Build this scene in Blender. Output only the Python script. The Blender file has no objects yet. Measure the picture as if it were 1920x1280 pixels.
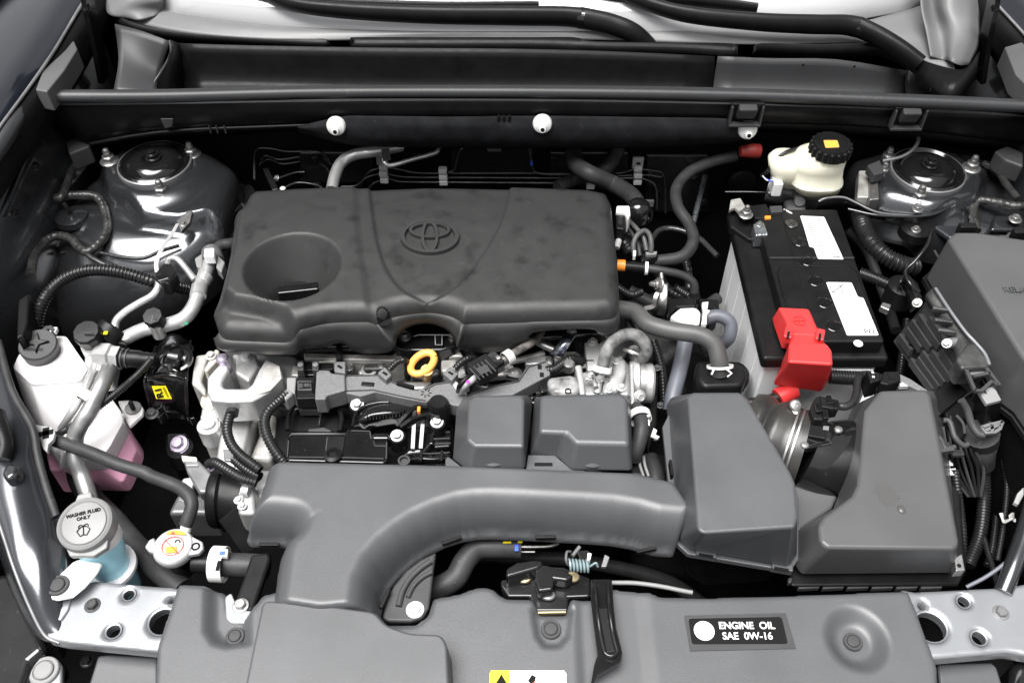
import bpy, bmesh, math, random
import numpy as np
from mathutils import Vector, Matrix
random.seed(7)
R = math.radians
SC = bpy.context.scene
COL = SC.collection

# ------------------------------------------------------------------ camera, sky, sun, exposure
FOC, DEP, CAMH = 1750.0, R(48), 0.81            # focal length in 1920-wide pixels, look-down angle, height above strut tops
cam_d = bpy.data.cameras.new('camera'); cam = bpy.data.objects.new('camera', cam_d); COL.objects.link(cam)
cam_d.sensor_width = 36.0; cam_d.lens = 36.0 * FOC / 1920.0
cam_d.clip_start = 0.02; cam_d.clip_end = 200.0
cam.location = (0, 0, CAMH); cam.rotation_euler = (R(90) - DEP, 0, 0)
SC.camera = cam

world = bpy.data.worlds.new('World'); SC.world = world; world.use_nodes = True
wn = world.node_tree; wn.nodes.clear()
w_out = wn.nodes.new('ShaderNodeOutputWorld'); w_bg = wn.nodes.new('ShaderNodeBackground')
w_sky = wn.nodes.new('ShaderNodeTexSky'); w_sky.sky_type = 'NISHITA'; w_sky.sun_disc = False
SUN_EL, SUN_AZ = R(76), R(238)
w_sky.sun_elevation = SUN_EL; w_sky.sun_rotation = SUN_AZ; w_sky.dust_density = 4.0; w_sky.ozone_density = 1.0
w_hs = wn.nodes.new('ShaderNodeHueSaturation'); w_hs.inputs['Saturation'].default_value = 0.078
wn.links.new(w_sky.outputs[0], w_hs.inputs['Color']); wn.links.new(w_hs.outputs[0], w_bg.inputs[0])
wn.links.new(w_bg.outputs[0], w_out.inputs[0]); w_bg.inputs[1].default_value = 0.078

sun_d = bpy.data.lights.new('sun', 'SUN'); sun = bpy.data.objects.new('sun', sun_d); COL.objects.link(sun)
sun_d.energy = 4.3; sun_d.angle = R(46); sun_d.color = (1.0, 0.985, 0.965)
# sky rotation 0 looks along +Y, turning clockwise seen from above
sdir = Vector((math.sin(SUN_AZ) * math.cos(SUN_EL), math.cos(SUN_AZ) * math.cos(SUN_EL), math.sin(SUN_EL)))
sun.rotation_euler = sdir.to_track_quat('Z', 'Y').to_euler(); sun.location = (0, -1, 4)

SC.view_settings.view_transform = 'Standard'; SC.view_settings.look = 'None'
SC.view_settings.gamma = 1.0; SC.view_settings.use_curve_mapping = False
SC.view_settings.exposure = 0.92
SC.render.engine = 'CYCLES'
SC.cycles.max_bounces = 6; SC.cycles.diffuse_bounces = 3; SC.cycles.glossy_bounces = 3; SC.cycles.transmission_bounces = 4
SC.cycles.use_denoising = True

# ------------------------------------------------------------------ helpers: points
_cD, _sD = math.cos(DEP), math.sin(DEP)
def _ray(px, py):
    x = (px - 960) / FOC; y = -(py - 640) / FOC
    return Vector((x, _cD + y * _sD, -_sD + y * _cD))
def at(px, py, z):                               # picture point on the level z
    d = _ray(px, py); t = (z - CAMH) / d.z
    return Vector((d.x * t, d.y * t, z))
def atY(px, py, Y):                              # picture point on the upright plane Y
    d = _ray(px, py); t = Y / d.y
    return Vector((d.x * t, Y, CAMH + d.z * t))
_ORG = {1: (0, 0), 2: (640, 0), 3: (1280, 0), 4: (0, 420), 5: (640, 420), 6: (1280, 420), 7: (0, 850), 8: (640, 850), 9: (1280, 850)}
def q(n, pts):
    ox, oy = _ORG[n]
    return [(ox + p[0] / 2.9766, oy + p[1] / 2.9766) + tuple(p[2:]) for p in pts]
def cr(n, pts):                                  # points read off enlarged crops of the photograph
    ox, oy, s = {1: (520, 600, 4.267), 2: (860, 600, 4.267), 3: (1140, 340, 4.0), 4: (1340, 350, 3.12), 5: (1640, 500, 3.2), 6: (1340, 680, 4.0), 7: (0, 560, 3.2), 8: (260, 600, 3.557)}[n]
    return [(ox + p[0] / s, oy + p[1] / s) + tuple(p[2:]) for p in pts]
def P(pts, z=None):
    out = []
    for p in pts:
        if isinstance(p, Vector): out.append(p)
        elif len(p) == 3: out.append(at(p[0], p[1], p[2]))
        else: out.append(at(p[0], p[1], z))
    return out
def crom(pts, n=6, closed=False):                # Catmull-Rom through the points
    pts = [Vector(p) for p in pts]; m = len(pts); out = []
    if m < 3 and not closed: return pts
    rng = range(m if closed else m - 1)
    for i in rng:
        if closed: a, b, c, d = pts[(i-1) % m], pts[i], pts[(i+1) % m], pts[(i+2) % m]
        else:
            b, c = pts[i], pts[i+1]
            a = pts[i-1] if i > 0 else b * 2 - c
            d = pts[i+2] if i + 2 < m else c * 2 - b
        for k in range(n):
            t = k / n
            out.append(0.5 * ((2*b) + (c-a)*t + (2*a - 5*b + 4*c - d)*t*t + (3*b - a - 3*c + d)*t**3))
    if not closed: out.append(pts[-1])
    return out
def fillet(pts, r, n=4):                         # rounded corners, closed outline
    m = len(pts); out = []
    for i in range(m):
        a, b, c = pts[i-1], pts[i], pts[(i+1) % m]
        u, v = (a - b), (c - b); lu, lv = u.length, v.length
        if lu < 1e-6 or lv < 1e-6: continue
        rr = r[i] if isinstance(r, (list, tuple)) else r
        k = min(rr, lu * .45, lv * .45)
        p0, p1 = b + u / lu * k, b + v / lv * k
        for j in range(n + 1):
            t = j / n; out.append(p0 * (1-t)**2 + b * 2*t*(1-t) + p1 * t*t)
    return out

# ------------------------------------------------------------------ helpers: objects
ORG = {}
def thing(name, label, cat, base, group=None):
    o = bpy.data.objects.new(name, None); COL.objects.link(o); o.empty_display_size = .02
    o.location = base; ORG[o.name] = Vector(base)
    o['label'] = label; o['category'] = cat
    if group: o['group'] = group
    return o
def tag(o, label, cat, group=None):
    o['label'] = label; o['category'] = cat
    if group: o['group'] = group
    return o
def structure(o):
    o['kind'] = 'structure'; return o
def link_mesh(name, me, mat, parent=None, origin=None):
    o = bpy.data.objects.new(name, me); COL.objects.link(o)
    if mat is not None:
        me.materials.clear(); me.materials.append(mat)
    if parent is not None:
        o.parent = parent; base = ORG[parent.name]
    else: base = Vector((0, 0, 0))
    og = Vector(origin) if origin is not None else base
    o.location = og - base; ORG[o.name] = og
    return o
def mk(name, verts, faces, mat, parent=None, smooth=True, sharp=38, bev=0, seg=3, sub=0, solid=0, fixn=True):
    vs = [Vector(v) for v in verts]
    if parent is not None: og = ORG[parent.name]
    else:
        og = sum(vs, Vector()) / len(vs); og.z = min(v.z for v in vs)
    me = bpy.data.meshes.new(name)
    me.from_pydata([tuple(v - og) for v in vs], [], faces)
    if fixn:
        bm = bmesh.new(); bm.from_mesh(me)
        bmesh.ops.recalc_face_normals(bm, faces=bm.faces); bm.to_mesh(me); bm.free()
    me.update()
    if smooth:
        me.polygons.foreach_set('use_smooth', [True] * len(me.polygons))
        if sharp and not bev: me.set_sharp_from_angle(angle=R(sharp))
    o = link_mesh(name, me, mat, parent, og)
    if solid:
        m = o.modifiers.new('thickness', 'SOLIDIFY'); m.thickness = solid; m.offset = -1
    if bev:
        m = o.modifiers.new('round', 'BEVEL'); m.width = bev; m.segments = seg; m.limit_method = 'ANGLE'; m.angle_limit = R(28)
        m.harden_normals = True
    if sub:
        m = o.modifiers.new('sub', 'SUBSURF'); m.levels = sub; m.render_levels = sub
    return o
def frustum(name, top, bot, mat, parent=None, bev=.003, seg=3, grow=0.0, sharp=38):
    n = len(top)
    if not isinstance(bot, (list, tuple)):
        c = sum(top, Vector()) / n
        bot = [Vector((p.x + (p.x - c.x) * grow, p.y + (p.y - c.y) * grow, bot)) for p in top]
    fs = [list(range(n)), list(range(2*n - 1, n - 1, -1))] + [[i, n + i, n + (i+1) % n, (i+1) % n] for i in range(n)]
    return mk(name, list(top) + list(bot), fs, mat, parent, bev=bev, seg=seg, sharp=sharp)
def loft(name, rings, mat, parent=None, closed=True, caps=True, bev=0, seg=3, sub=0, sharp=38, solid=0):
    m, n = len(rings), len(rings[0]); vs = [p for r_ in rings for p in r_]; fs = []
    for i in range(m - 1):
        for j in range(n if closed else n - 1):
            k = (j + 1) % n
            fs.append([i*n + j, i*n + k, (i+1)*n + k, (i+1)*n + j])
    if caps and closed: fs += [list(range(n)), list(range(m*n - 1, (m-1)*n - 1, -1))]
    return mk(name, vs, fs, mat, parent, bev=bev, seg=seg, sub=sub, sharp=sharp, solid=solid)
def sheet(name, rows, mat, parent=None, n=5, m=5, solid=.0015, sharp=60, smooth_u=True, smooth_v=True):
    rows = [crom(r_, n) if smooth_u else [Vector(p) for p in r_] for r_ in rows]
    if smooth_v:
        cols = [crom([r_[j] for r_ in rows], m) for j in range(len(rows[0]))]
        rows = [[c[i] for c in cols] for i in range(len(cols[0]))]
    return loft(name, rows, mat, parent, closed=False, caps=False, sharp=sharp, solid=solid)
def frames(pts):
    pts = [Vector(p) for p in pts]; n = len(pts); T = []
    for i in range(n):
        t = (pts[min(i+1, n-1)] - pts[max(i-1, 0)])
        T.append(t.normalized() if t.length > 1e-9 else Vector((0, 0, 1)))
    u = T[0].cross(Vector((0, 0, 1)))
    if u.length < 1e-3: u = T[0].cross(Vector((1, 0, 0)))
    u.normalize(); out = []
    for i in range(n):
        u = (u - T[i] * u.dot(T[i])); u.normalize()
        out.append((pts[i], T[i], u.copy(), T[i].cross(u)))
    return out
def resample(pts, step):
    L = [0.0]
    for a, b in zip(pts, pts[1:]): L.append(L[-1] + (b - a).length)
    tot = L[-1]; k = max(2, int(tot / step)); out = []; j = 0
    for i in range(k + 1):
        s = tot * i / k
        while j < len(L) - 2 and L[j+1] < s: j += 1
        f = (s - L[j]) / max(L[j+1] - L[j], 1e-9); out.append(pts[j].lerp(pts[j+1], min(max(f, 0), 1)))
    return out, tot
TUBE = [1.0]
def tube(name, pts, r, mat, parent=None, seg=12, n=8, corr=None, caps=True, flat=1.0, smooth=True, rough=0, sq=False):
    if not isinstance(r, (list, tuple)) and r < .0195: r *= TUBE[0]
    if corr: corr = (corr[0]*(.85 if TUBE[0] < 1 else 1), corr[1])
    pts = P(pts)
    if smooth and len(pts) > 2: pts = crom(pts, n)
    if corr:
        pts, tot = resample(pts, corr[0] / 4)
    elif rough:
        pts, tot = resample(pts, .004)
    fr = frames(pts); N = len(fr); rings = []
    for i, (p, t, u, v) in enumerate(fr):
        f = i / (N - 1)
        if isinstance(r, (list, tuple)):
            x = f * (len(r) - 1); j = min(int(x), len(r) - 2); rr = r[j] + (r[j+1] - r[j]) * (x - j)
        else: rr = r
        if corr: rr = rr * (1.0, 1.0, 1 - corr[1], 1 - corr[1])[i % 4]
        if rough: rr *= 1 + random.uniform(-rough, rough)
        if sq: rings.append([p + u * (a * rr) + v * (b * rr * flat) for a, b in ((1, 1), (-1, 1), (-1, -1), (1, -1))])
        else: rings.append([p + u * (math.cos(2*math.pi*k/seg) * rr) + v * (math.sin(2*math.pi*k/seg) * rr * flat) for k in range(seg)])
    return loft(name, rings, mat, parent, caps=caps, sharp=50)
def basis(axis):
    z = Vector(axis).normalized(); x = Vector((1, 0, 0))
    if abs(z.dot(x)) > .95: x = Vector((0, 1, 0))
    y = z.cross(x).normalized(); x = y.cross(z)
    return x, y, z
def lathe(name, prof, c, mat, parent=None, axis=(0, 0, 1), seg=28, squash=1.0, sharp=35):
    x, y, z = basis(axis); c = Vector(c); rings = []
    for r_, h in prof:
        r_ = max(r_, 1e-5)
        rings.append([c + z*h + x*(r_*math.cos(2*math.pi*k/seg)) + y*(r_*squash*math.sin(2*math.pi*k/seg)) for k in range(seg)])
    return loft(name, rings, mat, parent, sharp=sharp, caps=prof[-1][0] < .001)
def box(name, c, dim, mat, parent=None, axis_x=(1, 0, 0), up=(0, 0, 1), bev=.001, seg=2):
    x = Vector(axis_x).normalized(); z = Vector(up).normalized(); y = z.cross(x).normalized(); z = x.cross(y)
    c = Vector(c); a, b, d = dim[0]/2, dim[1]/2, dim[2]/2
    vs = [c + x*(i*a) + y*(j*b) + z*(k*d) for k in (1, -1) for i, j in ((-1, -1), (1, -1), (1, 1), (-1, 1))]
    fs = [[0, 1, 2, 3], [7, 6, 5, 4]] + [[i, 4+i, 4+(i+1) % 4, (i+1) % 4] for i in range(4)]
    return mk(name, vs, fs, mat, parent, bev=bev, seg=seg)
def sdf(poly, X, Y):                             # signed distance (negative inside) and nearest outline point
    px = np.array([p.x for p in poly]); py = np.array([p.y for p in poly])
    best = np.full(X.shape, 1e9); cx = np.zeros_like(X); cy = np.zeros_like(Y); ins = np.zeros(X.shape, bool)
    n = len(px)
    for i in range(n):
        ax, ay, bx, by = px[i], py[i], px[(i+1) % n], py[(i+1) % n]
        ex, ey = bx - ax, by - ay; L = ex*ex + ey*ey
        if L < 1e-14: continue
        t = np.clip(((X-ax)*ex + (Y-ay)*ey) / L, 0, 1); qx, qy = ax + t*ex, ay + t*ey
        d = (X-qx)**2 + (Y-qy)**2; m = d < best
        best = np.where(m, d, best); cx = np.where(m, qx, cx); cy = np.where(m, qy, cy)
        if abs(ey) > 1e-12:
            c = ((ay > Y) != (by > Y)) & (X < ex * (Y - ay) / ey + ax); ins ^= c
    d = np.sqrt(best); return np.where(ins, -d, d), cx, cy
def smooth(a, b, x):
    t = np.clip((x - a) / (b - a), 0, 1); return t*t*(3 - 2*t)
def rounded_k(d, w, h, k=.93):
    t = np.clip(-d / w, 0, 1); return h * (1 - np.sqrt(1 - (k*(1 - t))**2)) / (1 - math.sqrt(1 - k*k))
def rounded(d, w, h, p=2.0):                     # how far the top falls near the outline (d negative inside)
    t = np.clip(-d / w, 0, 1); return h * (1 - (1 - (1 - t)**p)**(1/p))
def field(name, outline, zf, mat, parent=None, res=.003, skirt=.004, holes=(), sharp=50, thick=0):
    xs = [p.x for p in outline]; ys = [p.y for p in outline]
    gx = np.arange(min(xs) - 2*res, max(xs) + 2.5*res, res); gy = np.arange(min(ys) - 2*res, max(ys) + 2.5*res, res)
    X, Y = np.meshgrid(gx, gy); d, cx, cy = sdf(outline, X, Y)
    for h in holes:
        dh, hx, hy = sdf(h, X, Y); m = -dh > d
        d = np.where(m, -dh, d); cx = np.where(m, hx, cx); cy = np.where(m, hy, cy)
    snap = ((d > 0) & (d < 1.45*res)) | ((d <= 0) & (d > -.3*res)); bad = d > 1.45*res
    X = np.where(snap, cx, X); Y = np.where(snap, cy, Y); d = np.where(snap, 0.0, d)
    Z = zf(X, Y, d); ny, nx = X.shape; idx = -np.ones(X.shape, int)
    q4 = lambda A: (A[:-1, :-1], A[:-1, 1:], A[1:, 1:], A[1:, :-1])
    b4 = q4(bad); ok = ~(b4[0] | b4[1] | b4[2] | b4[3]); i4 = q4(d < 0); anyin = i4[0] | i4[1] | i4[2] | i4[3]
    ok &= anyin; J, I = np.nonzero(ok); used = np.zeros(X.shape, bool)
    for dj, di in ((0, 0), (0, 1), (1, 1), (1, 0)): used[J+dj, I+di] = True
    idx[used] = np.arange(used.sum())
    vs = np.stack([X[used], Y[used], Z[used]], 1)
    og = ORG[parent.name] if parent is not None else Vector((vs[:, 0].mean(), vs[:, 1].mean(), vs[:, 2].min()))
    fs = np.stack([idx[J, I], idx[J, I+1], idx[J+1, I+1], idx[J+1, I]], 1)
    me = bpy.data.meshes.new(name); me.from_pydata((vs - np.array(og)).tolist(), [], fs.tolist())
    bm = bmesh.new(); bm.from_mesh(me)
    bmesh.ops.remove_doubles(bm, verts=bm.verts, dist=1e-5)
    if skirt:
        be = [e for e in bm.edges if e.is_boundary]
        rr = bmesh.ops.extrude_edge_only(bm, edges=be)
        for g in rr['geom']:
            if isinstance(g, bmesh.types.BMVert): g.co.z -= skirt(g.co + og) if callable(skirt) else skirt
    bmesh.ops.recalc_face_normals(bm, faces=bm.faces)
    up = sum(f.normal.z * f.calc_area() for f in bm.faces)
    if up < 0: bmesh.ops.reverse_faces(bm, faces=bm.faces)
    bm.to_mesh(me); bm.free()
    me.polygons.foreach_set('use_smooth', [True] * len(me.polygons)); me.set_sharp_from_angle(angle=R(sharp))
    return link_mesh(name, me, mat, parent, og)
def circle(c, r, n=24, z=None, ry=None):
    return [Vector((c[0] + r*math.cos(2*math.pi*k/n), c[1] + (ry or r)*math.sin(2*math.pi*k/n), z if z is not None else (c[2] if len(c) > 2 else 0))) for k in range(n)]

# ------------------------------------------------------------------ helpers: hardware
_HW = {}
def _ringmesh(key, rings, closed=True):
    n = len(rings[0]); vs = [p for r_ in rings for p in r_]; fs = []
    for i in range(len(rings) - 1):
        for j in range(n): fs.append([i*n + j, i*n + (j+1) % n, (i+1)*n + (j+1) % n, (i+1)*n + j])
    fs.append(list(range((len(rings)-1)*n, len(rings)*n)))
    me = bpy.data.meshes.new(key); me.from_pydata(vs, [], fs)
    bm = bmesh.new(); bm.from_mesh(me); bmesh.ops.recalc_face_normals(bm, faces=bm.faces); bm.to_mesh(me); bm.free()
    me.polygons.foreach_set('use_smooth', [True] * len(me.polygons)); me.set_sharp_from_angle(angle=R(25)); _HW[key] = me
    return me
def _circ(r, z, n=24): return [(r*math.cos(2*math.pi*k/n), r*math.sin(2*math.pi*k/n), z) for k in range(n)]
def _hex(r, z, n=24):
    out = []
    for k in range(n):
        a = 2*math.pi*k/n; f = math.cos(math.pi/6) / math.cos((a % (math.pi/3)) - math.pi/6); out.append((r*f*math.cos(a), r*f*math.sin(a), z))
    return out
_ringmesh('bolt', [_circ(1.45, 0), _circ(1.45, .18), _circ(1.35, .26), _hex(1.0, .3), _hex(1.0, .95), _circ(.78, 1.1), _circ(.55, 1.1), _circ(.5, 1.0), _circ(.05, 1.0)])
_ringmesh('nut', [_circ(1.6, 0), _circ(1.6, .2), _circ(1.4, .35), _hex(1.08, .4), _hex(1.08, 1.15), _circ(.8, 1.3), _circ(.62, 1.3), _circ(.62, 1.9), _circ(.58, 1.95), _circ(.58, 2.2), _circ(.45, 2.55), _circ(.1, 2.7)])
_ringmesh('push_clip', [_circ(1.0, 0), _circ(1.0, .16), _circ(.93, .24), _circ(.72, .24), _circ(.7, .12), _circ(.66, .12), _circ(.64, .3), _circ(.55, .36), _circ(.05, .38)])
_ringmesh('screw', [_circ(1.0, 0), _circ(1.0, .2), _circ(.8, .42), _circ(.35, .5), _circ(.3, .38), _circ(.05, .38)])
def hw(key, parent, loc, s, mat, axis=(0, 0, 1), name=None, spin=0.0):
    name = name or {'bolt': 'bolt', 'nut': 'stud_nut', 'push_clip': 'push_clip', 'screw': 'screw'}[key]
    ck = key + mat.name; s *= {'bolt': .62, 'nut': .98, 'push_clip': .76, 'screw': .85}[key]
    if ck not in _HW:
        me = _HW[key].copy(); me.materials.clear(); me.materials.append(mat); _HW[ck] = me
    o = bpy.data.objects.new(name, _HW[ck]); COL.objects.link(o)
    if parent is not None: o.parent = parent; base = ORG[parent.name]
    else: base = Vector((0, 0, 0))
    o.location = Vector(loc) - base; ORG[o.name] = Vector(loc)
    o.rotation_mode = 'QUATERNION'
    from mathutils import Quaternion
    o.rotation_quaternion = Vector(axis).normalized().to_track_quat('Z', 'Y') @ Quaternion((0, 0, 1), spin)
    o.scale = (s, s, s)
    return o
def ring(name, c, axis, r, w, mat, parent=None, th=.001, seg=24):       # band round a hose
    return lathe(name, [(r, -w/2), (r+th, -w/2), (r+th, w/2), (r, w/2), (r, -w/2)], c, mat, parent, axis=axis, seg=seg)
def text(body, c, size, mat, parent, xdir=(1, 0, 0), up=(0, 0, 1), name='lettering', ext=.0002, align='CENTER', spacing=1.0, bold=0.0, sx=1.0):
    cu = bpy.data.curves.new(name, 'FONT'); cu.body = body; cu.size = size; cu.align_x = align; cu.align_y = 'CENTER'; cu.extrude = ext
    cu.space_character = spacing; cu.offset = bold
    x = Vector(xdir).normalized(); z = Vector(up).normalized(); y = z.cross(x).normalized(); x = y.cross(z)
    tmp = bpy.data.objects.new('tmp', cu); COL.objects.link(tmp)
    me = bpy.data.meshes.new_from_object(tmp.evaluated_get(bpy.context.evaluated_depsgraph_get()))
    bpy.data.objects.remove(tmp); me.name = name; me.materials.clear(); me.materials.append(mat)
    o = bpy.data.objects.new(name, me); COL.objects.link(o)
    o.parent = parent; M_ = Matrix((x, y, z)).transposed().to_4x4(); M_.translation = Vector(c) - ORG[parent.name]
    o.matrix_local = M_ @ Matrix.Diagonal((sx, 1, 1, 1)); ORG[o.name] = Vector(c)
    return o

# ------------------------------------------------------------------ materials
def mat(name, col, rough=.5, metal=0.0, grain=0, gstr=.15, var=0.0, vscale=30, coat=0.0, spec=.5, col2=None, spots=0.0, rvar=0.0, sss=0.0, spotcol=None, spotscale=180, vr=(.35, .68)):
    m = bpy.data.materials.new(name); m.use_nodes = True; nt = m.node_tree; b = nt.nodes['Principled BSDF']
    b.inputs['Base Color'].default_value = (*col, 1); b.inputs['Roughness'].default_value = rough; b.inputs['Metallic'].default_value = metal
    b.inputs['Specular IOR Level'].default_value = spec; b.inputs['Coat Weight'].default_value = coat; b.inputs['Coat Roughness'].default_value = .08
    if sss:
        b.inputs['Subsurface Weight'].default_value = sss; b.inputs['Subsurface Radius'].default_value = (1, 1, 1); b.inputs['Subsurface Scale'].default_value = .02
    tc = nt.nodes.new('ShaderNodeTexCoord'); src = None
    if var or col2 or spots:
        nz = nt.nodes.new('ShaderNodeTexNoise'); nz.inputs['Scale'].default_value = vscale; nz.inputs['Detail'].default_value = 6
        nt.links.new(tc.outputs['Object'], nz.inputs['Vector'])
        mx = nt.nodes.new('ShaderNodeMix'); mx.data_type = 'RGBA'
        c2 = col2 or tuple(c * (1 - var) for c in col); c1 = col if col2 else tuple(min(1, c * (1 + var)) for c in col)
        mx.inputs[6].default_value = (*c1, 1); mx.inputs[7].default_value = (*c2, 1)
        cr = nt.nodes.new('ShaderNodeMapRange'); cr.inputs[1].default_value = vr[0]; cr.inputs[2].default_value = vr[1]
        nt.links.new(nz.outputs['Fac'], cr.inputs[0]); nt.links.new(cr.outputs[0], mx.inputs[0]); src = mx.outputs[2]
        if spots:                                 # dust and dried drops
            n2 = nt.nodes.new('ShaderNodeTexNoise'); n2.inputs['Scale'].default_value = spotscale; n2.inputs['Detail'].default_value = 3
            nt.links.new(tc.outputs['Object'], n2.inputs['Vector'])
            m2 = nt.nodes.new('ShaderNodeMapRange'); m2.inputs[1].default_value = .66; m2.inputs[2].default_value = .74; m2.inputs[4].default_value = spots
            nt.links.new(n2.outputs['Fac'], m2.inputs[0])
            mx2 = nt.nodes.new('ShaderNodeMix'); mx2.data_type = 'RGBA'; mx2.inputs[7].default_value = (*(spotcol or (.3, .29, .27)), 1)
            nt.links.new(m2.outputs[0], mx2.inputs[0]); nt.links.new(src, mx2.inputs[6]); src = mx2.outputs[2]
        nt.links.new(src, b.inputs['Base Color'])
    if rvar:
        n3 = nt.nodes.new('ShaderNodeTexNoise'); n3.inputs['Scale'].default_value = vscale * 1.7; n3.inputs['Detail'].default_value = 5
        nt.links.new(tc.outputs['Object'], n3.inputs['Vector'])
        m3 = nt.nodes.new('ShaderNodeMapRange'); m3.inputs[3].default_value = max(.02, rough - rvar); m3.inputs[4].default_value = min(1, rough + rvar)
        nt.links.new(n3.outputs['Fac'], m3.inputs[0]); nt.links.new(m3.outputs[0], b.inputs['Roughness'])
    if grain:
        n4 = nt.nodes.new('ShaderNodeTexNoise'); n4.inputs['Scale'].default_value = grain; n4.inputs['Detail'].default_value = 2
        nt.links.new(tc.outputs['Object'], n4.inputs['Vector'])
        bp = nt.nodes.new('ShaderNodeBump'); bp.inputs['Strength'].default_value = gstr; bp.inputs['Distance'].default_value = .001
        nt.links.new(n4.outputs['Fac'], bp.inputs['Height']); nt.links.new(bp.outputs[0], b.inputs['Normal'])
    return m
M = {}
M['plastic'] = mat('grey_moulded_plastic', (.066, .068, .072), .39, spec=.6, grain=1300, gstr=.22, var=.10, vscale=14, rvar=.06, spots=.06, spotscale=260)
M['cover'] = mat('engine_cover_plastic', (.026, .026, .026), .46, spec=.42, grain=1300, gstr=.32, col2=(.010, .010, .010), vscale=26, vr=(.54, .70), rvar=.20, spots=.05)
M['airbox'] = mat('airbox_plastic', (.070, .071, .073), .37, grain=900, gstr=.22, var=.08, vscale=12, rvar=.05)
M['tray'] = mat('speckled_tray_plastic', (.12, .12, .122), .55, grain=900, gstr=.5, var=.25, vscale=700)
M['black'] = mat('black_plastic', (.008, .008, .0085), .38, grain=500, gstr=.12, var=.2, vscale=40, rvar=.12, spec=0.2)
M['gloss_black'] = mat('gloss_black_plastic', (.008, .008, .0085), .13, coat=.5, var=.2, vscale=25, rvar=.10, spots=.25, spotscale=240, spotcol=(.10, .09, .08), spec=0.5)
M['dark'] = mat('dark_matte_black', (.010, .010, .010), .75, grain=300, gstr=.3, var=.3, vscale=30, spec=0.1)
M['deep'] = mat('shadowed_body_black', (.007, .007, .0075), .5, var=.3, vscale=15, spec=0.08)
M['pad'] = mat('fibre_pad', (.014, .0145, .016), .8, grain=400, gstr=.5, var=.35, vscale=35, spots=.35, spotscale=120, spotcol=(.05, .05, .05), spec=0.12)
M['rubber'] = mat('rubber_hose', (.030, .030, .031), .52, grain=500, gstr=.15, var=.25, vscale=45, rvar=.1, spots=.15, spec=0.3)
M['rubber_grey'] = mat('grey_rubber_hose', (.10, .105, .125), .45, grain=400, gstr=.12, var=.12, vscale=35)
M['dusty'] = mat('dusty_rubber', (.20, .20, .20), .6, col2=(.05, .05, .05), vscale=90, grain=400, gstr=.2)
M['seal'] = mat('weatherstrip_rubber', (.030, .031, .033), .42, grain=400, gstr=.08, var=.1, vscale=20, spots=.15, spotscale=200)
M['conduit'] = mat('black_conduit', (.013, .013, .0135), .32, var=.2, vscale=60, spec=0.35)
M['tape'] = mat('wrapped_tape', (.018, .018, .019), .30, grain=220, gstr=.7, var=.3, vscale=90, spec=0.4)
M['paint'] = mat('dark_metallic_paint', (.085, .088, .094), .20, metal=.8, var=.08, vscale=10, coat=.6, rvar=.04)
M['paint_ext'] = mat('fender_paint', (.012, .014, .020), .16, metal=.4, var=.06, vscale=8, coat=.8)
M['bare_black'] = mat('black_painted_steel', (.010, .010, .0105), .20, var=.25, vscale=25, rvar=.10, coat=.3, spec=0.45)
M['steel'] = mat('zinc_steel', (.34, .335, .33), .42, metal=.9, var=.12, vscale=60, rvar=.12)
M['lilac'] = mat('lilac_zinc_bolt', (.50, .44, .55), .35, metal=.8, var=.12, vscale=60)
M['alu'] = mat('cast_aluminium', (.50, .50, .50), .40, metal=.55, grain=350, gstr=.25, var=.12, vscale=40, rvar=.12)
M['alu_dirty'] = mat('stained_cast_aluminium', (.56, .55, .53), .45, metal=.4, grain=250, gstr=.35, col2=(.32, .31, .29), vscale=55, rvar=.12)
M['pipe'] = mat('aluminium_pipe', (.60, .60, .60), .32, metal=.7, var=.10, vscale=50, rvar=.12)
M['silver'] = mat('silver_support_steel', (.31, .32, .335), .34, metal=.6, var=.07, vscale=18, rvar=.08, spots=.15, spotscale=70, spotcol=(.4, .4, .41))
M['grey_metal'] = mat('grey_phosphate_steel', (.20, .20, .205), .42, metal=.5, var=.2, vscale=30, rvar=.1)
M['white'] = mat('white_plastic', (.78, .78, .77), .42, var=.04, vscale=30, sss=.1)
M['tank'] = mat('translucent_tank_plastic', (.93, .90, .91), .36, var=.02, vscale=14, sss=.4)
M['pink'] = mat('tank_with_pink_coolant', (.98, .50, .68), .36, col2=(.96, .44, .62), vscale=9, sss=.15)
M['blue'] = mat('neck_with_blue_fluid', (.45, .82, .97), .34, var=.05, vscale=18, sss=.2)
M['cream'] = mat('cream_reservoir_plastic', (.83, .81, .66), .34, var=.04, vscale=16, sss=.35)
M['case'] = mat('grey_battery_case', (.88, .89, .90), .45, var=.05, vscale=14)
M['red'] = mat('red_plastic', (.62, .035, .035), .38, grain=600, gstr=.08, var=.06, vscale=20)
M['orange'] = mat('orange_plastic', (.85, .28, .03), .42, var=.06, vscale=40)
M['amber'] = mat('amber_dipstick_plastic', (.85, .43, .10), .38, var=.05, vscale=40)
M['yellow'] = mat('yellow_label', (.86, .70, .01), .45, var=.03, vscale=60)
M['label'] = mat('white_label', (.72, .72, .715), .45, var=.02, vscale=60)
M['ink'] = mat('black_ink', (.008, .008, .008), .6, spec=.1)
M['grey_ink'] = mat('grey_ink', (.16, .16, .16), .5)
M['red_ink'] = mat('red_ink', (.65, .05, .04), .5)
M['cap_grey'] = mat('grey_cap_plastic', (.20, .20, .20), .48, grain=500, gstr=.12, var=.08, vscale=25)
M['dark_grey'] = mat('dark_grey_plastic', (.045, .045, .047), .45, grain=500, gstr=.15, var=.1, vscale=25, spec=0.3)
M['clip_grey'] = mat('light_grey_clip', (.42, .42, .42), .45, var=.06, vscale=40)
M['cable_white'] = mat('white_wire', (.72, .72, .70), .45)
M['blue_mark'] = mat('blue_mark', (.05, .12, .65), .5)
M['magenta'] = mat('magenta_mark', (.75, .05, .55), .5)
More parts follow.
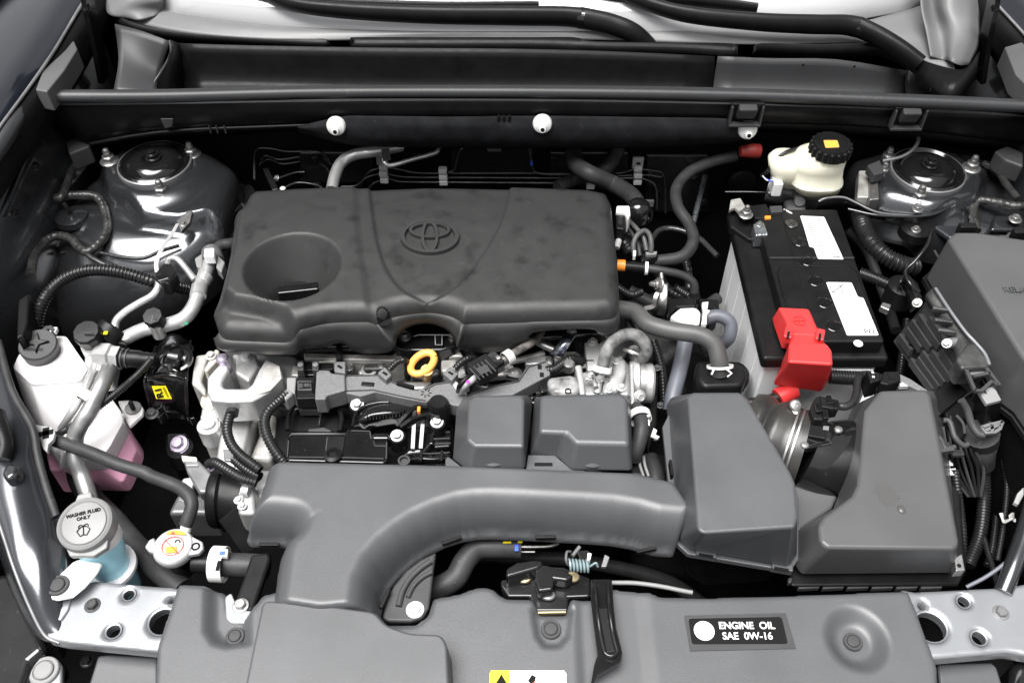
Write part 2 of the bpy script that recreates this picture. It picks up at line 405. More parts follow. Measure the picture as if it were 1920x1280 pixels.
M['foil'] = mat('crinkled_foil', (.55, .58, .62), .25, metal=.9, grain=260, gstr=.9, var=.3, vscale=160)
M['gold'] = mat('brass_edge', (.55, .46, .28), .35, metal=.8)
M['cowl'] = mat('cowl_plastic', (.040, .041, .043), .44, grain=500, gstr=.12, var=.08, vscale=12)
def glass_mat():
    m = bpy.data.materials.new('windscreen_glass'); m.use_nodes = True; b = m.node_tree.nodes['Principled BSDF']
    b.inputs['Base Color'].default_value = (.02, .022, .025, 1); b.inputs['Roughness'].default_value = .03; b.inputs['IOR'].default_value = 1.52
    b.inputs['Coat Weight'].default_value = 1.0; b.inputs['Coat Roughness'].default_value = .02; b.inputs['Coat IOR'].default_value = 1.9
    return m
M['glass'] = glass_mat()
M['screen'] = mat('windscreen_pale_sky_reflection', (.50, .50, .51), .10, coat=1.0, spec=.6)  # pale base colour stands in for bright sky reflected in the glass
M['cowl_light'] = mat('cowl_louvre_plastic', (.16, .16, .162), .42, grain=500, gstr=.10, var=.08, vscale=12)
M['red_dark'] = mat('dark_red_rubber', (.22, .02, .015), .5, var=.1)
M['dusty_dark'] = mat('dusty_dark_rubber', (.035, .033, .030), .38, col2=(.016, .016, .016), vscale=40, rvar=.15, spots=.3, spotcol=(.09, .08, .07))
M['head_dark'] = mat('dark_cast_metal', (.10, .10, .10), .45, metal=.5, grain=250, gstr=.35, col2=(.04, .04, .04), vscale=40, rvar=.12)
M['fuel_hose'] = mat('dirty_fuel_hose', (.16, .15, .14), .32, col2=(.035, .033, .03), vscale=80, rvar=.12)
M['blued'] = mat('blued_zinc', (.60, .62, .66), .22, metal=.95, col2=(.05, .08, .16), vscale=110, rvar=.1)
M['spotted'] = mat('speckled_black_cap', (.30, .30, .30), .30, col2=(.02, .02, .02), vscale=75, rvar=.1)
M['rubber_mid'] = mat('grey_black_rubber', (.065, .065, .065), .48, grain=400, gstr=.12, var=.12, vscale=30, spots=.15)
M['case_pale'] = mat('pale_green_white_plastic', (.66, .70, .68), .42, var=.05)
M['steel_dark'] = mat('coated_steel_line', (.14, .14, .14), .25, metal=.7, var=.2, vscale=60)
M['tape_dusty'] = mat('dusty_wrapped_tape', (.045, .045, .044), .30, grain=220, gstr=.9, col2=(.014, .014, .014), vscale=80)
M['green'] = mat('green_dot', (.02, .18, .10), .5)
M['pipe_worn'] = mat('worn_aluminium_pipe', (.52, .52, .52), .38, metal=.8, col2=(.22, .22, .22), vscale=35, rvar=.1)
M['white_metal'] = mat('bright_plated_steel', (.62, .62, .62), .28, metal=.5, var=.03, vscale=30)
M['gloss_clean'] = mat('gloss_black_paint', (.008, .008, .008), .12, var=.1, vscale=20, rvar=.05, coat=.4, spec=0.6)
M['alu_cream'] = mat('cream_tinted_casting', (.62, .60, .52), .42, metal=.5, grain=250, gstr=.25, var=.12, vscale=40)
M['paint_apron'] = mat('grey_metallic_paint', (.055, .058, .065), .22, metal=.6, var=.10, vscale=8, coat=.5, rvar=.05)
M['spacer'] = mat('grey_spacer_plastic', (.10, .10, .102), .45, var=.08, vscale=20)
M['wing'] = mat('satin_wing_paint', (.020, .021, .023), .28, metal=.3, var=.15, vscale=10, rvar=.1, coat=.3)
M['blue_steel'] = mat('pale_blue_spring', (.26, .34, .36), .35, metal=.3)
# ================================================================== the setting: bay floor, bulkhead, fenders, cowl
def quad(name, pts, m, parent=None): return mk(name, pts, [list(range(len(pts)))], m, parent, smooth=False)
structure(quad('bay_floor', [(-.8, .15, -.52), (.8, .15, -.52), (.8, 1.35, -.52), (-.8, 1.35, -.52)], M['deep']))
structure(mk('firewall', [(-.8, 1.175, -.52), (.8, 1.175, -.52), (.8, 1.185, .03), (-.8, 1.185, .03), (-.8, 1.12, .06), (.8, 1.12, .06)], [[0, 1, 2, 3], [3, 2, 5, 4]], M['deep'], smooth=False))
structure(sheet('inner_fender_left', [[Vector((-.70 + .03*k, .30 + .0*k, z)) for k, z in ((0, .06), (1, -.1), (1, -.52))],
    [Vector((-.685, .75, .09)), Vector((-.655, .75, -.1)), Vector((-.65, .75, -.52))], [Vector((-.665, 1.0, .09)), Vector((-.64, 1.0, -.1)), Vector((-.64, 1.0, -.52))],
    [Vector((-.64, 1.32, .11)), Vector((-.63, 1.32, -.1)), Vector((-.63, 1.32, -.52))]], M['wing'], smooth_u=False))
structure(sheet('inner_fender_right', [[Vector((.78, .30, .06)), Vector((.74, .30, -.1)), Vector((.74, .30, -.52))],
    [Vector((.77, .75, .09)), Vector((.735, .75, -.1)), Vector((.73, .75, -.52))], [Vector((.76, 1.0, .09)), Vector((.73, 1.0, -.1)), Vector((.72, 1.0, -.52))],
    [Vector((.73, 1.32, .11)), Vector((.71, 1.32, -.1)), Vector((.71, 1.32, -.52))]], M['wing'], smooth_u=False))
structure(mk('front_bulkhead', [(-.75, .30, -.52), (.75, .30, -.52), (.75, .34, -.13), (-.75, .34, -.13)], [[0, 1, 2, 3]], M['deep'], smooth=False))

# ---- outer fenders
def fender(name, label, edge, side):
    t = thing(name, label, 'fender', edge[3])
    e = edge; rows = [e]
    for dx, dz in ((.012, .004), (.05, .004), (.16, -.03), (.26, -.12)):
        rows.append([p + Vector((side*dx, 0, dz)) for p in e])
    sheet('fender_skin', rows, M['paint_ext'], t, n=5, m=4)
    tube('fender_edge_highlight', [p + Vector((0, 0, .001)) for p in e], .0022, M['grey_metal'], t, seg=8)  # thin pale tube drawn as the highlight line along the fender edge
    rows = [[p + Vector((-side*dx, 0, dz)) for p in e] for dx, dz in ((.001, -.002), (.012, -.012), (.016, -.05))]
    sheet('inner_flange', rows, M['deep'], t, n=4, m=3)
    return t
eL = P([(235, -90, .125), (190, -40, .122), (155, 8, .12), (105, 92, .112), (55, 165, .104), (0, 240, .098), (-70, 340, .09), (-160, 480, .07)])
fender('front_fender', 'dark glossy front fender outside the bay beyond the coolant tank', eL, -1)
eR = P([(1790, -90, .125), (1830, -40, .122), (1862, 2, .12), (1920, 66, .112), (1990, 150, .104), (2060, 240, .098), (2150, 350, .09), (2250, 490, .07)])
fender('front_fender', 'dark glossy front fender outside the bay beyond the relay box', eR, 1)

# fender top rubber seals and grey spacer blocks
tag(tube('fender_seal', [(72, 160, .088), (58, 178, .088), (40, 208, .088), (15, 250, .086), (-25, 310, .08)], .0115, M['seal']), 'short black rubber seal along the fender edge on the coolant tank side', 'seal')
def spacer(px, label):
    t = thing('fender_spacer', label, 'bracket', P(px, .08)[0], 'grey blocks beside the cowl ends')
    top = P(px, .106); frustum('block', top, .075, M['spacer'], t, bev=.002)
    return t
spacer([(111, 61), (131, 60), (145, 92), (120, 132), (88, 172), (66, 168), (84, 122)], 'grey tapered spacer block beside the cowl on the coolant tank side')
spacer([(1884, 88), (1925, 76), (1990, 150), (1965, 200), (1925, 160), (1905, 140)], 'grey tapered spacer block beside the cowl on the relay box side')
tag(frustum('slot_insert', P(q(1, [(265, 262), (302, 262), (215, 470), (178, 470)]), .1005), .097, M['deep'], bev=.0006), 'narrow black strip lying in the slot of the grey spacer block', 'strip')

# ---- windscreen, cowl louvre, trough
wA = [(225, -60), (305, 18), (430, 40), (551, 52), (760, 60), (960, 62), (1180, 60), (1414, 60), (1540, 52), (1626, 34), (1727, 8), (1790, -60)]
gl = P(wA, .088)
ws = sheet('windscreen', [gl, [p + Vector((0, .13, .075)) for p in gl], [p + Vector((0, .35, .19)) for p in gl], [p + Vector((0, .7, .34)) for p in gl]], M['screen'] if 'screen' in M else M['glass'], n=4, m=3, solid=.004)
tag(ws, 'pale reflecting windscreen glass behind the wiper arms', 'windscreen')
cw = thing('windscreen_cowl', 'dark grey plastic cowl panel with a deep trough below the windscreen', 'cowl', at(960, 100, .0))
bA = [(150, -60), (205, 14), (242, 38), (336, 60), (470, 73), (615, 76), (800, 73), (1077, 74), (1280, 80), (1430, 83), (1560, 80), (1666, 82), (1733, 114), (1790, 130)]
louv = P([(175, -60), (292, 10), (420, 33), (551, 48), (700, 56), (860, 58), (1040, 58), (1200, 58), (1414, 57), (1500, 54), (1590, 46), (1650, 32), (1727, 10), (1780, -20)], .0885)
blk = P(bA, .082)
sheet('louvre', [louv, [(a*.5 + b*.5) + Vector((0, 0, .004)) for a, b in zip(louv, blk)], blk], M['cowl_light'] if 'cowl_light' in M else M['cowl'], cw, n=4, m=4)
def strip(name, A, za, B, zb, m, par, n=4, solid=.002):
    return sheet(name, [P(A, za), P(B, zb)], m, par, n=n, smooth_v=False, solid=solid)
# raised black lip in three lengths with gaps
strip('lip', [(205, 16), (242, 40), (336, 61), (470, 73), (560, 74), (606, 73), (612, 78)], .090, [(205, 26), (235, 55), (330, 75), (470, 86), (560, 90), (606, 91), (622, 90)], .078, M['black'], cw)
strip('lip', [(662, 72), (668, 70), (800, 70), (1000, 70), (1077, 70), (1117, 78), (1280, 80), (1372, 82), (1378, 92)], .090, [(655, 90), (668, 92), (800, 92), (1000, 92), (1077, 94), (1117, 97), (1280, 100), (1372, 105), (1382, 102)], .078, M['black'], cw)
strip('lip', [(1418, 96), (1428, 83), (1540, 84), (1666, 81), (1700, 95), (1733, 114), (1790, 130), (1817, 125), (1838, 97)], .090, [(1410, 104), (1425, 104), (1540, 108), (1640, 106), (1680, 118), (1710, 136), (1770, 180), (1800, 180), (1830, 150)], .070, M['black'], cw)
YB = 1.205
sheet('trough_wall', [[atY(x, y, YB + .015) for x, y in ((330, 82), (470, 86), (700, 90), (960, 92), (1150, 97), (1340, 106))],
    [atY(x, y, YB) for x, y in ((345, 150), (470, 152), (700, 158), (960, 158), (1150, 160), (1340, 165))], [atY(x, y, YB - .03) for x, y in ((345, 185), (470, 185), (700, 190), (960, 190), (1150, 190), (1340, 190))]], M['black'], cw, n=3, m=4)
sheet('trough_panel', [[atY(x, y, YB + .012) for x, y in ((1346, 106), (1450, 110), (1570, 112), (1700, 133))],
    [atY(x, y, YB) for x, y in ((1338, 160), (1450, 162), (1570, 165), (1697, 172))], [atY(x, y, YB - .03) for x, y in ((1335, 195), (1450, 195), (1570, 200), (1697, 210))]], M['cowl'], cw, n=3, m=4)
for x, y in ((1506, 122), (1602, 125)): hw('screw', cw, atY(x, y, YB + .004), .0022, M['ink'], axis=(0, -1, .1))
# gussets at the trough ends
sheet('end_gusset', [[atY(x, y, Y) for x, y, Y in ((215, 45, 1.25), (265, 58, 1.235), (318, 78, 1.22))], [atY(x, y, Y) for x, y, Y in ((222, 112, 1.2), (262, 124, 1.2), (300, 138, 1.2))],
    [atY(x, y, Y) for x, y, Y in ((212, 175, 1.15), (250, 175, 1.15), (292, 172, 1.15))]], M['cowl'], cw, n=4, m=5)
sheet('end_wall', [[atY(x, y, Y) for x, y, Y in ((318, 76, 1.22), (335, 82, 1.22))], [atY(x, y, Y) for x, y, Y in ((316, 105, 1.19), (340, 110, 1.21))],
    [atY(x, y, Y) for x, y, Y in ((296, 138, 1.165), (345, 140, 1.21))], [atY(x, y, Y) for x, y, Y in ((292, 175, 1.15), (352, 178, 1.2))]], M['black'], cw, n=3, m=5)
tube('gusset_edge', [atY(318, 77, 1.218), atY(320, 96, 1.2), atY(312, 118, 1.18), atY(300, 138, 1.163), atY(290, 155, 1.152), atY(294, 170, 1.148)], .0016, M['cowl'], cw, seg=6)
sheet('end_gusset', [[atY(x, y, Y) for x, y, Y in ((1697, 132, 1.22), (1735, 118, 1.225), (1790, 135, 1.24), (1825, 130, 1.26))], [atY(x, y, Y) for x, y, Y in ((1697, 155, 1.2), (1740, 155, 1.2), (1780, 160, 1.2), (1812, 158, 1.22))],
    [atY(x, y, Y) for x, y, Y in ((1700, 195, 1.15), (1740, 195, 1.15), (1775, 195, 1.15), (1795, 195, 1.16))]], M['black'], cw, n=4, m=5)
tube('gusset_edge', [atY(1718, 120, 1.214), atY(1732, 142, 1.19), atY(1746, 160, 1.17), atY(1744, 172, 1.16)], .0014, M['cowl'], cw, seg=6)
# tall sculpted end of the cowl at the battery side
sheet('cowl_fin', [[(1727, -60, .15), (1745, -60, .14), (1780, -60, .155), (1815, -60, .15), (1850, -60, .11)], [(1728, 10, .125), (1748, 12, .105), (1772, 10, .125), (1812, 8, .125), (1838, 25, .10)],
    [(1738, 60, .105), (1762, 62, .092), (1785, 55, .11), (1815, 60, .11), (1836, 80, .088)], [(1745, 105, .09), (1770, 112, .085), (1783, 115, .095), (1800, 122, .09), (1818, 122, .08)]][0:0] or
    [P([(1727, -60, .15), (1745, -60, .14), (1780, -60, .155), (1815, -60, .15), (1850, -60, .11)]), P([(1728, 10, .125), (1748, 12, .105), (1772, 10, .125), (1812, 8, .125), (1838, 25, .10)]),
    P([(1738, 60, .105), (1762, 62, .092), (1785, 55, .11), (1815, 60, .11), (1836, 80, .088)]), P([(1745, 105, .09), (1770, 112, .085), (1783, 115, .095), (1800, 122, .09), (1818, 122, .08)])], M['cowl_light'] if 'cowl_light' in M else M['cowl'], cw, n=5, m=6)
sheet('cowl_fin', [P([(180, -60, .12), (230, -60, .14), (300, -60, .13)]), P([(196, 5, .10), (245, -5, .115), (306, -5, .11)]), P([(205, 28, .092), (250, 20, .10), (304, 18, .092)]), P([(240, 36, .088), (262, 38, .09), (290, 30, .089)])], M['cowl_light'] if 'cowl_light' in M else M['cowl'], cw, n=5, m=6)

# ---- cowl cross member, its seal, pads and clips
cm = thing('cowl_crossmember', 'black steel cross member under the rubber seal at the back of the bay', 'crossmember', at(960, 230, 0.0))
YC = 1.108
sheet('face', [[atY(x, y, YC) for x, y in ((60, 192), (300, 190), (640, 186), (960, 186), (1300, 190), (1600, 198), (1950, 215))],
    [atY(x, y, YC - .004) for x, y in ((95, 225), (300, 215), (640, 212), (960, 210), (1300, 212), (1600, 218), (1950, 235))],
    [atY(x, y, YC + .004) for x, y in ((160, 268), (300, 246), (640, 230), (960, 228), (1300, 230), (1650, 240), (1950, 275))]], M['bare_black'] if 0 else M['black'], cm, n=4, m=4)
sheet('lower_return', [[atY(x, y, YC + .004) for x, y in ((160, 268), (300, 246), (640, 230), (960, 228), (1300, 230), (1650, 240), (1950, 275))],
    [atY(x, y, YC + .06) for x, y in ((168, 280), (300, 262), (640, 240), (960, 240), (1300, 240), (1650, 262), (1950, 295))]], M['deep'], cm, n=4, smooth_v=False)
tube('flange_line', [atY(x, y, YC - .006) for x, y in ((62, 196), (300, 194), (640, 189), (960, 188), (1300, 193), (1600, 202), (1950, 219))], .0016, M['seal'], cm, seg=6)
ln = tube('cowl_seal', [(46, 186, .082), (75, 182, .084), (120, 181, .084), (300, 180, .083), (600, 173, .083), (960, 172, .083), (1300, 176, .083), (1600, 185, .083), (1920, 199, .083), (2060, 207, .083)], .0098, M['seal'], seg=14, flat=.9)
tag(ln, 'long black rubber weather seal across the whole back of the bay', 'seal')
pad = sheet('insulation_pad', [[atY(x, y, Y) for x, y in ((560, 236), (640, 219), (700, 218), (850, 219), (1000, 218), (1200, 220), (1380, 224), (1412, 240))] for y_, Y in ((0, 1.101),)] +
    [[atY(x, y, 1.094) for x, y in ((558, 240), (640, 242), (700, 244), (850, 240), (1000, 246), (1200, 244), (1380, 246), (1415, 246))], [atY(x, y, 1.102) for x, y in ((560, 244), (640, 264), (700, 270), (850, 271), (1000, 272), (1200, 270), (1375, 262), (1412, 250))], [atY(x, y, 1.15) for x, y in ((562, 250), (640, 270), (700, 277), (850, 278), (1000, 279), (1200, 277), (1375, 270), (1412, 256))]], M['pad'], n=6, m=5, solid=.004)
tag(pad, 'black fibre insulation pad pinned below the cross member by white clips', 'insulation')
for (x, y), lab in zip(((630, 237), (1017, 233), (1402, 244)), ('white round push clip above the aluminium pipe', 'white round push clip at the middle of the insulation pad', 'white round push clip beside the red cap')):
    t = thing('trim_clip', lab, 'clip', atY(x, y, 1.096), 'white clips of the insulation pad')
    c = atY(x, y, 1.093); ax = Vector((0, -1, .25))
    lathe('disc', [(.0135, -.004), (.0135, 0), (.012, .003), (.006, .006), (.0001, .0068)], c, M['white'], t, axis=ax)
    lathe('stem', [(.0052, .003), (.0052, .012), (.0042, .013), (.003, .013), (.003, .009), (.0001, .009)], c - Vector((0, 0, .004)), M['white'], t, axis=ax, seg=12)
    lathe('stem_hole', [(.0028, .0125), (.0028, .0135), (.0001, .0135)], c - Vector((0, 0, .004)), M['ink'], t, axis=ax, seg=10)
# the two cable-clip brackets under the seal
for x, y, lab in ((1398, 209, 'black saddle bracket on the cross member above the white clip'), (1702, 216, 'black saddle bracket on the cross member near the strut tower')):
    t = thing('saddle_bracket', lab, 'bracket', atY(x, y, 1.1), 'saddle brackets below the seal')
    c = atY(x, y, 1.094)
    box('plate', c, (.046, .006, .034), M['black'], t, up=(0, -.25, 1), bev=.002)
    box('hood', c + Vector((0, -.006, .004)), (.026, .012, .022), M['dark_grey'], t, up=(0, -.4, 1), bev=.003)
    box('lower_lip', c + Vector((0, -.006, -.017)), (.044, .010, .004), M['dark_grey'], t, bev=.001)
    for s in (-1, 1): box('side_rib', c + Vector((s*.021, -.005, -.002)), (.003, .010, .030), M['dark_grey'], t, bev=.001)

# rubber corner lugs under the cross member
for pts, lab in ((q(1, [(360, 790), (440, 750), (500, 800), (500, 815), (385, 860)]), 'dark rubber corner lug by the strut tower with taped harness'), (q(3, [(1740, 840), (1810, 810), (1905, 850), (1905, 930), (1800, 890)]), 'dark rubber corner lug above the relay box strut tower')):
    tag(frustum('corner_lug', P(pts, .0), -.03, M['dark_grey'], bev=.004), lab, 'lug')

# ---- pressed wing panels between fenders and strut towers
for A_, B_, lab in (([(88, 212, .05), (50, 290, .045), (10, 380, .03), (-40, 480, .0), (-60, 600, -.02)], [(185, 285, -.03), (120, 370, -.055), (78, 450, -.085), (58, 540, -.13), (50, 640, -.15)], 'dark satin inner wing panel sloping down beside the tower with taped harness'),):
    wp = thing('wing_panel', lab, 'wing panel', P(B_)[2])
    a_, b_ = P(A_), P(B_)
    sheet('pressing', [a_, [p.lerp(r_, .3) - Vector((0, 0, .035)) for p, r_ in zip(a_, b_)], [p.lerp(r_, .7) - Vector((0, 0, .02)) for p, r_ in zip(a_, b_)], b_], M['wing'], wp, n=5, m=5)
    tube('seam_bead', [p.lerp(r_, .7) - Vector((0, 0, .017)) for p, r_ in zip(a_, b_)], .0022, M['wing'], wp, seg=8)
    for k in (1, 2): hw('bolt', wp, a_[k].lerp(b_[k], .12) - Vector((0, 0, .010)), .008, M['bare_black'], axis=(.4, -.2, .8))

# ---- bonnet hinges and open bonnet
def hinge(pts, label):
    t = thing('bonnet_support', label, 'hinge', at(pts[0][0], pts[0][1], .05), 'bonnet hinges')
    tube('arm', P(pts), .011, M['bare_black'], t, sq=True, flat=.35, smooth=False)
    hw('bolt', t, P(pts)[1] + Vector((0, -.006, 0)), .007, M['bare_black'], axis=(0, -1, .4))
    return t
hinge([(158, -40, .19), (166, 10, .15), (178, 60, .10), (195, 150, .02)], 'black bonnet hinge arm beside the pale cowl corner')
hinge([(1868, -40, .19), (1862, 10, .15), (1850, 65, .10), (1838, 150, .02)], 'black bonnet hinge arm beside the tall cowl fin')
hb = thing('bonnet', 'open bonnet with dark underside raised over the back of the bay', 'bonnet', Vector((0, 1.2, .2)))
HA = R(78)
def hood_pt(x, s, off=0): return Vector((x, 1.22 - s*math.cos(HA) - off*math.sin(HA), .24 + s*math.sin(HA) - off*math.cos(HA)))
sheet('outer_skin', [[hood_pt(x, s, -.01*math.cos(x*2)) for x in (-.72, -.4, 0, .4, .72)] for s in (0, .3, .6, .9)], M['paint_ext'], hb, n=4, m=4)
sheet('insulation', [[hood_pt(x, s, .03) for x in (-.62, -.3, 0, .3, .62)] for s in (.06, .3, .55, .82)], M['pad'], hb, n=4, m=4, solid=.01)
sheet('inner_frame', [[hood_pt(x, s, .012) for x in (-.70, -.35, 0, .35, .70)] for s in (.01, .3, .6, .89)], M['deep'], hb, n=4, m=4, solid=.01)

# ---- wipers
def wiper(arm, blade_and_reflection, r1, label):
    t = thing('wiper_arm', label, 'wiper', P(arm)[-1])
    a = P(arm)
    tube('arm', a[:-3], [r1*.55, r1*.8, r1*.95, r1], M['black'], t, seg=14, flat=1.25)
    tube('knuckle', [a[-5].lerp(a[-4], .96), a[-4], a[-3], a[-2], a[-1]], [r1*1.02, r1*1.0, r1*.95, r1*.9, r1*.85], M['black'], t, seg=14, flat=1.25)
    c = a[-4]; d = (a[-3] - a[-5]).normalized()
    ring('pivot', c, d, r1*1.0, .010, M['gloss_black'], t, th=.001)
    tube('blade_and_reflection', P(blade_and_reflection), [.004, .007, .008, .006], M['black'], t, seg=8, flat=1.4)  # dark tube doubles as the dark reflection low on the windscreen
    return t
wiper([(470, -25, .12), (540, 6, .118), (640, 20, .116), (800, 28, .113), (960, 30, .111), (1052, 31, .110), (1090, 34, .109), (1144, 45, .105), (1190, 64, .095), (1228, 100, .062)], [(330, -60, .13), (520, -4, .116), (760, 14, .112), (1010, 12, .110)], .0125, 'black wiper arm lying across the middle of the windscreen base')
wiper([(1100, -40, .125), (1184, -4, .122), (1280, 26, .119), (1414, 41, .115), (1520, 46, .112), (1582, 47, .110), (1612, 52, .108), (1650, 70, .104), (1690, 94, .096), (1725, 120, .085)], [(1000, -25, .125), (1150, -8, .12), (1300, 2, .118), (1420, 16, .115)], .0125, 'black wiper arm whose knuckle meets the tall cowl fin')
# ================================================================== strut towers
def strut(center_px, zt, outline, zf, label, nuts, extra=None, mats='paint'):
    c = at(center_px[0], center_px[1], zt)
    t = thing('strut_tower', label, 'strut tower', c - Vector((0, 0, .2)))
    field('tower_shell', fillet(P(outline), .05, 8), lambda X, Y, d: zf(X, Y, d, c) - rounded(d, .03, .03), M[mats], t, res=.0045, skirt=.03)
    r = .047
    b = lathe('top_mount', [(r+.003, -.004), (r+.003, .002), (r, .004), (r-.003, .001), (r-.006, -.002), (r-.009, .004), (r-.016, .009), (r-.026, .011), (.015, .010), (.012, .006), (.0001, .006)], c, M['gloss_black'], t, seg=40)
    lathe('centre_nut', [(.011, .005), (.011, .010), (.008, .011), (.008, .016), (.005, .017), (.005, .021), (.0001, .022)], c, M['bare_black'], b, seg=18)
    for x, y, z in nuts: hw('nut', t, at(x, y, z), .0088, M['steel'])
    return t, c
def zL(X, Y, d, c):
    r = np.hypot(X - c.x, (Y - c.y))
    z = -.024 - .012*smooth(.062, .095, r) - .15*smooth(.105, .30, np.hypot((X - c.x)*.9, (Y - c.y)))
    z += .008 * np.exp(-((X - c.x + .10)**2 + (Y - c.y + .17)**2) / .0012)
    ridge, _, _ = sdf(P([(205, 352), (235, 362), (262, 392), (330, 398), (388, 386), (420, 420), (440, 300), (330, 255), (180, 280)], -.03), X, Y)
    z -= .022 * smooth(-.004, .012, ridge)
    return z
tL, cL = strut((290, 305), -.02, [(150, 300, -.03), (210, 268, -.03), (330, 258, -.03), (425, 292, -.04), (452, 335, -.06), (448, 430, -.1), (432, 500, -.12), (400, 560, -.15), (330, 600, -.16), (240, 612, -.16), (120, 600, -.15), (60, 575, -.12), (55, 480, -.08), (90, 390, -.05)], zL, 'dark painted strut tower top with three silver nuts beside the engine cover dish', [(206, 303, -.026), (360, 290, -.026), (304, 362, -.030)])
for x, y, r in q(1, [(835, 1110, 0), (935, 1118, 0), (1065, 1075, 0), (685, 1013, 0)]): lathe('hole', [(.0045, 0), (.0045, .0012), (.0001, .0013)], at(x, y, -.043), M['ink'], tL, seg=14)
hw('push_clip', tL, at(309, 412, -.065), .006, M['grey_metal'])
lathe('stud_boss', [(.024, -.004), (.022, .004), (.012, .007), (.0001, .007)], at(135, 408, -.058), M['paint'], tL); lathe('stud', [(.003, 0), (.003, .022), (.002, .024), (.0001, .024)], at(135, 405, -.055), M['bare_black'], tL, seg=10, axis=(-.15, .0, 1))
# stamped flange low on the tower
fl = frustum('stamped_flange', P(q(4, [(270, 490), (300, 440), (480, 425), (530, 500), (600, 440), (625, 470), (560, 560), (420, 530)]), -.165), -.172, M['grey_metal'], tL, bev=.002)
for u, v in ((350, 485), (585, 452)): x, y = q(4, [(u, v)])[0]; lathe('hole', [(.0045, 0), (.0045, .0008), (.0001, .0009)], at(x, y, -.1648), M['ink'], tL, seg=14)
hw('push_clip', tL, at(*q(4, [(612, 320)])[0], -.125), .0085, M['bare_black'])

def zR(X, Y, d, c):
    r = np.hypot(X - c.x, Y - c.y)
    z = -.024 - .012*smooth(.062, .095, r) - .10*smooth(.105, .30, r)
    ridge, _, _ = sdf(P([(1590, 380), (1650, 400), (1740, 398), (1790, 375), (1830, 370), (1860, 300), (1800, 260), (1600, 260)], -.03), X, Y)
    return z - .02*smooth(-.004, .012, ridge)
tR, cR = strut((1740, 319), -.02, [(1590, 300, -.05), (1640, 275, -.03), (1740, 262, -.03), (1840, 275, -.04), (1960, 330, -.06), (2000, 420, -.07), (1930, 470, -.08), (1820, 480, -.09), (1700, 460, -.09), (1610, 410, -.07)], zR, 'dark painted strut tower top beside the brake fluid reservoir', [(1820, 316, -.026), (1722, 372, -.030), (1663, 300, -.030)])
hw('bolt', tR, at(1720, 392, -.034), .009, M['steel']); hw('bolt', tR, at(1903, 412, -.04), .010, M['steel'])
frustum('bolt_plate', P(q(3, [(1740, 1200), (1905, 1190), (1905, 1280), (1720, 1280)]), -.048), -.056, M['paint'], tR, bev=.004)
lathe('rubber_bush', [(.022, -.01), (.022, .004), (.018, .008), (.008, .009), (.0001, .009)], at(1717, 430, -.06), M['black'], tR); hw('bolt', tR, at(1717, 431, -.052), .0075, M['steel'])
for x, y in ((1800, 354), (1675, 380)): lathe('hole', [(.0035, 0), (.0035, .0012), (.0001, .0013)], at(x, y, -.038), M['ink'], tR, seg=14)

# ================================================================== engine cover
ZC = .022
ec = thing('engine_cover', 'large dark plastic engine cover with round dish and embossed oval emblem', 'engine cover', at(790, 520, -.05))
_F = [(404, 605), (418, 618), (470, 622), (540, 625), (570, 620), (605, 612), (640, 609), (672, 608), (698, 608), (708, 611), (718, 606), (745, 595), (800, 588), (840, 594), (860, 603), (868, 610), (880, 608), (910, 607), (955, 606), (985, 605), (1002, 604), (1035, 603), (1105, 601), (1122, 600), (1142, 598), (1155, 592), (1161, 580)]
_L = [(399, 632), (412, 656), (470, 662), (548, 665), (568, 655), (607, 652), (640, 643), (672, 661), (724, 661), (740, 648), (748, 628), (768, 613), (800, 607), (832, 615), (850, 632), (857, 650), (874, 658), (908, 661), (955, 656), (983, 640), (1000, 624), (1035, 619), (1107, 617), (1122, 626), (1142, 630), (1157, 622), (1163, 603)]
Fp = crom([at(x, y, .004) for x, y in _F], 5)
Lp = crom([at(x, y, -.016 if 9 <= i <= 15 else max(-.046, .004 - .052*(y - _F[i][1])/58)) for i, (x, y) in enumerate(_L)], 5)
out = Fp + [at(1160, 545, .0), at(1156, 480, .004), at(1150, 420, .006), at(1147, 382, .008), at(1138, 363, .008), at(1100, 356, .008), at(950, 352, .008), at(800, 350, .008), at(700, 354, .008), at(560, 358, .008), at(480, 362, .008), at(466, 372, .008), at(458, 405, .0), at(441, 432, -.01), at(430, 500, -.012), at(412, 570, -.012), at(402, 596, -.01)]
SH = crom(P([(688, 330), (697, 400), (705, 450), (722, 505), (752, 545), (785, 561), (808, 563), (840, 552), (875, 522), (910, 475), (938, 425), (952, 380), (960, 330)], ZC), 5)
LEFT = P([(300, 330), (664, 330), (672, 450), (688, 560), (712, 680), (300, 720)], ZC)
dish_c = at(549, 503, ZC); dish_f = at(562, 540, ZC); dish_a = at(560, 552, -.018)
ARCH = P([(705, 680), (712, 625), (730, 596), (765, 578), (800, 573), (840, 582), (862, 604), (872, 640), (880, 690)], .016)
LSTEP = P([(380, 700), (400, 560), (430, 450), (436, 425), (452, 428), (448, 470), (428, 560), (428, 575), (445, 590), (500, 600), (540, 612), (560, 640), (575, 700)], -.005)
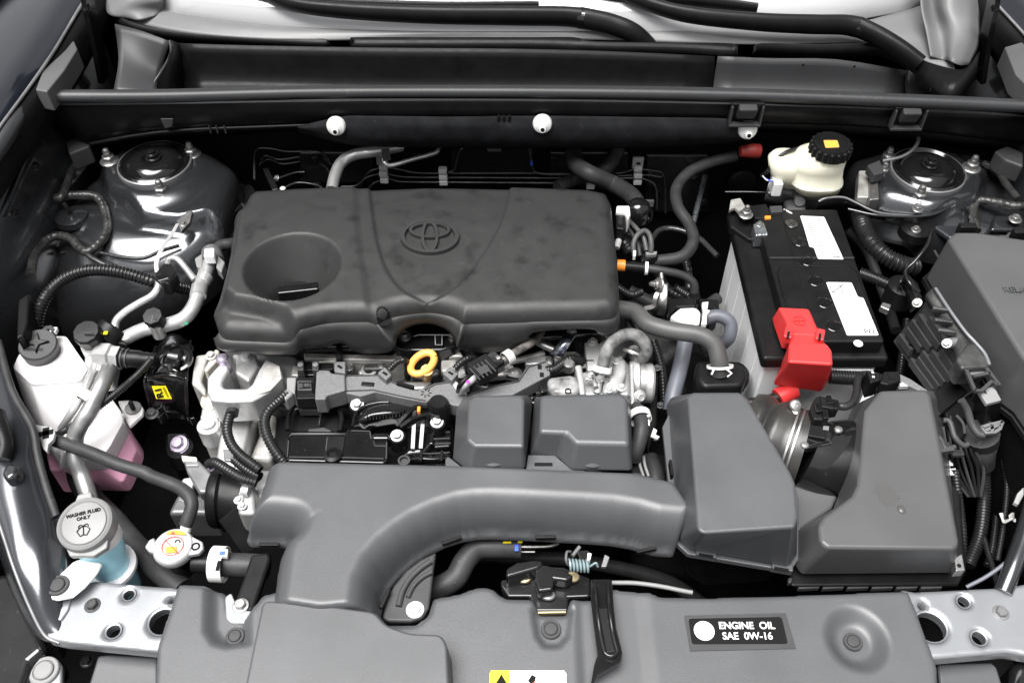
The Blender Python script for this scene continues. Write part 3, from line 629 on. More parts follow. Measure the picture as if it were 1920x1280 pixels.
def zcover(X, Y, d):
    z = ZC - rounded(d, .018, .019, 2.0)
    z += .006*np.exp(-((X + .10)/.30)**2) - .003
    back = smooth(.90, 1.0, Y); z -= .006*back
    s, _, _ = sdf(SH, X, Y); z -= .0045 * (1 - smooth(-.0035, .0015, s))
    l, _, _ = sdf(LEFT, X, Y); z += .0035 * (1 - smooth(-.006, .006, l))
    ls, _, _ = sdf(LSTEP, X, Y); z -= .020 * (1 - smooth(-.010, .008, ls))
    # lopsided cone-shaped dish, deepest near its front
    R_ = .0605; ax, ay = dish_a.x - dish_c.x, dish_a.y - dish_c.y
    ux, uy = X - dish_a.x, Y - dish_a.y; L = np.maximum(np.hypot(ux, uy), 1e-6); ux, uy = ux/L, uy/L
    bq = ax*ux + ay*uy; hit = -bq + np.sqrt(np.maximum(bq*bq - (ax*ax + ay*ay - R_*R_), 1e-9)); t = L/hit
    z = np.where(t < 1.0, z - .100*(np.clip(1 - t, 0, .80)**2/(np.clip(1 - t, 0, .80) + .012)), z)
    return np.maximum(z, -.047)
field('cover_shell', out, zcover, M['cover'], ec, res=.0021, skirt=lambda v: .004 if v.y < at(700, 560, 0).y and -.37 < v.x < .125 else .035, sharp=60)
_zf = zcover(np.array([p.x for p in Fp]), np.array([p.y for p in Fp]), np.zeros(len(Fp)))
Fq = [Vector((p.x, p.y, z)) for p, z in zip(Fp, _zf)]
Lq = [Vector((l.x, l.y, min(l.z, f.z - .008))) for l, f in zip(Lp, Fq)]
loft('front_wall', [[f + Vector((0, .0004, .0006)) for f in Fq], [f.lerp(l, .35) + Vector((0, -.0025, 0)) for f, l in zip(Fq, Lq)], [f.lerp(l, .7) + Vector((0, -.0025, 0)) for f, l in zip(Fq, Lq)], Lq], M['cover'], ec, closed=False, caps=False, sharp=60, solid=.0025)
# emblem: outer oval ring, wide upper oval and tall middle oval, raised from the cover
ezc = ZC - .0005
def oval(cx, cy, rx, ry, n=56):
    return [at(cx + rx*math.cos(2*math.pi*k/n), cy + ry*math.sin(2*math.pi*k/n), ezc) for k in range(n)]
def band(pts, w, h):
    n = len(pts); c = sum(pts, Vector())/n; rings = []
    for i in range(n):
        a, b = pts[i-1], pts[(i+1) % n]; t = (b - a).normalized(); o_ = Vector((-t.y, t.x, 0)); o_ = o_ if o_.dot(pts[i] - c) > 0 else -o_
        p = pts[i]; rings.append([p - o_*w - Vector((0, 0, .003)), p - o_*w*.8 + Vector((0, 0, h)), p + o_*w*.8 + Vector((0, 0, h)), p + o_*w - Vector((0, 0, .003))])
    vs = [v for r_ in rings for v in r_]; fs = []
    for i in range(n):
        j = (i+1) % n
        for k in range(3): fs.append([i*4+k, i*4+k+1, j*4+k+1, j*4+k])
    return vs, fs
ev, ef = [], []
for o_, w_, h_ in ((oval(806, 446, 51, 29), .0032, .0042), (oval(806, 434, 36, 13), .0024, .0036), (oval(806, 446, 13.5, 27), .0024, .0040)):
    v_, f_ = band(o_, w_, h_); b_ = len(ev); ev += v_; ef += [[i + b_ for i in f__] for f__ in f_]
mk('emblem', ev, ef, M['cover'], ec, sharp=30)
# serrated clip hole
cc = at(719, 588, ZC - .003); cc.z = float(zcover(np.array([cc.x]), np.array([cc.y]), sdf(out, np.array([cc.x]), np.array([cc.y]))[0])[0]) - .0045; n = 40
_sv = [cc] + [cc + Vector((math.cos(2*math.pi*k/n)*(.0092 if k % 2 else .0078), math.sin(2*math.pi*k/n)*(.0092 if k % 2 else .0078), 0)) for k in range(n)]
_sx, _sy = np.array([p.x for p in _sv]), np.array([p.y for p in _sv]); _sz = zcover(_sx, _sy, np.minimum(sdf(out, _sx, _sy)[0], 0))
mk('serrated_hole', [Vector((p.x, p.y, z + .0012)) for p, z in zip(_sv, _sz)], [[0, 1 + k, 1 + (k+1) % n] for k in range(n)], M['ink'], ec, smooth=False)
oc = thing('oil_filler_cap', 'ribbed black oil filler cap at the bottom of the dish', 'cap', at(560, 560, -.03))
lathe('cap_body', [(.021, -.02), (.021, .006), (.019, .009), (.0001, .009)], at(560, 556, -.030), M['black'], oc, seg=30)
gp = at(561, 549, -.008); box('grip', gp, (.050, .014, .020), M['gloss_black'], oc, axis_x=(1, .16, 0), bev=.002)
for k in range(9): box('grip_rib', gp + Vector((-.0145 + k*.0036, -.0058 + (-.0145 + k*.0036)*.16, .0)), (.0012, .0012, .012), M['black'], oc, axis_x=(1, .16, 0), bev=.0003)

# ================================================================== front intake duct with the two resonator chambers
du = thing('intake_duct', 'wide grey plastic intake duct curving across the front of the engine', 'intake duct', at(800, 1000, -.1))
ZD = -.045
lipf = q(8, [(1850, 590), (1740, 548), (1620, 512), (1500, 492), (1340, 480), (1180, 472), (1000, 462), (850, 456), (760, 458), (680, 470), (580, 502), (480, 550), (400, 604), (330, 665), (270, 735), (235, 815), (214, 912)])
outd = [at(1263, 1037, -.094)] + [at(x, y, -.094) for x, y in lipf[1:]] + [at(706, 1150, -.07), at(600, 1142, -.05), at(507, 1128, -.05), at(500, 1112, -.06), at(515, 1060, -.085), at(528, 1030, -.085), at(545, 1012, -.083), at(520, 1009, -.083), at(463, 1008, -.083), at(455, 998, -.08), at(462, 960, -.07), at(478, 890, -.055), at(486, 870, -.05), at(500, 866, -.05), at(850, 874, -.05), at(1190, 888, -.05), at(1262, 905, -.05), at(1292, 960, -.06)]
top_edge = P([(1275, 960), (1144, 957), (990, 950), (880, 956), (800, 985), (740, 1030), (705, 1075), (690, 1130), (688, 1180), (560, 1200), (520, 1125), (532, 1062), (560, 1025), (600, 1000), (640, 985)], ZD)
outd2 = [p if i < 25 else p for i, p in enumerate(outd)]
outd2 = [Vector((p.x, p.y + (.25 if i >= len(lipf) + 12 and i < len(outd) - 1 else 0), p.z)) for i, p in enumerate(outd)]
for i in (len(lipf) - 1, len(lipf), len(lipf) + 1, len(lipf) + 2, len(lipf) + 3): outd2[i] = outd2[i] + Vector((0, -.12, 0))
outd2[-1] = outd2[-1] + Vector((.2, .3, 0)); outd2[0] = outd2[0] + Vector((.2, -.02, 0))
def zduct(X, Y, d):
    d2, _, _ = sdf(outd2, X, Y); d2 = np.minimum(np.minimum(d2, 0) + .0035, 0)
    z = ZD - rounded_k(d2, .028, .048, .95) - rounded(d, .006, .006)
    # shoulder where the duct bends down into the snorkel
    sn, _, _ = sdf(P([(440, 1012), (560, 1003), (610, 990), (585, 1020), (560, 1050), (545, 1180), (420, 1180)], -.08), X, Y)
    z -= .004*(1 - smooth(-.030, .004, sn))
    return z
field('duct_shell', fillet(outd, .004), zduct, M['plastic'], du, res=.0018, skirt=.004, sharp=60)
for x, y, a in ((847, 1013, .38), (1023, 1007, .02), (1212, 1031, .22), (722, 1122, 1.25), (505, 1021, 0)):
    p = at(x, y, -.0915); box('snap_tab', p, (.022, .004, .005), M['black'], du, axis_x=(math.cos(a), math.sin(a), 0), bev=.0008)
def chamber(top, bot, name):
    return frustum(name, P(top), P(bot), M['plastic'], du, bev=.0055, seg=4)
chamber([(890, 742, -.018), (978, 741, -.018), (983, 750, -.018), (982, 838, -.018), (972, 836, -.018), (890, 836, -.018), (876, 824, -.018), (880, 752, -.018)],
        [(868, 745, -.07), (990, 741, -.07), (1000, 752, -.07), (985, 880, -.055), (975, 884, -.055), (878, 886, -.055), (848, 862, -.062), (855, 765, -.07)], 'resonator_chamber')
chamber([(1018, 741, -.016), (1165, 738, -.016), (1176, 748, -.016), (1180, 832, -.016), (1080, 830, -.016), (1062, 812, -.016), (1012, 810, -.016), (1014, 748, -.016)],
        [(1000, 745, -.07), (1172, 740, -.07), (1184, 752, -.07), (1186, 886, -.052), (1070, 884, -.052), (1046, 862, -.058), (992, 858, -.062), (1000, 760, -.07)], 'resonator_chamber')
for x, y, r in ((925, 849, .019), (1110, 851, .019)):
    lathe('chamber_neck', [(r, -.03), (r, .002), (r - .003, .005), (.0001, .005)], at(x, y, -.046), M['plastic'], du, seg=30)
for pts in ([(840, 855), (868, 876), (905, 884), (905, 890), (835, 886), (835, 860)], [(990, 852), (1040, 853), (1068, 876), (1098, 882), (1098, 890), (985, 890)]): frustum('chamber_flange', P(pts, -.052), -.075, M['plastic'], du, bev=.001)
box('flange_slot', at(1019, 870, -.0512), (.020, .004, .001), M['ink'], du, bev=.0003)
# intake duct mounting flange with bolt under the bend
br = frustum('mounting_flange', P(q(8, [(530, 545), (515, 640), (500, 790), (490, 860), (455, 915), (385, 935), (260, 935), (228, 915), (245, 830), (290, 735), (360, 650), (440, 590)]), -.099), -.107, M['dark_grey'], du, bev=.003)
tube('flange_rib', P(q(8, [(500, 600), (440, 640), (380, 700), (340, 770), (318, 850)]), -.097), .0032, M['dark_grey'], du, seg=8); tube('flange_rib', P(q(8, [(505, 660), (450, 690), (400, 740), (370, 800)]), -.097), .0026, M['dark_grey'], du, seg=8)
hw('bolt', du, at(*q(8, [(412, 872)])[0], -.099), .0105, M['white'], name='bolt')
frustum('bolt_arm', P(q(7, [(1400, 560), (1500, 545), (1510, 580), (1440, 790), (1415, 870), (1340, 905), (1300, 880), (1300, 830), (1330, 770)]), -.097), -.11, M['black'], du, bev=.004); hw('bolt', du, at(*q(7, [(1345, 850)])[0], -.096), .0095, M['steel'])

# ================================================================== upper resonator box and airbox
rb = thing('resonator_box', 'tall grey plastic resonator box between the duct and the air cleaner', 'resonator box', at(1400, 950, -.1))
topr = [(1290, 742, -.012), (1300, 736, -.012), (1388, 736, -.012), (1402, 750, -.012), (1482, 886, -.012), (1490, 905, -.012), (1495, 970, -.012), (1490, 988, -.012), (1318, 1000, -.012), (1308, 992, -.012)]
botr = [(1248, 760, -.10), (1258, 744, -.10), (1385, 736, -.10), (1405, 750, -.10), (1484, 900, -.10), (1490, 920, -.10), (1494, 1040, -.085), (1478, 1064, -.085), (1292, 1030, -.085), (1272, 1012, -.085)]
frustum('box_body', P(topr), P(botr), M['plastic'], rb, bev=.006, seg=5)
flp = P([(1242, 800, -.088), (1262, 760, -.088), (1470, 860, -.088), (1497, 930, -.088), (1499, 1046, -.088), (1482, 1070, -.088), (1290, 1038, -.088), (1264, 1014, -.088)])
frustum('rim_flange', flp, -.096, M['plastic'], rb, bev=.0015)
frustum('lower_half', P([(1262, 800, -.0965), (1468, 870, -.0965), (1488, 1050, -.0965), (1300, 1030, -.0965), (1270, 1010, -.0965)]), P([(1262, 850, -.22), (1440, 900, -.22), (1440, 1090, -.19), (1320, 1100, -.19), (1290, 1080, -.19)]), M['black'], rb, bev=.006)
for u, v in ((130, 565), (552, 640)): x, y = q(9, [(u, v)])[0]; box('snap_tab', at(x, y, -.089), (.022, .008, .010), M['plastic'], rb, axis_x=(1, -.2, 0), bev=.001); box('tab_slot', at(x, y + 1, -.0835), (.015, .003, .001), M['ink'], rb, axis_x=(1, -.2, 0), bev=.0002)
box('side_slot', at(1258, 880, -.05), (.003, .02, .010), M['ink'], rb, bev=.0005)

ab = thing('air_cleaner', 'bulky grained black air cleaner housing with a dried water mark', 'air cleaner', at(1650, 1000, -.2))
topa = [(1652, 732, -.03), (1735, 731, -.03), (1744, 742, -.03), (1798, 1018, -.03), (1790, 1030, -.03), (1552, 1027, -.03), (1538, 1015, -.03), (1535, 985, -.03), (1545, 968, -.03), (1598, 930, -.03), (1608, 910, -.03), (1622, 770, -.03)]
bota = [(1598, 760, -.11), (1760, 732, -.11), (1772, 742, -.11), (1795, 1052, -.10), (1785, 1075, -.10), (1500, 1078, -.10), (1488, 1060, -.10), (1490, 1000, -.10), (1510, 985, -.10), (1560, 955, -.10), (1570, 930, -.10), (1582, 800, -.11)]
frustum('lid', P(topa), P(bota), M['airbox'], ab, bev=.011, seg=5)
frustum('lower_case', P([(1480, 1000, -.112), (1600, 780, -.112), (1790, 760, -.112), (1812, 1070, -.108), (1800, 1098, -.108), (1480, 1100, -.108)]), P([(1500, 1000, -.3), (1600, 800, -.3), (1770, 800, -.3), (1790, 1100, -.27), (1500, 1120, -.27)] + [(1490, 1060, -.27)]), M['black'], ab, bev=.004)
for k in range(6):
    x0 = 1497 + k*46; frustum('case_rib', P([(x0, 1091), (x0 + 40, 1089), (x0 + 40, 1101), (x0, 1103)], -.112), -.119, M['dark_grey'], ab, bev=.001)
frustum('rim_strip', P([(1478, 1082), (1800, 1074), (1800, 1083), (1478, 1092)], -.109), -.116, M['dark_grey'], ab, bev=.001)
# spring clip of the lid
sc_ = q(9, [(1515, 580), (1560, 556), (1578, 650), (1525, 655)]); frustum('spring_clip', P(sc_, -.072), -.085, M['steel'], ab, bev=.0012); x, y = q(9, [(1543, 625)])[0]; lathe('clip_hole', [(.0022, 0), (.0022, .0006), (.0001, .0007)], at(x, y, -.0718), M['ink'], ab, seg=10)
# dried water mark: a thin film with its own outline, and one drop
wm = bpy.data.materials.new('water_film'); wm.use_nodes = True; wb = wm.node_tree.nodes['Principled BSDF']; wb.inputs['Base Color'].default_value = (.068, .067, .066, 1); wb.inputs['Roughness'].default_value = .30
cw_ = at(1662, 925, -.0297); pts_ = []
for k in range(44):
    a = 2*math.pi*k/44; rr = (1 + .09*math.sin(9*a) + .10*random.uniform(-1, 1)); pts_.append(cw_ + Vector((math.cos(a)*.0105*rr, math.sin(a)*.0150*rr, 0)))
mk('water_film', pts_, [list(range(44))], wm, ab, smooth=False)
lathe('water_drop', [(.0042, 0), (.0038, .001), (.0025, .0019), (.0001, .0022)], at(1690, 955, -.0299), wm, ab, seg=16, squash=1.25); lathe('water_drop', [(.0022, 0), (.0018, .0008), (.0001, .0012)], at(1683, 931, -.0299), wm, ab, seg=12)
# outlet neck of the air cleaner (towards the sensor hose)
t_ = tube('outlet_neck', [at(1590, 865, -.105), at(1545, 865, -.10), at(1508, 850, -.095)], [.050, .047, .046], M['gloss_black'], ab, seg=32, n=4)
frustum('neck_gusset', P([(1484, 905, -.10), (1500, 906, -.10), (1572, 928, -.10), (1560, 952, -.10), (1510, 985, -.10), (1494, 1000, -.10)]), -.16, M['airbox'], ab, bev=.004)

# ================================================================== radiator cover, silver support panel
rc_ = thing('radiator_cover', 'grey plastic radiator cover with snorkel bulge along the front edge', 'radiator cover', at(1000, 1250, -.12))
ZR = -.085
outr = [(332, 1094), (340, 1091), (412, 1096), (424, 1106), (427, 1130), (455, 1150), (478, 1130), (492, 1112), (520, 1106), (700, 1135), (725, 1168), (780, 1168), (803, 1150), (812, 1118), (860, 1110), (886, 1100), (905, 1097), (925, 1100), (938, 1112), (952, 1119), (1000, 1120), (1012, 1145), (1062, 1145), (1070, 1119), (1112, 1119), (1116, 1100), (1150, 1098), (1220, 1107), (1240, 1116), (1330, 1117), (1500, 1112), (1700, 1104), (1708, 1110), (1735, 1180), (1760, 1250), (1760, 1262), (1770, 1400), (280, 1400), (292, 1225), (292, 1212)]
SN = P([(492, 1040), (560, 1040), (690, 1040), (712, 1172), (760, 1184), (828, 1186), (836, 1200), (846, 1420), (420, 1420), (462, 1260)], -.07)
PIT = at(1607, 1196, ZR); LPIT = P([(384, 1060), (440, 1060), (470, 1100), (470, 1205), (425, 1212), (398, 1205), (382, 1180)], ZR)
HND = P([(1000, 1140), (1072, 1140), (1064, 1190), (1048, 1208), (1022, 1208), (1008, 1190)], ZR)
def zrad(X, Y, d):
    z = ZR - rounded(d, .006, .006, 2) + 0*X
    p = np.hypot((X - PIT.x)/.034, (Y - PIT.y)/.037); p2 = np.hypot((X - PIT.x + .004)/.0175, (Y - PIT.y - .0)/.0175)
    z -= .013*(1 - smooth(.45, 1.0, p)); z += 0*p2
    l, _, _ = sdf(LPIT, X, Y); z -= .012*(1 - smooth(-.012, .003, l))
    h, _, _ = sdf(HND, X, Y); z -= .006*(1 - smooth(-.003, .004, h))
    z -= .0035*smooth(at(1110, 1200, ZR).x, at(1090, 1200, ZR).x, X)*0
    # broad flat step on the right third and forward roll-off
    z -= .003*(1 - smooth(at(1195, 1200, ZR).x, at(1230, 1200, ZR).x, X))*smooth(at(1075, 1200, ZR).x, at(1095, 1200, ZR).x, X)
    z -= .05*smooth(.345, .27, Y)
    return z
field('cover_shell', fillet(P(outr, ZR), .0035), zrad, M['plastic'], rc_, res=.0026, skirt=.008, sharp=60)
for x, y, z, r in ((1033, 1180, ZR - .005, .0135), (1599, 1203, ZR - .0115, .0125), (441, 1193, ZR - .010, .0125)):
    hw('push_clip', rc_, at(x, y, z), r, M['dark_grey'])
snc = [(493, 1124), (600, 1132), (704, 1146), (722, 1170), (768, 1186), (826, 1188), (838, 1206), (842, 1290), (846, 1400), (440, 1400), (462, 1275)]
_st = fillet(P(snc, -.050), .008); _sc = sum(_st, Vector())/len(_st)
frustum('snorkel_cover', _st, [Vector((p.x + (p.x - _sc.x)*.05, p.y + (p.y - _sc.y)*.05 if p.y < .42 else p.y, -.096)) for p in _st], M['plastic'], rc_, bev=.011, seg=6)
frustum('clip_plate', fillet(P(q(7, [(1255, 800), (1290, 775), (1330, 870), (1430, 880), (1430, 945), (1290, 945), (1262, 920)]), ZR - .0105), .003), ZR - .014, M['silver'], rc_, bev=.0008)
# oil grade plate
op = P(q(9, [(10, 902), (575, 888), (634, 1086), (42, 1100)]), ZR + .0012)
pl = frustum('oil_grade_plate', op, ZR - .001, M['dark_grey'], rc_, bev=.0004)
ip = P(q(9, [(32, 920), (552, 910), (588, 1060), (52, 1062)]), ZR + .0016)
frustum('print_panel', fillet(ip, .003), ZR + .0012, M['ink'], pl, bev=0)
x, y = q(9, [(120, 988)])[0]; lathe('round_mark', [(.0103, 0), (.0103, .0004), (.0001, .0005)], at(x, y, ZR + .0017), M['label'], pl, seg=32)
for body, u, v in (('ENGINE  OIL', 357, 960), ('SAE  0W-16', 362, 1018)):
    x, y = q(9, [(u, v)])[0]; text(body, at(x, y, ZR + .0019), .0104, M['label'], pl, sx=.96, bold=.0002)
# warning sticker cut off at the photograph's lower edge
stx = P([(921, 1256), (1058, 1256), (1062, 1262), (1062, 1335), (918, 1335), (918, 1262)], ZR + .0008); stk = frustum('warning_sticker', stx, ZR - .001, M['label'], rc_, bev=.0003)
frustum('yellow_field', P([(921, 1256), (956, 1256), (956, 1335), (918, 1335), (918, 1262)], ZR + .0012), ZR + .0005, M['yellow'], stk, bev=0)
tri = at(940, 1274, ZR + .0015); mk('warning_triangle', [tri + Vector((0, .006, 0)), tri + Vector((-.0065, -.005, 0)), tri + Vector((.0065, -.005, 0))], [[0, 1, 2]], M['ink'], stk, smooth=False)
mk('warning_figure', P([(990, 1275), (997, 1264), (1005, 1268), (1003, 1276), (995, 1282)], ZR + .0014), [[0, 1, 2, 3, 4]], M['ink'], stk, smooth=False); mk('warning_figure', P([(985, 1284), (1003, 1277), (1008, 1290), (988, 1295)], ZR + .0013), [[0, 1, 2, 3]], M['red_ink'], stk, smooth=False)

# silver radiator support, two visible ends
def support(pts, holes, label, bolts, pz=-.098):
    t = thing('radiator_support', label, 'support panel', P(pts, pz)[0], 'silver radiator support ends')
    hs = [circle(at(x, y, pz), r, 20) for x, y, r in holes]
    field('panel', fillet(P(pts, pz), .004), lambda X, Y, d: pz - rounded(d, .004, .003) + .0012*np.sin(X*60)*0, M['silver'], t, res=.0026, skirt=.012, holes=hs)
    for x, y, r in holes:
        if r > .006: lathe('hole_collar', [(r + .0002, -.006), (r + .0002, -.0005), (r - .0015, -.0012), (r - .0015, -.006)], at(x, y, pz), M['silver'], t, seg=20)
    for x, y, r, m_ in bolts: hw('bolt', t, at(x, y, pz - .001), r, M[m_])
    return t
support(q(7, [(420, 740), (520, 705), (760, 728), (1020, 748), (1060, 760), (1060, 1105), (880, 1105), (350, 1052), (255, 1030), (245, 880), (262, 780)]), q(7, [(718, 787, .008*2.9766), (632, 988, .010*2.9766), (952, 814, .0045*2.9766), (905, 935, .017*2.9766)]) and [(241, 1114, .0072), (212, 1182, .0085), (320, 1123, .0042), (305, 1164, .0155)],
    'silver perforated radiator support end beside the washer filler', [(174, 1135, .0095, 'dark_grey')])
support([(1690, 1102), (1712, 1108), (1875, 1100), (1960, 1088), (1990, 1240), (1890, 1222), (1757, 1234), (1700, 1235)], [(1730, 1134, .0045), (1807, 1127, .0075), (1745, 1174, .0175), (1836, 1195, .0085)], 'silver perforated radiator support end beside the oil grade plate', [(1876, 1149, .0095, 'grey_metal')])
TUBE[0] = .74
# ================================================================== battery
bt = thing('car_battery', 'black topped car battery with white labels in a pale grey case', 'battery', Vector((.38, .88, -.27)))
def wbox(name, x0, x1, y0, y1, z0, z1, m, par, bev=.002, seg=3):
    return frustum(name, [Vector(p) for p in ((x0, y0, z1), (x1, y0, z1), (x1, y1, z1), (x0, y1, z1))], z0, m, par, bev=bev, seg=seg)
wbox('case', .314, .456, .757, 1.004, -.27, -.066, M['case'], bt, .004)
for k in range(5): wbox('case_rib', .3136, .3145, .79 + k*.043, .793 + k*.043, -.26, -.07, M['case'], bt, .0008)
wbox('case_step', .36, .45, .750, .758, -.083, -.076, M['case'], bt, .001)
wbox('lid_base', .307, .462, .748, 1.012, -.072, -.052, M['black'], bt, .005)
blk_ = wbox('lid_block', .338, .452, .757, 1.005, -.055, -.031, M['black'], bt, .003)
zt = -.0308
box('lid_groove', (.395, .902, zt), (.112, .0022, .0006), M['ink'], blk_, bev=0); box('lid_seam', (.372, .882, zt), (.0014, .225, .0006), M['ink'], blk_, bev=0)
fr_ = [(.344, .768), (.344, .876), (.352, .890), (.440, .890), (.448, .878), (.449, .77)]
tube('lid_bead', [Vector((x, y, zt)) for x, y in fr_], .0010, M['gloss_black'], bt, seg=6, smooth=False)
tube('lid_bead', [Vector((.340, .9055, zt)), Vector((.451, .9055, zt))], .0011, M['dark_grey'], bt, seg=6, smooth=False)
for u, v in ((450, 215), (495, 323), (543, 436), (590, 553), (643, 680), (697, 815)):
    x, y = cr(4, [(u, v)])[0]; c = at(x, y, zt)
    pg = lathe('cell_plug', [(.0098, -.001), (.0098, .0008), (.0090, .0012), (.0086, .0004), (.0001, .0004)], c, M['gloss_black'], bt, seg=26)
    for a in (.5, 2.07): box('plug_slot', c + Vector((0, 0, .0008)), (.010, .0016, .0010), M['gloss_black'], pg, axis_x=(math.cos(a), math.sin(a), 0), bev=.0002)
def blabel(pts, name):
    t_ = frustum(name, fillet(P(pts, zt + .0006), .002), zt - .0006, M['label'], bt, bev=0); return t_
l1 = blabel(cr(4, [(500, 170), (640, 176), (755, 425), (605, 422), (580, 355), (555, 350), (520, 230)]), 'care_label')
l2 = blabel(cr(4, [(652, 558), (800, 560), (840, 645), (870, 650), (960, 868), (775, 868)]), 'type_label')
def lerp2(a, b, f): return (a[0] + (b[0]-a[0])*f, a[1] + (b[1]-a[1])*f)
def print_rows(par, A, B, C, D, rows, m, z, seed, fill=.8):                # rows of fine print, too small to read
    rnd = random.Random(seed); vs, fs = [], []
    for i in range(rows):
        f0 = (i + .25)/rows; f1 = (i + .62)/rows; L0, L1, R0, R1 = lerp2(A, D, f0), lerp2(A, D, f1), lerp2(B, C, f0), lerp2(B, C, f1); s = .03
        while s < .93:
            w = rnd.uniform(.02, .09); e = min(s + w, .97)
            if rnd.random() < fill:
                b = len(vs); vs += P([lerp2(L0, R0, s), lerp2(L0, R0, e), lerp2(L1, R1, e), lerp2(L1, R1, s)], z); fs.append([b, b+1, b+2, b+3])
            s = e + .018
    return mk('fine_print', vs, fs, m, par, smooth=False)
c4 = lambda *p: cr(4, [p])[0]
print_rows(l1, c4(515, 178), c4(630, 182), c4(742, 415), c4(622, 412), 20, M['ink'], zt + .0009, 3)
# type label: crossed-bin box, code down the edge, square code stays blank, big letters
ln_ = [P(cr(4, p), zt + .0009) for p in ([(672, 575), (735, 580), (752, 620), (690, 618)],)]
tube('symbol_line', ln_[0] + [ln_[0][0]], .0010, M['grey_ink'], l2, seg=4, smooth=False); tube('symbol_line', P(cr(4, [(690, 618), (752, 572)]), zt + .0009), .0010, M['grey_ink'], l2, seg=4, smooth=False)
mk('dark_corner', P(cr(4, [(806, 566), (826, 568), (858, 640), (836, 640)]), zt + .0009), [[0, 1, 2, 3]], M['ink'], l2, smooth=False)
cd = P(cr(4, [(750, 735)]), zt + .0009)[0]; e1 = P(cr(4, [(720, 690), (785, 790)]), zt)
text('S5NN00088', cd, .0075, M['grey_ink'], l2, xdir=(e1[0] - e1[1]), sx=1.0, ext=.0001) if 0 else None
print_rows(l2, c4(708, 690), c4(742, 690), c4(800, 792), c4(766, 792), 9, M['ink'], zt + .0009, 8, .95)
cd = P(cr(4, [(908, 840)]), zt + .0009)[0]; text('TM', cd, .011, M['ink'], l2, xdir=(-1, .05, 0), ext=.0001)
lathe('white_dot', [(.0055, 0), (.0055, .0006), (.0001, .0007)], at(1609, 644, -.0305) + Vector((0, -.0, 0)), M['label'], bt, seg=20)
# terminals and clamp
lathe('negative_post', [(.009, 0), (.008, .016), (.007, .018), (.0001, .018)], at(1424, 440, -.052), M['steel'], bt, seg=20)
bc = thing('battery_terminal', 'metal negative battery clamp with sensor block at the rear corner', 'terminal clamp', at(1420, 425, -.05))
frustum('clamp', P(cr(4, [(225, 215), (290, 210), (315, 280), (240, 285)]), -.028), -.05, M['foil'], bc, bev=.002); hw('bolt', bc, at(1424, 421, -.028), .0058, M['steel']); hw('nut', bc, at(1398, 403, -.03), .0065, M['steel'])
frustum('strap', P(cr(4, [(95, 75), (150, 65), (190, 130), (180, 185), (120, 120), (85, 135)]), -.03), -.036, M['alu_dirty'], bc, bev=.001)
frustum('sensor_block', P(cr(4, [(190, 110), (300, 98), (330, 150), (340, 180), (240, 185)]), -.03), -.052, M['black'], bc, bev=.002)
frustum('connector', P(cr(4, [(320, 112), (395, 108), (400, 145), (330, 150)]), -.026), -.045, M['dark_grey'], bc, bev=.0015); frustum('orange_lock', P(cr(4, [(292, 170), (328, 168), (330, 185), (295, 187)]), -.0285), -.034, M['orange'], bc, bev=.0005)
tube('sensor_lead', [(1470, 393, -.035), (1480, 398, -.03), (1490, 404, -.036)], .0018, M['cable_white'], bc, seg=8)
frustum('clamp_wall', P(cr(4, [(78, 140), (120, 120), (150, 190), (215, 205), (240, 300), (205, 310), (90, 230)]), -.045), -.06, M['black'], bc, bev=.003)

# ---- red terminal cover
rd = thing('terminal_cover', 'bright red plastic cover over the positive battery terminal', 'terminal cover', at(1500, 690, -.09))
def hexa(name, top, bot, m, par, bev=.003): return frustum(name, P(top), P(bot), m, par, bev=bev, seg=3)
hexa('upper_hood', [(1459, 575, -.014), (1516, 579, -.014), (1531, 617, -.014), (1531, 630, -.014), (1482, 628, -.014), (1474, 600, -.014)], [(1447, 597, -.045), (1520, 585, -.045), (1540, 630, -.045), (1545, 660, -.045), (1465, 655, -.045), (1450, 612, -.045)], M['red'], rd)
hexa('bridge', [(1478, 612, -.016), (1534, 614, -.016), (1545, 650, -.012), (1482, 648, -.012)], [(1470, 622, -.05), (1545, 625, -.05), (1556, 665, -.05), (1475, 660, -.05)], M['red'], rd, .002)
hexa('main_box', [(1480, 640, -.006), (1548, 642, -.006), (1559, 655, -.006), (1563, 684, -.006), (1478, 679, -.006)], [(1462, 690, -.085), (1552, 690, -.085), (1562, 700, -.085), (1540, 736, -.080), (1448, 722, -.080)], M['red'], rd, .004)
for x, y in ((1477, 628), (1536, 632)): box('latch', at(x, y, -.012), (.010, .018, .012), M['red'], rd, axis_x=(1, -.35, 0), bev=.0015); box('latch_gap', at(x + 1, y, -.0055), (.003, .012, .0008), M['ink'], rd, axis_x=(1, -.35, 0), bev=0)
tube('cable_shroud', [at(1458, 746, -.092), at(1472, 738, -.09), at(1488, 729, -.088)], [.0115, .0125, .0125], M['red'], rd, seg=16, n=3)
pc = at(1499, 601, -.0128); lathe('plus_mark', [(.0078, 0), (.0078, .0005), (.0070, .0005), (.0070, 0)], pc, M['red'], rd, seg=26)
for a in (0, 1.571): box('plus_mark', pc + Vector((0, 0, .0002)), (.012, .0012, .0007), M['red'], rd, axis_x=(math.cos(a), math.sin(a), 0), bev=0)
tag(tube('battery_cable', [(1400, 756, -.105), (1430, 754, -.098), (1465, 742, -.092), (1490, 730, -.09)], .0105, M['conduit'], corr=(.0035, .12)), 'thick corrugated black cable leaving the red terminal cover', 'cable')
tag(tube('battery_cable', [(1556, 706, -.075), (1590, 708, -.075), (1625, 710, -.075), (1650, 714, -.08)], .0125, M['conduit'], corr=(.004, .14)), 'thick corrugated conduit running from the red cover to the wiring guide', 'conduit')
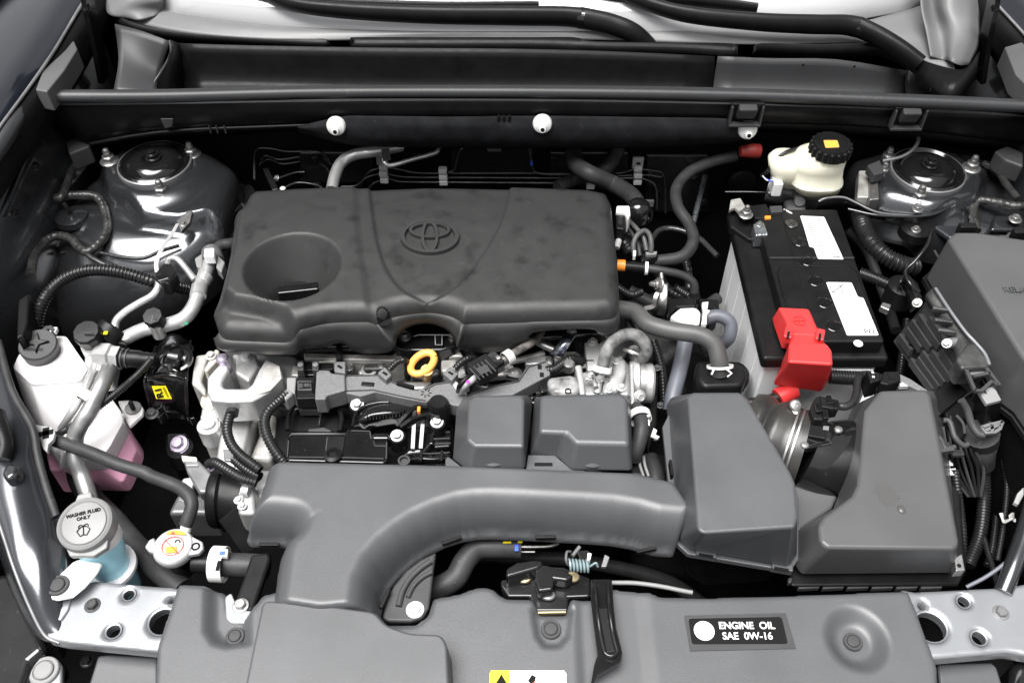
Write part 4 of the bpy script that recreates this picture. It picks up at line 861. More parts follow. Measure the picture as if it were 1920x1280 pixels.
wbg = frustum('battery_tray', P([(1408, 690, -.20), (1600, 690, -.20), (1640, 700, -.20), (1640, 790, -.20), (1400, 800, -.20)]), -.23, M['case'], bev=.004)
tag(wbg, 'pale grey battery tray below the red terminal cover', 'tray')
frustum('battery_tray', P([(0, 0, 0)]*0) if 0 else P([(1408, 720, -.17), (1420, 720, -.17), (1420, 800, -.17), (1400, 800, -.17)]), -.2, M['case'], wbg, bev=.002).name = 'tray_rim'

# ================================================================== brake fluid reservoir
bf = thing('brake_reservoir', 'cream translucent brake fluid reservoir with ribbed black cap', 'reservoir', at(1525, 370, -.06))
def oval_ring(px, py, z, rx, ry, n=28, sq=2.6):
    c = at(px, py, z); out_ = []
    for k in range(n):
        a = 2*math.pi*k/n; ca, sa = math.cos(a), math.sin(a); out_.append(c + Vector((rx*abs(ca)**(2/sq)*math.copysign(1, ca), ry*abs(sa)**(2/sq)*math.copysign(1, sa), 0)))
    return out_
loft('tank', [oval_ring(1530, 352, -.045, .024, .020), oval_ring(1529, 346, -.040, .034, .030), oval_ring(1528, 336, -.024, .0365, .033), oval_ring(1528, 333, -.022, .0385, .035), oval_ring(1528, 330, -.018, .0385, .035), oval_ring(1528, 327, -.016, .037, .033), oval_ring(1532, 305, .008, .036, .031), oval_ring(1540, 292, .024, .033, .029), oval_ring(1550, 284, .032, .026, .024), oval_ring(1554, 280, .038, .022, .022)], M['cream'], bf, sharp=70)
loft('side_lobe', [oval_ring(1478, 340, -.035, .020, .018), oval_ring(1474, 322, -.014, .024, .022), oval_ring(1472, 300, .012, .023, .022), oval_ring(1474, 292, .018, .018, .018)], M['cream'], bf, sharp=70)
for k in range(3): box('tank_rib', at(1500 + k*3, 312 + k*12, -.01 - k*.008), (.020, .002, .006), M['cream'], bf, bev=.0005)
cap_c = at(1555, 285, .034); cp_ = lathe('cap', [(.026, -.002), (.0265, .003), (.0262, .012), (.0245, .016), (.020, .0165), (.0195, .0155), (.017, .0155), (.0001, .0158)], cap_c, M['black'], bf, seg=40)
for k in range(18):
    a = 2*math.pi*k/18; lathe('grip_rib', [(.0034, 0), (.0034, .013), (.002, .0145), (.0001, .0147)], cap_c + Vector((math.cos(a)*.0255, math.sin(a)*.0255, 0)), M['black'], cp_, seg=10)
frustum('warning_mark', fillet([at(x, y, .0503) for x, y in ((1544, 263), (1570, 263), (1574, 276), (1548, 277))], .002), .0496, M['amber'], cp_, bev=0); yc = at(1559, 270, .0505); lathe('warning_mark', [(.0048, 0), (.0048, .0004), (.0036, .0004), (.0036, 0)], yc, M['yellow'], cp_, seg=22)
tube('level_lead', [(1497, 278, .02), (1475, 285, .022), (1455, 300, .012), (1440, 320, -.005), (1428, 330, -.02)], .0035, M['tape'], bf, seg=10)
frustum('level_connector', P([(1447, 327, -.012), (1462, 322, -.012), (1470, 345, -.012), (1452, 345, -.012)]), -.035, M['white'], bf, bev=.002)
for dx, m_ in ((0, 'cable_white'), (3, 'blue_mark')): tube('sensor_wire', [(1430 + dx, 330 + dx, -.01), (1438 + dx, 338, -.008), (1450, 338 + dx, -.012)], .0012, M[m_], bf, seg=6)
mc = thing('master_cylinder', 'grey metal brake master cylinder under the cream reservoir', 'master cylinder', at(1490, 370, -.09))
tube('cylinder', [at(1440, 352, -.075), at(1475, 360, -.075), at(1540, 372, -.075)], .020, M['grey_metal'], mc, seg=20, n=3); tube('outlet', [at(1495, 358, -.06), at(1500, 378, -.05)], .010, M['cap_grey'], mc, seg=14)
frustum('valve_body', P([(1470, 372), (1510, 370), (1515, 400), (1478, 402)], -.06), -.1, M['grey_metal'], mc, bev=.006)
hw('nut', mc, at(1449, 361, -.052), .0055, M['steel'], axis=(-.6, -.6, .4)); tube('brake_line', [at(1360, 360, -.06), at(1400, 360, -.055), at(1446, 361, -.052)], .0025, M['bare_black'], mc, seg=8)

# bracket bar in front of the reservoir
bb = thing('support_bracket', 'black stamped bracket bar crossing in front of the cream reservoir', 'bracket', at(1600, 380, -.06))
sheet('bar', [P([(1535, 378, -.030), (1548, 372, -.026), (1580, 370, -.026), (1605, 380, -.030), (1645, 398, -.036), (1700, 404, -.040), (1740, 404, -.040)]), P([(1532, 398, -.055), (1550, 394, -.052), (1580, 392, -.052), (1605, 398, -.055), (1645, 412, -.058), (1700, 416, -.06), (1740, 414, -.06)])], M['bare_black'], bb, n=4, smooth_v=False, solid=.003)
tube('bar_edge', [(1535, 378, -.029), (1548, 372, -.025), (1580, 370, -.025), (1605, 380, -.029), (1645, 398, -.035), (1700, 404, -.039), (1740, 404, -.039), (1790, 385, -.036)], .0022, M['grey_metal'], bb, seg=8)
cb = thing('cable_bracket', 'grey and silver cable bracket between the reservoir and strut tower', 'bracket', at(1625, 345, -.05))
frustum('plate', P(q(3, [(985, 950), (1040, 950), (1040, 1100), (975, 1100)]), -.03), -.05, M['alu_dirty'], cb, bev=.002); frustum('post', P(q(3, [(1045, 990), (1090, 985), (1098, 1110), (1045, 1115)]), -.025), -.05, M['steel'], cb, bev=.002)
hw('nut', cb, at(1655, 324, -.03), .007, M['steel']); frustum('rubber_flap', P(q(3, [(1030, 920), (1100, 890), (1130, 960), (1070, 975)]), -.005), -.02, M['dark_grey'], cb, bev=.002)
tag(tube('bonnet_cable', [(1718, 245, .0), (1722, 262, -.005), (1712, 280, -.01), (1690, 294, -.015), (1655, 302, -.02)], .0040, M['grey_metal'], corr=(.003, .12), seg=10), 'thin grey spiral cable curving above the strut tower by the reservoir', 'cable')
tag(tube('red_cap_hose', [at(1388, 284, -.01), at(1410, 283, -.01), at(1422, 284, -.012)], [.008, .0105, .0105], M['red_dark'] if 'red_dark' in M else M['red'], seg=18, n=3), 'dark red rubber cap on the hose end beside the white clip', 'cap')

# ================================================================== relay box
rl = thing('relay_box', 'large grained black relay box lid embossed RELAY at the picture edge', 'relay box', Vector((.64, .70, -.15)))
tp = [at(1778, 446, .03), at(1792, 434, .03), at(1830, 434, .03), at(1925, 448, .03), Vector((.73, .90, .03)), Vector((.735, .55, .02)), Vector((.60, .53, .02)), Vector((.578, .66, .03)), at(1920, 672, .03)]
_tc = sum(tp, Vector())/9; bt_ = [Vector((p.x + (p.x - _tc.x)*.05, p.y + (p.y - _tc.y)*.03, -.045)) for p in tp]
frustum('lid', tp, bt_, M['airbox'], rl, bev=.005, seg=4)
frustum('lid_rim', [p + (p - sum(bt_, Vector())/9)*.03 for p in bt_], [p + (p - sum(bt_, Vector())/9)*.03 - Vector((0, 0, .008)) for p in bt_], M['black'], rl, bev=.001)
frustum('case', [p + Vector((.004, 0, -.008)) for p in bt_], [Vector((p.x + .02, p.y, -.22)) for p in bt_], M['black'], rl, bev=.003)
text('RELAY', at(1909, 543, .0302), .0125, M['plastic'], rl, xdir=(1, .02, 0), ext=.0006)
for x, y in ((1812, 430), (1913, 440)): box('lid_tab', at(x, y, .022), (.022, .010, .016), M['black'], rl, bev=.002)
tube('rim_line', [(1752, 470, -.03), (1800, 548, -.04), (1868, 640, -.05), (1880, 665, -.055), (1890, 705, -.06), (1920, 750, -.06)], .002, M['dark_grey'], rl, seg=6)

# ================================================================== engine computer with heat-sink fins
eu = thing('engine_computer', 'finned black engine computer leaning beside the battery', 'control unit', at(1760, 720, -.2))
A_, B_, C_, D_ = at(1738, 560, -.03), at(1830, 700, -.03), at(1748, 742, -.10), at(1672, 640, -.12)
def uv(u, v, h=0):
    n_ = (B_ - A_).cross(D_ - A_).normalized(); n_ = n_ if n_.z > 0 else -n_
    return (A_*(1-u)*(1-v) + B_*u*(1-v) + C_*u*v + D_*(1-u)*v) + n_*h
loft('heat_sink', [[uv(0, 0), uv(1, 0), uv(1, 1), uv(0, 1)], [uv(0, 0, -.02), uv(1, 0, -.02), uv(1, 1, -.02), uv(0, 1, -.02)]], M['dark_grey'], eu, bev=.003)
for k, (v, u0, u1) in enumerate(((.12, .22, .95), (.26, .1, .55), (.28, .62, .95), (.42, .08, .5), (.44, .55, .96), (.58, .1, .42), (.60, .48, .96), (.74, .5, .97), (.88, .45, .97), (.78, .08, .36))):
    tube('fin', [uv(u0, v, .003), uv(u1, v, .003)], .0046, M['dark_grey'], eu, sq=True, flat=1.6, smooth=False)
lathe('round_boss', [(.011, 0), (.011, .004), (.008, .005), (.007, .002), (.0001, .002)], uv(.35, .72, .0), M['black'], eu, axis=(uv(.3, .3, .01) - uv(.3, .3)))
# steel carrier plate along the top of the unit
sheet('carrier_plate', [P(cr(5, [(345, 130, -.012), (440, 270, -.012), (540, 400, -.012), (640, 560, -.012)])), P(cr(5, [(300, 180, -.02), (400, 310, -.02), (470, 450, -.02), (520, 600, -.02)])), P(cr(5, [(330, 240, -.045), (400, 370, -.045), (450, 480, -.045), (500, 600, -.04)]))], M['head_dark'], eu, n=4, m=3, solid=.002)
tube('carrier_edge', P(cr(5, [(365, 130), (450, 260), (540, 385), (600, 450), (660, 520), (690, 590)]), -.008), .0028, M['silver'], eu, seg=8)
for u, v in ((400, 260), (410, 330), (430, 390)): x, y = cr(5, [(u, v)])[0]; box('plate_rib', at(x, y, -.012), (.022, .006, .008), M['head_dark'], eu, axis_x=(1, -.2, 0), bev=.002)
frustum('end_block', P(cr(5, [(490, 545), (560, 455), (600, 450), (690, 560), (690, 600), (520, 610)]), -.008), -.04, M['head_dark'], eu, bev=.004)
for u, v in ((433, 460), (255, 217)): x, y = cr(5, [(u, v)])[0]; hw('bolt', eu, at(x, y, -.016), .0068, M['steel'], axis=(-.5, -.3, .8))
tube('boss', P(cr(5, [(440, 460), (540, 445)]), -.022), .009, M['grey_metal'], eu, seg=12, smooth=False)
# big lever connectors
def lever_plug(base, label, s=1.0, cover=True):
    t = thing('lever_connector', label, 'connector', P(base[:1])[0] - Vector((0, 0, .04)), 'lever connectors of the engine computer')
    return t
lp = lever_plug(cr(5, [(660, 760, -.04)]), 'large black wiring connector with pale lever frame beside the relay box')
frustum('plug_body', P(cr(5, [(600, 750, -.03), (640, 745, -.02), (720, 715, -.02), (765, 800, -.02), (670, 825, -.02)])), P(cr(5, [(585, 900, -.08), (600, 860, -.08), (700, 850, -.08), (765, 905, -.07), (640, 960, -.07)])), M['black'], lp, bev=.003)
frustum('plug_lid', P(cr(5, [(625, 745), (715, 712), (762, 798), (672, 822)]), -.0185), -.024, M['cap_grey'], lp, bev=.001)
def framebar(pts, r, m_, par, name='lever_bar', z=-.012): return tube(name, P(pts, z), r, M[m_], par, sq=True, smooth=False)
for a in (cr(5, [(545, 615), (660, 600)]), cr(5, [(660, 600), (748, 715)]), cr(5, [(545, 615), (600, 745)]), cr(5, [(590, 660), (690, 640)]), cr(5, [(600, 745), (640, 745), (700, 690), (735, 712)])): framebar(a, .0026, 'dark_grey', lp)
frustum('lever_pane', P(cr(5, [(560, 620), (655, 606), (680, 638), (592, 655)]), -.016), -.022, M['grey_metal'], lp, bev=.0005)
for a in (cr(5, [(640, 965, -.05), (690, 950, -.05), (765, 932, -.05)]), cr(5, [(640, 965, -.05), (665, 1000, -.05), (720, 995, -.05), (750, 975, -.05), (765, 932, -.05)]), cr(5, [(660, 985, -.05), (750, 950, -.05)]), cr(5, [(700, 950, -.05), (705, 990, -.05)])): tube('lever_handle', P(a), .0024, M['grey_metal'], lp, sq=True, smooth=False)
tube('lever_arm', P(cr(5, [(520, 800, -.03), (555, 860, -.04), (580, 940, -.05), (620, 1000, -.055), (660, 1010, -.055)])), .006, M['dark_grey'], lp, seg=10)
tube('boot', P(cr(5, [(640, 1000, -.07), (645, 1060, -.09), (645, 1120, -.1), (650, 1190, -.12)])), [.020, .018, .015, .013], M['rubber'], lp, seg=16)
lq = lever_plug(cr(5, [(480, 980, -.05)]), 'smaller black wiring connector with grey levers beside the airbox corner')
frustum('plug_body', P(cr(5, [(440, 880, -.06), (500, 870, -.06), (560, 1000, -.07), (510, 1040, -.07), (470, 1000, -.07)])), -.11, M['black'], lq, bev=.003)
tube('lever_arm', P(cr(5, [(410, 920, -.05), (450, 930, -.05), (480, 1020, -.055), (530, 1070, -.06), (560, 1065, -.06)])), .0045, M['dark_grey'], lq, seg=8); tube('lever_arm', P(cr(5, [(360, 1000, -.06), (400, 1040, -.06), (425, 1090, -.06), (480, 1080, -.06)])), .004, M['dark_grey'], lq, seg=8)
tube('lever_arm', P(cr(5, [(370, 1050, -.06), (400, 1110, -.06), (470, 1095, -.06)])), .004, M['dark_grey'], lq, sq=True, smooth=False); tube('lever_arm', P(cr(5, [(490, 890, -.048), (530, 940, -.05), (540, 1000, -.055)])), .0022, M['dark_grey'], lq, seg=6)
frustum('carrier', P(cr(5, [(340, 780, -.09), (500, 640, -.05), (560, 620, -.05), (610, 740, -.06), (430, 860, -.08), (400, 820, -.09)])), -.15, M['black'], lq, bev=.003)
wt = frustum('wire_tag', P(cr(5, [(395, 1162), (465, 1160), (472, 1190), (450, 1192), (455, 1210), (485, 1208), (497, 1245), (430, 1248)]), -.1), -.102, M['label'], bev=.0003); tag(wt, 'small white folded tag on the wires beside the airbox', 'tag')
# harness trunk running down behind the air cleaner
for pts, r, lab in (([(1842, 870, -.12), (1845, 930, -.15), (1838, 1000, -.17), (1815, 1060, -.18)], .011, 'thick corrugated harness below the large lever connector'), ([(1790, 880, -.1), (1798, 940, -.12), (1805, 1010, -.14), (1800, 1060, -.16)], .007, 'thin corrugated harness along the airbox flank'), ([(1865, 900, -.2), (1868, 960, -.2), (1860, 1030, -.2), (1850, 1060, -.2)], .006, 'thin corrugated wire loom deep below the relay box')):
    tag(tube('wiring_harness', pts, r, M['conduit'], corr=(.0045, .16)), lab, 'harness')
wl = thing('wire_loop', 'small coil of white wires under the relay box', 'wire', at(1890, 970, -.16))
for k in range(3): tube('wire', [(1875 + k*2, 962, -.15), (1882, 975 + k*2, -.15), (1895 + k, 972, -.14), (1900, 962 + k*3, -.15), (1893, 968, -.15), (1904, 978 - k*2, -.15)], .0016, M['cable_white'], wl, seg=6)
tag(tube('white_cable', [(1812, 1100, -.11), (1850, 1080, -.1), (1890, 1050, -.09), (1925, 1010, -.08)], .003, M['rubber_grey'], seg=8), 'thin grey cable rising from the silver support to the fender', 'cable')
tag(tube('fender_brace', [(1880, 1110, -.10), (1900, 1060, -.09), (1925, 990, -.08), (1950, 900, -.06)], .013, M['paint'], seg=16), 'painted brace tube beside the silver support at the picture edge', 'brace')
tag(frustum('wire_end', P(q(9, [(1850, 270), (1870, 220), (1905, 185), (1905, 230), (1875, 285)]), -.1), -.106, M['clip_grey'], bev=.001), 'pale wire end sticking out under the relay box', 'wire')

# big corrugated loom from the strut tower down behind the battery and its black clamp arm
tag(tube('main_loom', [(1612, 402, -.055), (1620, 430, -.05), (1640, 462, -.05), (1668, 485, -.055), (1700, 498, -.06), (1718, 500, -.065)], .0165, M['conduit'], corr=(.0062, .16), seg=16), 'fat corrugated wiring loom curving behind the battery labels', 'loom')
tag(tube('side_loom', [(1612, 512, -.09), (1640, 522, -.09), (1670, 535, -.09)], .012, M['conduit'], corr=(.005, .16), seg=14), 'short corrugated loom lying beside the battery type label', 'loom')
ca = thing('clamp_arm', 'black sheet metal arm bolted above the finned engine computer', 'bracket', at(1705, 545, -.06))
sheet('arm', [P([(1690, 530, -.03), (1700, 515, -.03), (1720, 545, -.03), (1728, 566, -.03)]), P([(1684, 540, -.05), (1690, 535, -.05), (1702, 565, -.05), (1706, 585, -.05)])], M['bare_black'], ca, n=4, smooth_v=False, solid=.003)
tube('arm_rod', [(1745, 438, .0), (1738, 460, .0), (1715, 490, -.01), (1698, 508, -.02), (1705, 530, -.03), (1725, 548, -.03)], .0032, M['bare_black'], ca, seg=10); frustum('foot', P([(1655, 565), (1672, 570), (1668, 582), (1650, 574)], -.07), -.08, M['steel'], ca, bev=.002)
lathe('grommet', [(.02, -.02), (.02, .01), (.014, .014), (.0001, .014)], at(1690, 545, -.07), M['black'], ca)

# ================================================================== mass air flow sensor, its hose and the wiring guide
ih = thing('intake_hose', 'ribbed dark rubber intake hose with a steel wire clamp', 'intake hose', at(1460, 850, -.15))
hp = P([(1400, 812, -.10), (1430, 822, -.098), (1452, 830, -.096), (1480, 840, -.095), (1500, 846, -.095)])
tube('hose', [hp[0], hp[1], hp[2], hp[3], hp[4]], [.050, .053, .047, .053, .049, .050, .050], M['dusty_dark'] if 'dusty_dark' in M else M['rubber'], ih, seg=32, n=8)
ax_ = (hp[4] - hp[2]).normalized()
for f in (.15, .62): ring('clamp_wire', hp[3].lerp(hp[4], f) - ax_*.004, ax_, .0505, .0022, M['steel'], ih, th=.0022, seg=40)
ck = at(1483, 772, -.045); frustum('clamp_ear', P(cr(6, [(520, 330), (600, 345), (640, 370), (635, 395), (560, 385), (520, 365)]), -.048), -.056, M['white'], ih, bev=.002); hw('screw', ih, at(1491, 760, -.045), .0085, M['steel'], axis=(.1, -.5, .8))
ms = thing('airflow_sensor', 'black air flow sensor with plugged connector on the intake neck', 'sensor', at(1545, 800, -.06))
frustum('sensor_plate', P(cr(6, [(650, 620), (700, 640), (865, 610), (900, 550), (955, 510), (925, 480), (850, 465), (690, 470), (672, 520), (690, 560)]), -.052), -.062, M['gloss_black'], ms, bev=.0015)
frustum('sensor_body', P(cr(6, [(720, 440), (850, 455), (835, 570), (700, 545)]), -.046), -.055, M['black'], ms, bev=.0015)
for u, v in ((675, 617), (928, 502)): x, y = cr(6, [(u, v)])[0]; hw('screw', ms, at(x, y, -.052), .0058, M['steel'])
for a in ([(715, 545), (850, 575), (880, 600), (800, 620)], [(760, 510), (830, 510), (830, 530), (765, 530)], [(690, 570), (780, 600), (700, 625)]): tube('plate_bead', P(cr(6, a), -.0515), .0009, M['dark_grey'], ms, seg=6, smooth=False)
frustum('label_square', P(cr(6, [(815, 470), (858, 475), (855, 505), (812, 500)]), -.0458), -.047, M['grey_ink'], ms, bev=0)
pb = frustum('plug', P(cr(6, [(760, 250), (800, 240), (860, 300), (855, 430), (740, 425), (722, 320)]), -.035), -.06, M['black'], ms, bev=.003); frustum('plug_shoulder', P(cr(6, [(790, 245), (935, 275), (935, 340), (890, 345), (800, 330)]), -.032), -.05, M['black'], ms, bev=.002)
for u, v in ((775, 340), (830, 390), (860, 280), (910, 320)): x, y = cr(6, [(u, v)])[0]; box('plug_rib', at(x, y, -.031), (.006, .012, .004), M['gloss_black'], ms, bev=.001)
tube('lead', P(cr(6, [(930, 325, -.045), (990, 325, -.045), (1040, 290, -.048), (1065, 220, -.05), (1070, 150, -.055), (1095, 95, -.06), (1150, 85, -.062)])), .0062, M['tape'], ms, seg=12)
wg = thing('wiring_guide', 'grained black plastic wiring guide wrapping the rear of the air cleaner', 'wiring guide', at(1700, 740, -.08))
frustum('guide_strip', P(cr(5, [(150, 640), (215, 670), (320, 740), (335, 790), (360, 910), (318, 910), (275, 745), (140, 680)]), -.045), -.07, M['tray'], wg, bev=.0015)
frustum('guide_head', P(cr(6, [(1140, 50), (1240, 70), (1245, 130), (1170, 150)]), -.045), -.075, M['black'], wg, bev=.002); frustum('guide_clip', P(cr(6, [(1270, 62), (1390, 60), (1400, 130), (1300, 165), (1240, 150)]), -.042), -.07, M['black'], wg, bev=.002)
for u, v in ((1185, 72), (1190, 105)): x, y = cr(6, [(u, v)])[0]; box('guide_slot', at(x, y, -.0447), (.003, .003, .0006), M['clip_grey'], wg, bev=0)
x, y = cr(6, [(1335, 100)])[0]; box('clip_window', at(x, y, -.0415), (.010, .010, .001), M['ink'], wg, bev=0); frustum('pale_tab', P(cr(5, [(150, 700), (165, 690), (205, 715), (155, 718)]), -.044), -.05, M['clip_grey'], wg, bev=.0005)
x, y = cr(5, [(346, 888)])[0]; box('guide_slot', at(x, y, -.0447), (.004, .004, .0006), M['ink'], wg, bev=0)
# ================================================================== cylinder head strip under the cover
ch = thing('cylinder_head', 'grey cast cylinder head showing below the front lip of the engine cover', 'cylinder head', at(800, 700, -.3))
frustum('head_block', P([(425, 640), (1150, 600), (1190, 640), (1120, 745), (900, 760), (560, 770), (400, 740)], -.115), -.40, M['head_dark'] if 'head_dark' in M else M['grey_metal'], ch, bev=.004)
frustum('valve_cover', P([(520, 560), (1120, 550), (1150, 622), (985, 636), (850, 640), (760, 648), (560, 650)], -.062), -.12, M['gloss_black'], ch, bev=.006)
frustum('valve_cover_step', P([(752, 618), (850, 618), (856, 648), (826, 656), (760, 656), (740, 650)], -.058), -.10, M['bare_black'], ch, bev=.003)
frustum('gasket_rail', P([(568, 660), (735, 664), (745, 655), (770, 650), (862, 655), (870, 668), (760, 668), (740, 676), (570, 672)], -.074), -.12, M['alu_dirty'], ch, bev=.003)
hw('bolt', ch, at(*cr(1, [(1022, 130)])[0], -.058), .0095, M['steel']); lathe('bolt_boss', [(.015, -.02), (.015, -.002), (.0001, -.002)], at(*cr(1, [(1022, 135)])[0], -.058), M['bare_black'], ch)
frustum('bracket_window', P(cr(1, [(1262, 118), (1318, 118), (1318, 198), (1265, 198)]), -.052), -.07, M['bare_black'], ch, bev=.001)
for a in ([(1262, 118), (1318, 118), (1318, 198), (1265, 198), (1262, 118)], [(1090, 130), (1130, 118), (1262, 118)], [(1318, 118), (1410, 120)]): tube('cast_bead', P(cr(1, a), -.0515), .0009, M['clip_grey'], ch, seg=6, smooth=False)
hw('nut', ch, at(*cr(1, [(1402, 205)])[0], -.072), .008, M['alu_dirty'] if 0 else M['steel']); frustum('bright_pad', P(cr(1, [(1315, 245), (1470, 270), (1465, 310), (1320, 300)]), -.082), -.11, M['alu'], ch, bev=.004)
for pts, m_ in (([(1080, 215), (1310, 225), (1300, 430), (1180, 470), (1080, 460)], 'head_dark'), ([(640, 400), (700, 380), (800, 400), (800, 430), (650, 430)], 'alu'), ([(890, 490), (1240, 480), (1180, 545), (1090, 555)], 'alu'), ([(560, 270), (860, 275), (860, 390), (560, 380)], 'alu_dirty'), ([(700, 270), (760, 300), (740, 340), (700, 320)], 'grey_metal')):
    frustum('cast_pad', P(cr(1, pts), -.085 if m_ == 'alu' else -.095), -.12, M[m_] if m_ in M else M['grey_metal'], ch, bev=.004)
for u, v in ((735, 410),): x, y = cr(1, [(u, v)])[0]; lathe('cast_ring', [(.010, 0), (.010, .003), (.006, .003), (.006, 0)], at(x, y, -.085), M['alu'], ch)
for u, v in ((450, 435), (20, 430)): x, y = cr(2, [(u, v)])[0]; frustum('stud_boss', P([(x - 18, y - 8), (x + 12, y - 12), (x + 16, y + 5), (x - 14, y + 10)], -.078), -.11, M['alu'], ch, bev=.003); lathe('boss_ring', [(.009, 0), (.009, .003), (.005, .0035), (.005, 0)], at(x, y, -.078), M['steel'], ch)
frustum('front_face', P([(870, 660), (1000, 640), (1110, 650), (1100, 735), (960, 745), (870, 715)], -.10), -.2, M['head_dark'] if 'head_dark' in M else M['grey_metal'], ch, bev=.006)
# dipstick
dp = thing('dipstick', 'amber ring handle of the oil dipstick in front of the cover notch', 'dipstick', at(795, 712, -.12))
rc0 = at(792, 681, -.052); e_x = Vector((.86, .30, .42)).normalized(); e_y = Vector((-.25, .6, .55)).normalized()
rg = [rc0 + e_x*(.0165*math.cos(2*math.pi*k/32)) + e_y*(.0105*math.sin(2*math.pi*k/32)) for k in range(33)]
tube('finger_ring', rg, .0062, M['amber'], dp, seg=12, smooth=False, caps=False); tube('neck', [rc0 - e_y*.010 + e_x*.003, at(800, 704, -.075), at(801, 716, -.10)], [.0075, .0065, .005], M['amber'], dp, seg=12)
tube('guide_tube', [at(801, 708, -.085), at(803, 735, -.12)], .007, M['bare_black'], dp, seg=12)

# ================================================================== wiring tray
wt_ = thing('wiring_tray', 'speckled grey plastic wiring tray spanning the front of the engine', 'wiring tray', at(780, 730, -.09))
tr = q(5, [(15, 838), (205, 836), (335, 896), (420, 918), (462, 915), (520, 885), (610, 872), (665, 952), (700, 952), (840, 898), (985, 870), (1035, 790), (1150, 757), (1168, 838), (960, 950), (850, 958), (760, 985), (690, 1018), (620, 1008), (575, 985), (545, 962), (510, 965), (475, 994), (330, 968), (190, 936), (110, 960), (15, 940)])
frustum('tray_body', P(tr, -.064), -.085, M['tray'], wt_, bev=.0018)
frustum('tray_block', P(cr(1, [(312, 395), (418, 398), (430, 420), (540, 435), (545, 560), (400, 600), (385, 632), (298, 632)]), -.058), -.085, M['tray'], wt_, bev=.002)
box('tray_groove', at(*cr(1, [(530, 500)])[0], -.0635), (.0035, .030, .0012), M['dark_grey'], wt_, bev=.0003)
for pts in (cr(1, [(800, 420), (860, 370), (915, 435), (870, 480)]), cr(1, [(1320, 420), (1385, 365), (1450, 425), (1395, 485)]), cr(1, [(455, 330), (545, 328), (545, 425), (455, 410)])):
    frustum('tray_clip', P(pts, -.055), -.07, M['tray'], wt_, bev=.0015)
    cx, cy = sum(p[0] for p in pts)/4, sum(p[1] for p in pts)/4; box('clip_slot', at(cx, cy, -.0547), (.007, .003, .0007), M['ink'], wt_, axis_x=(.8, -.6, 0), bev=0)
for u, v in ((648, 375), (665, 437)): x, y = cr(2, [(u, v)])[0]; box('tray_slot', at(x, y, -.0637), (.005, .007, .0006), M['ink'], wt_, bev=0)
x, y = cr(1, [(1190, 582)])[0]
for k in range(7): box('date_mark', at(x, y, -.0637) + Vector((.005*math.cos(k*.9), .005*math.sin(k*.9), 0)), (.004, .0012, .0005), M['ink'], wt_, axis_x=(math.cos(k*.9 + .3), math.sin(k*.9 + .3), 0), bev=0)
box('edge_clip', at(*cr(1, [(1025, 525)])[0], -.062), (.022, .004, .006), M['ink'], wt_, axis_x=(1, -.35, 0), bev=.0005)
for pts, r, lab in ((cr(1, [(900, 390, -.052), (960, 335, -.045), (1020, 320, -.045), (1045, 360, -.06), (1040, 430, -.085), (1045, 470, -.1)]), .0055, 'thin corrugated loom beside the amber dipstick ring'),
    (cr(1, [(1420, 390, -.052), (1480, 330, -.045), (1540, 300, -.045), (1580, 310, -.055), (1600, 340, -.08)]), .0060, 'thin corrugated loom looping from the tray clip to the coil'),
    (cr(1, [(500, 330, -.058), (495, 280, -.06), (492, 225, -.065)]), .0062, 'short corrugated loom rising under the cover lip'),
    (cr(2, [(690, 400, -.07), (760, 395, -.065), (830, 350, -.062), (900, 310, -.062), (990, 335, -.075)]), .0080, 'corrugated loom from the tray end to the throttle body')):
    tag(tube('wire_loom', P(pts), r, M['conduit'], corr=(.0038, .15)), lab, 'loom')
# row of small connectors at the tray's left end
cn = thing('injector_connector', 'black multi-part wiring connector at the bracket end of the tray', 'connector', at(*cr(1, [(210, 500)])[0], -.09))
for pts, z, m_ in (([(160, 318), (210, 318), (210, 400), (160, 400)], -.055, 'dark_grey'), ([(275, 320), (330, 320), (330, 400), (278, 400)], -.055, 'dark_grey'), ([(205, 330), (285, 328), (285, 400), (205, 402)], -.065, 'black'), ([(330, 340), (450, 340), (445, 395), (335, 398)], -.066, 'black'), ([(75, 458), (150, 458), (140, 590), (75, 560)], -.060, 'cap_grey'), ([(150, 460), (300, 450), (300, 625), (150, 630)], -.066, 'black'), ([(155, 480), (275, 480), (278, 560), (160, 560)], -.060, 'dark_grey'), ([(160, 405), (310, 405), (310, 440), (160, 440)], -.07, 'gloss_black')):
    frustum('housing', P(cr(1, pts), z), -.085, M[m_], cn, bev=.0012)
for a in ([(170, 500), (270, 498), (270, 540), (175, 545)], [(205, 500), (255, 500), (255, 535), (205, 535), (205, 500)]): tube('housing_bead', P(cr(1, a), -.0595), .0008, M['ink'], cn, seg=6, smooth=False)
for x0 in (185, 305): hw('screw', cn, at(*cr(1, [(x0, 355)])[0], -.055), .0042, M['cap_grey'])
frustum('end_sleeve', P(cr(1, [(20, 590), (75, 540), (130, 580), (65, 640)]), -.058), -.08, M['cap_grey'], cn, bev=.003)
tag(tube('wire_loom', P(cr(8, [(985, 490, -.062), (930, 545, -.062), (870, 600, -.062), (840, 670, -.065), (850, 750, -.07), (880, 820, -.075), (930, 900, -.08), (975, 950, -.085)])), .0088, M['conduit'], corr=(.0048, .15), seg=14), 'corrugated loom dropping from the tray to the duct corner', 'loom')
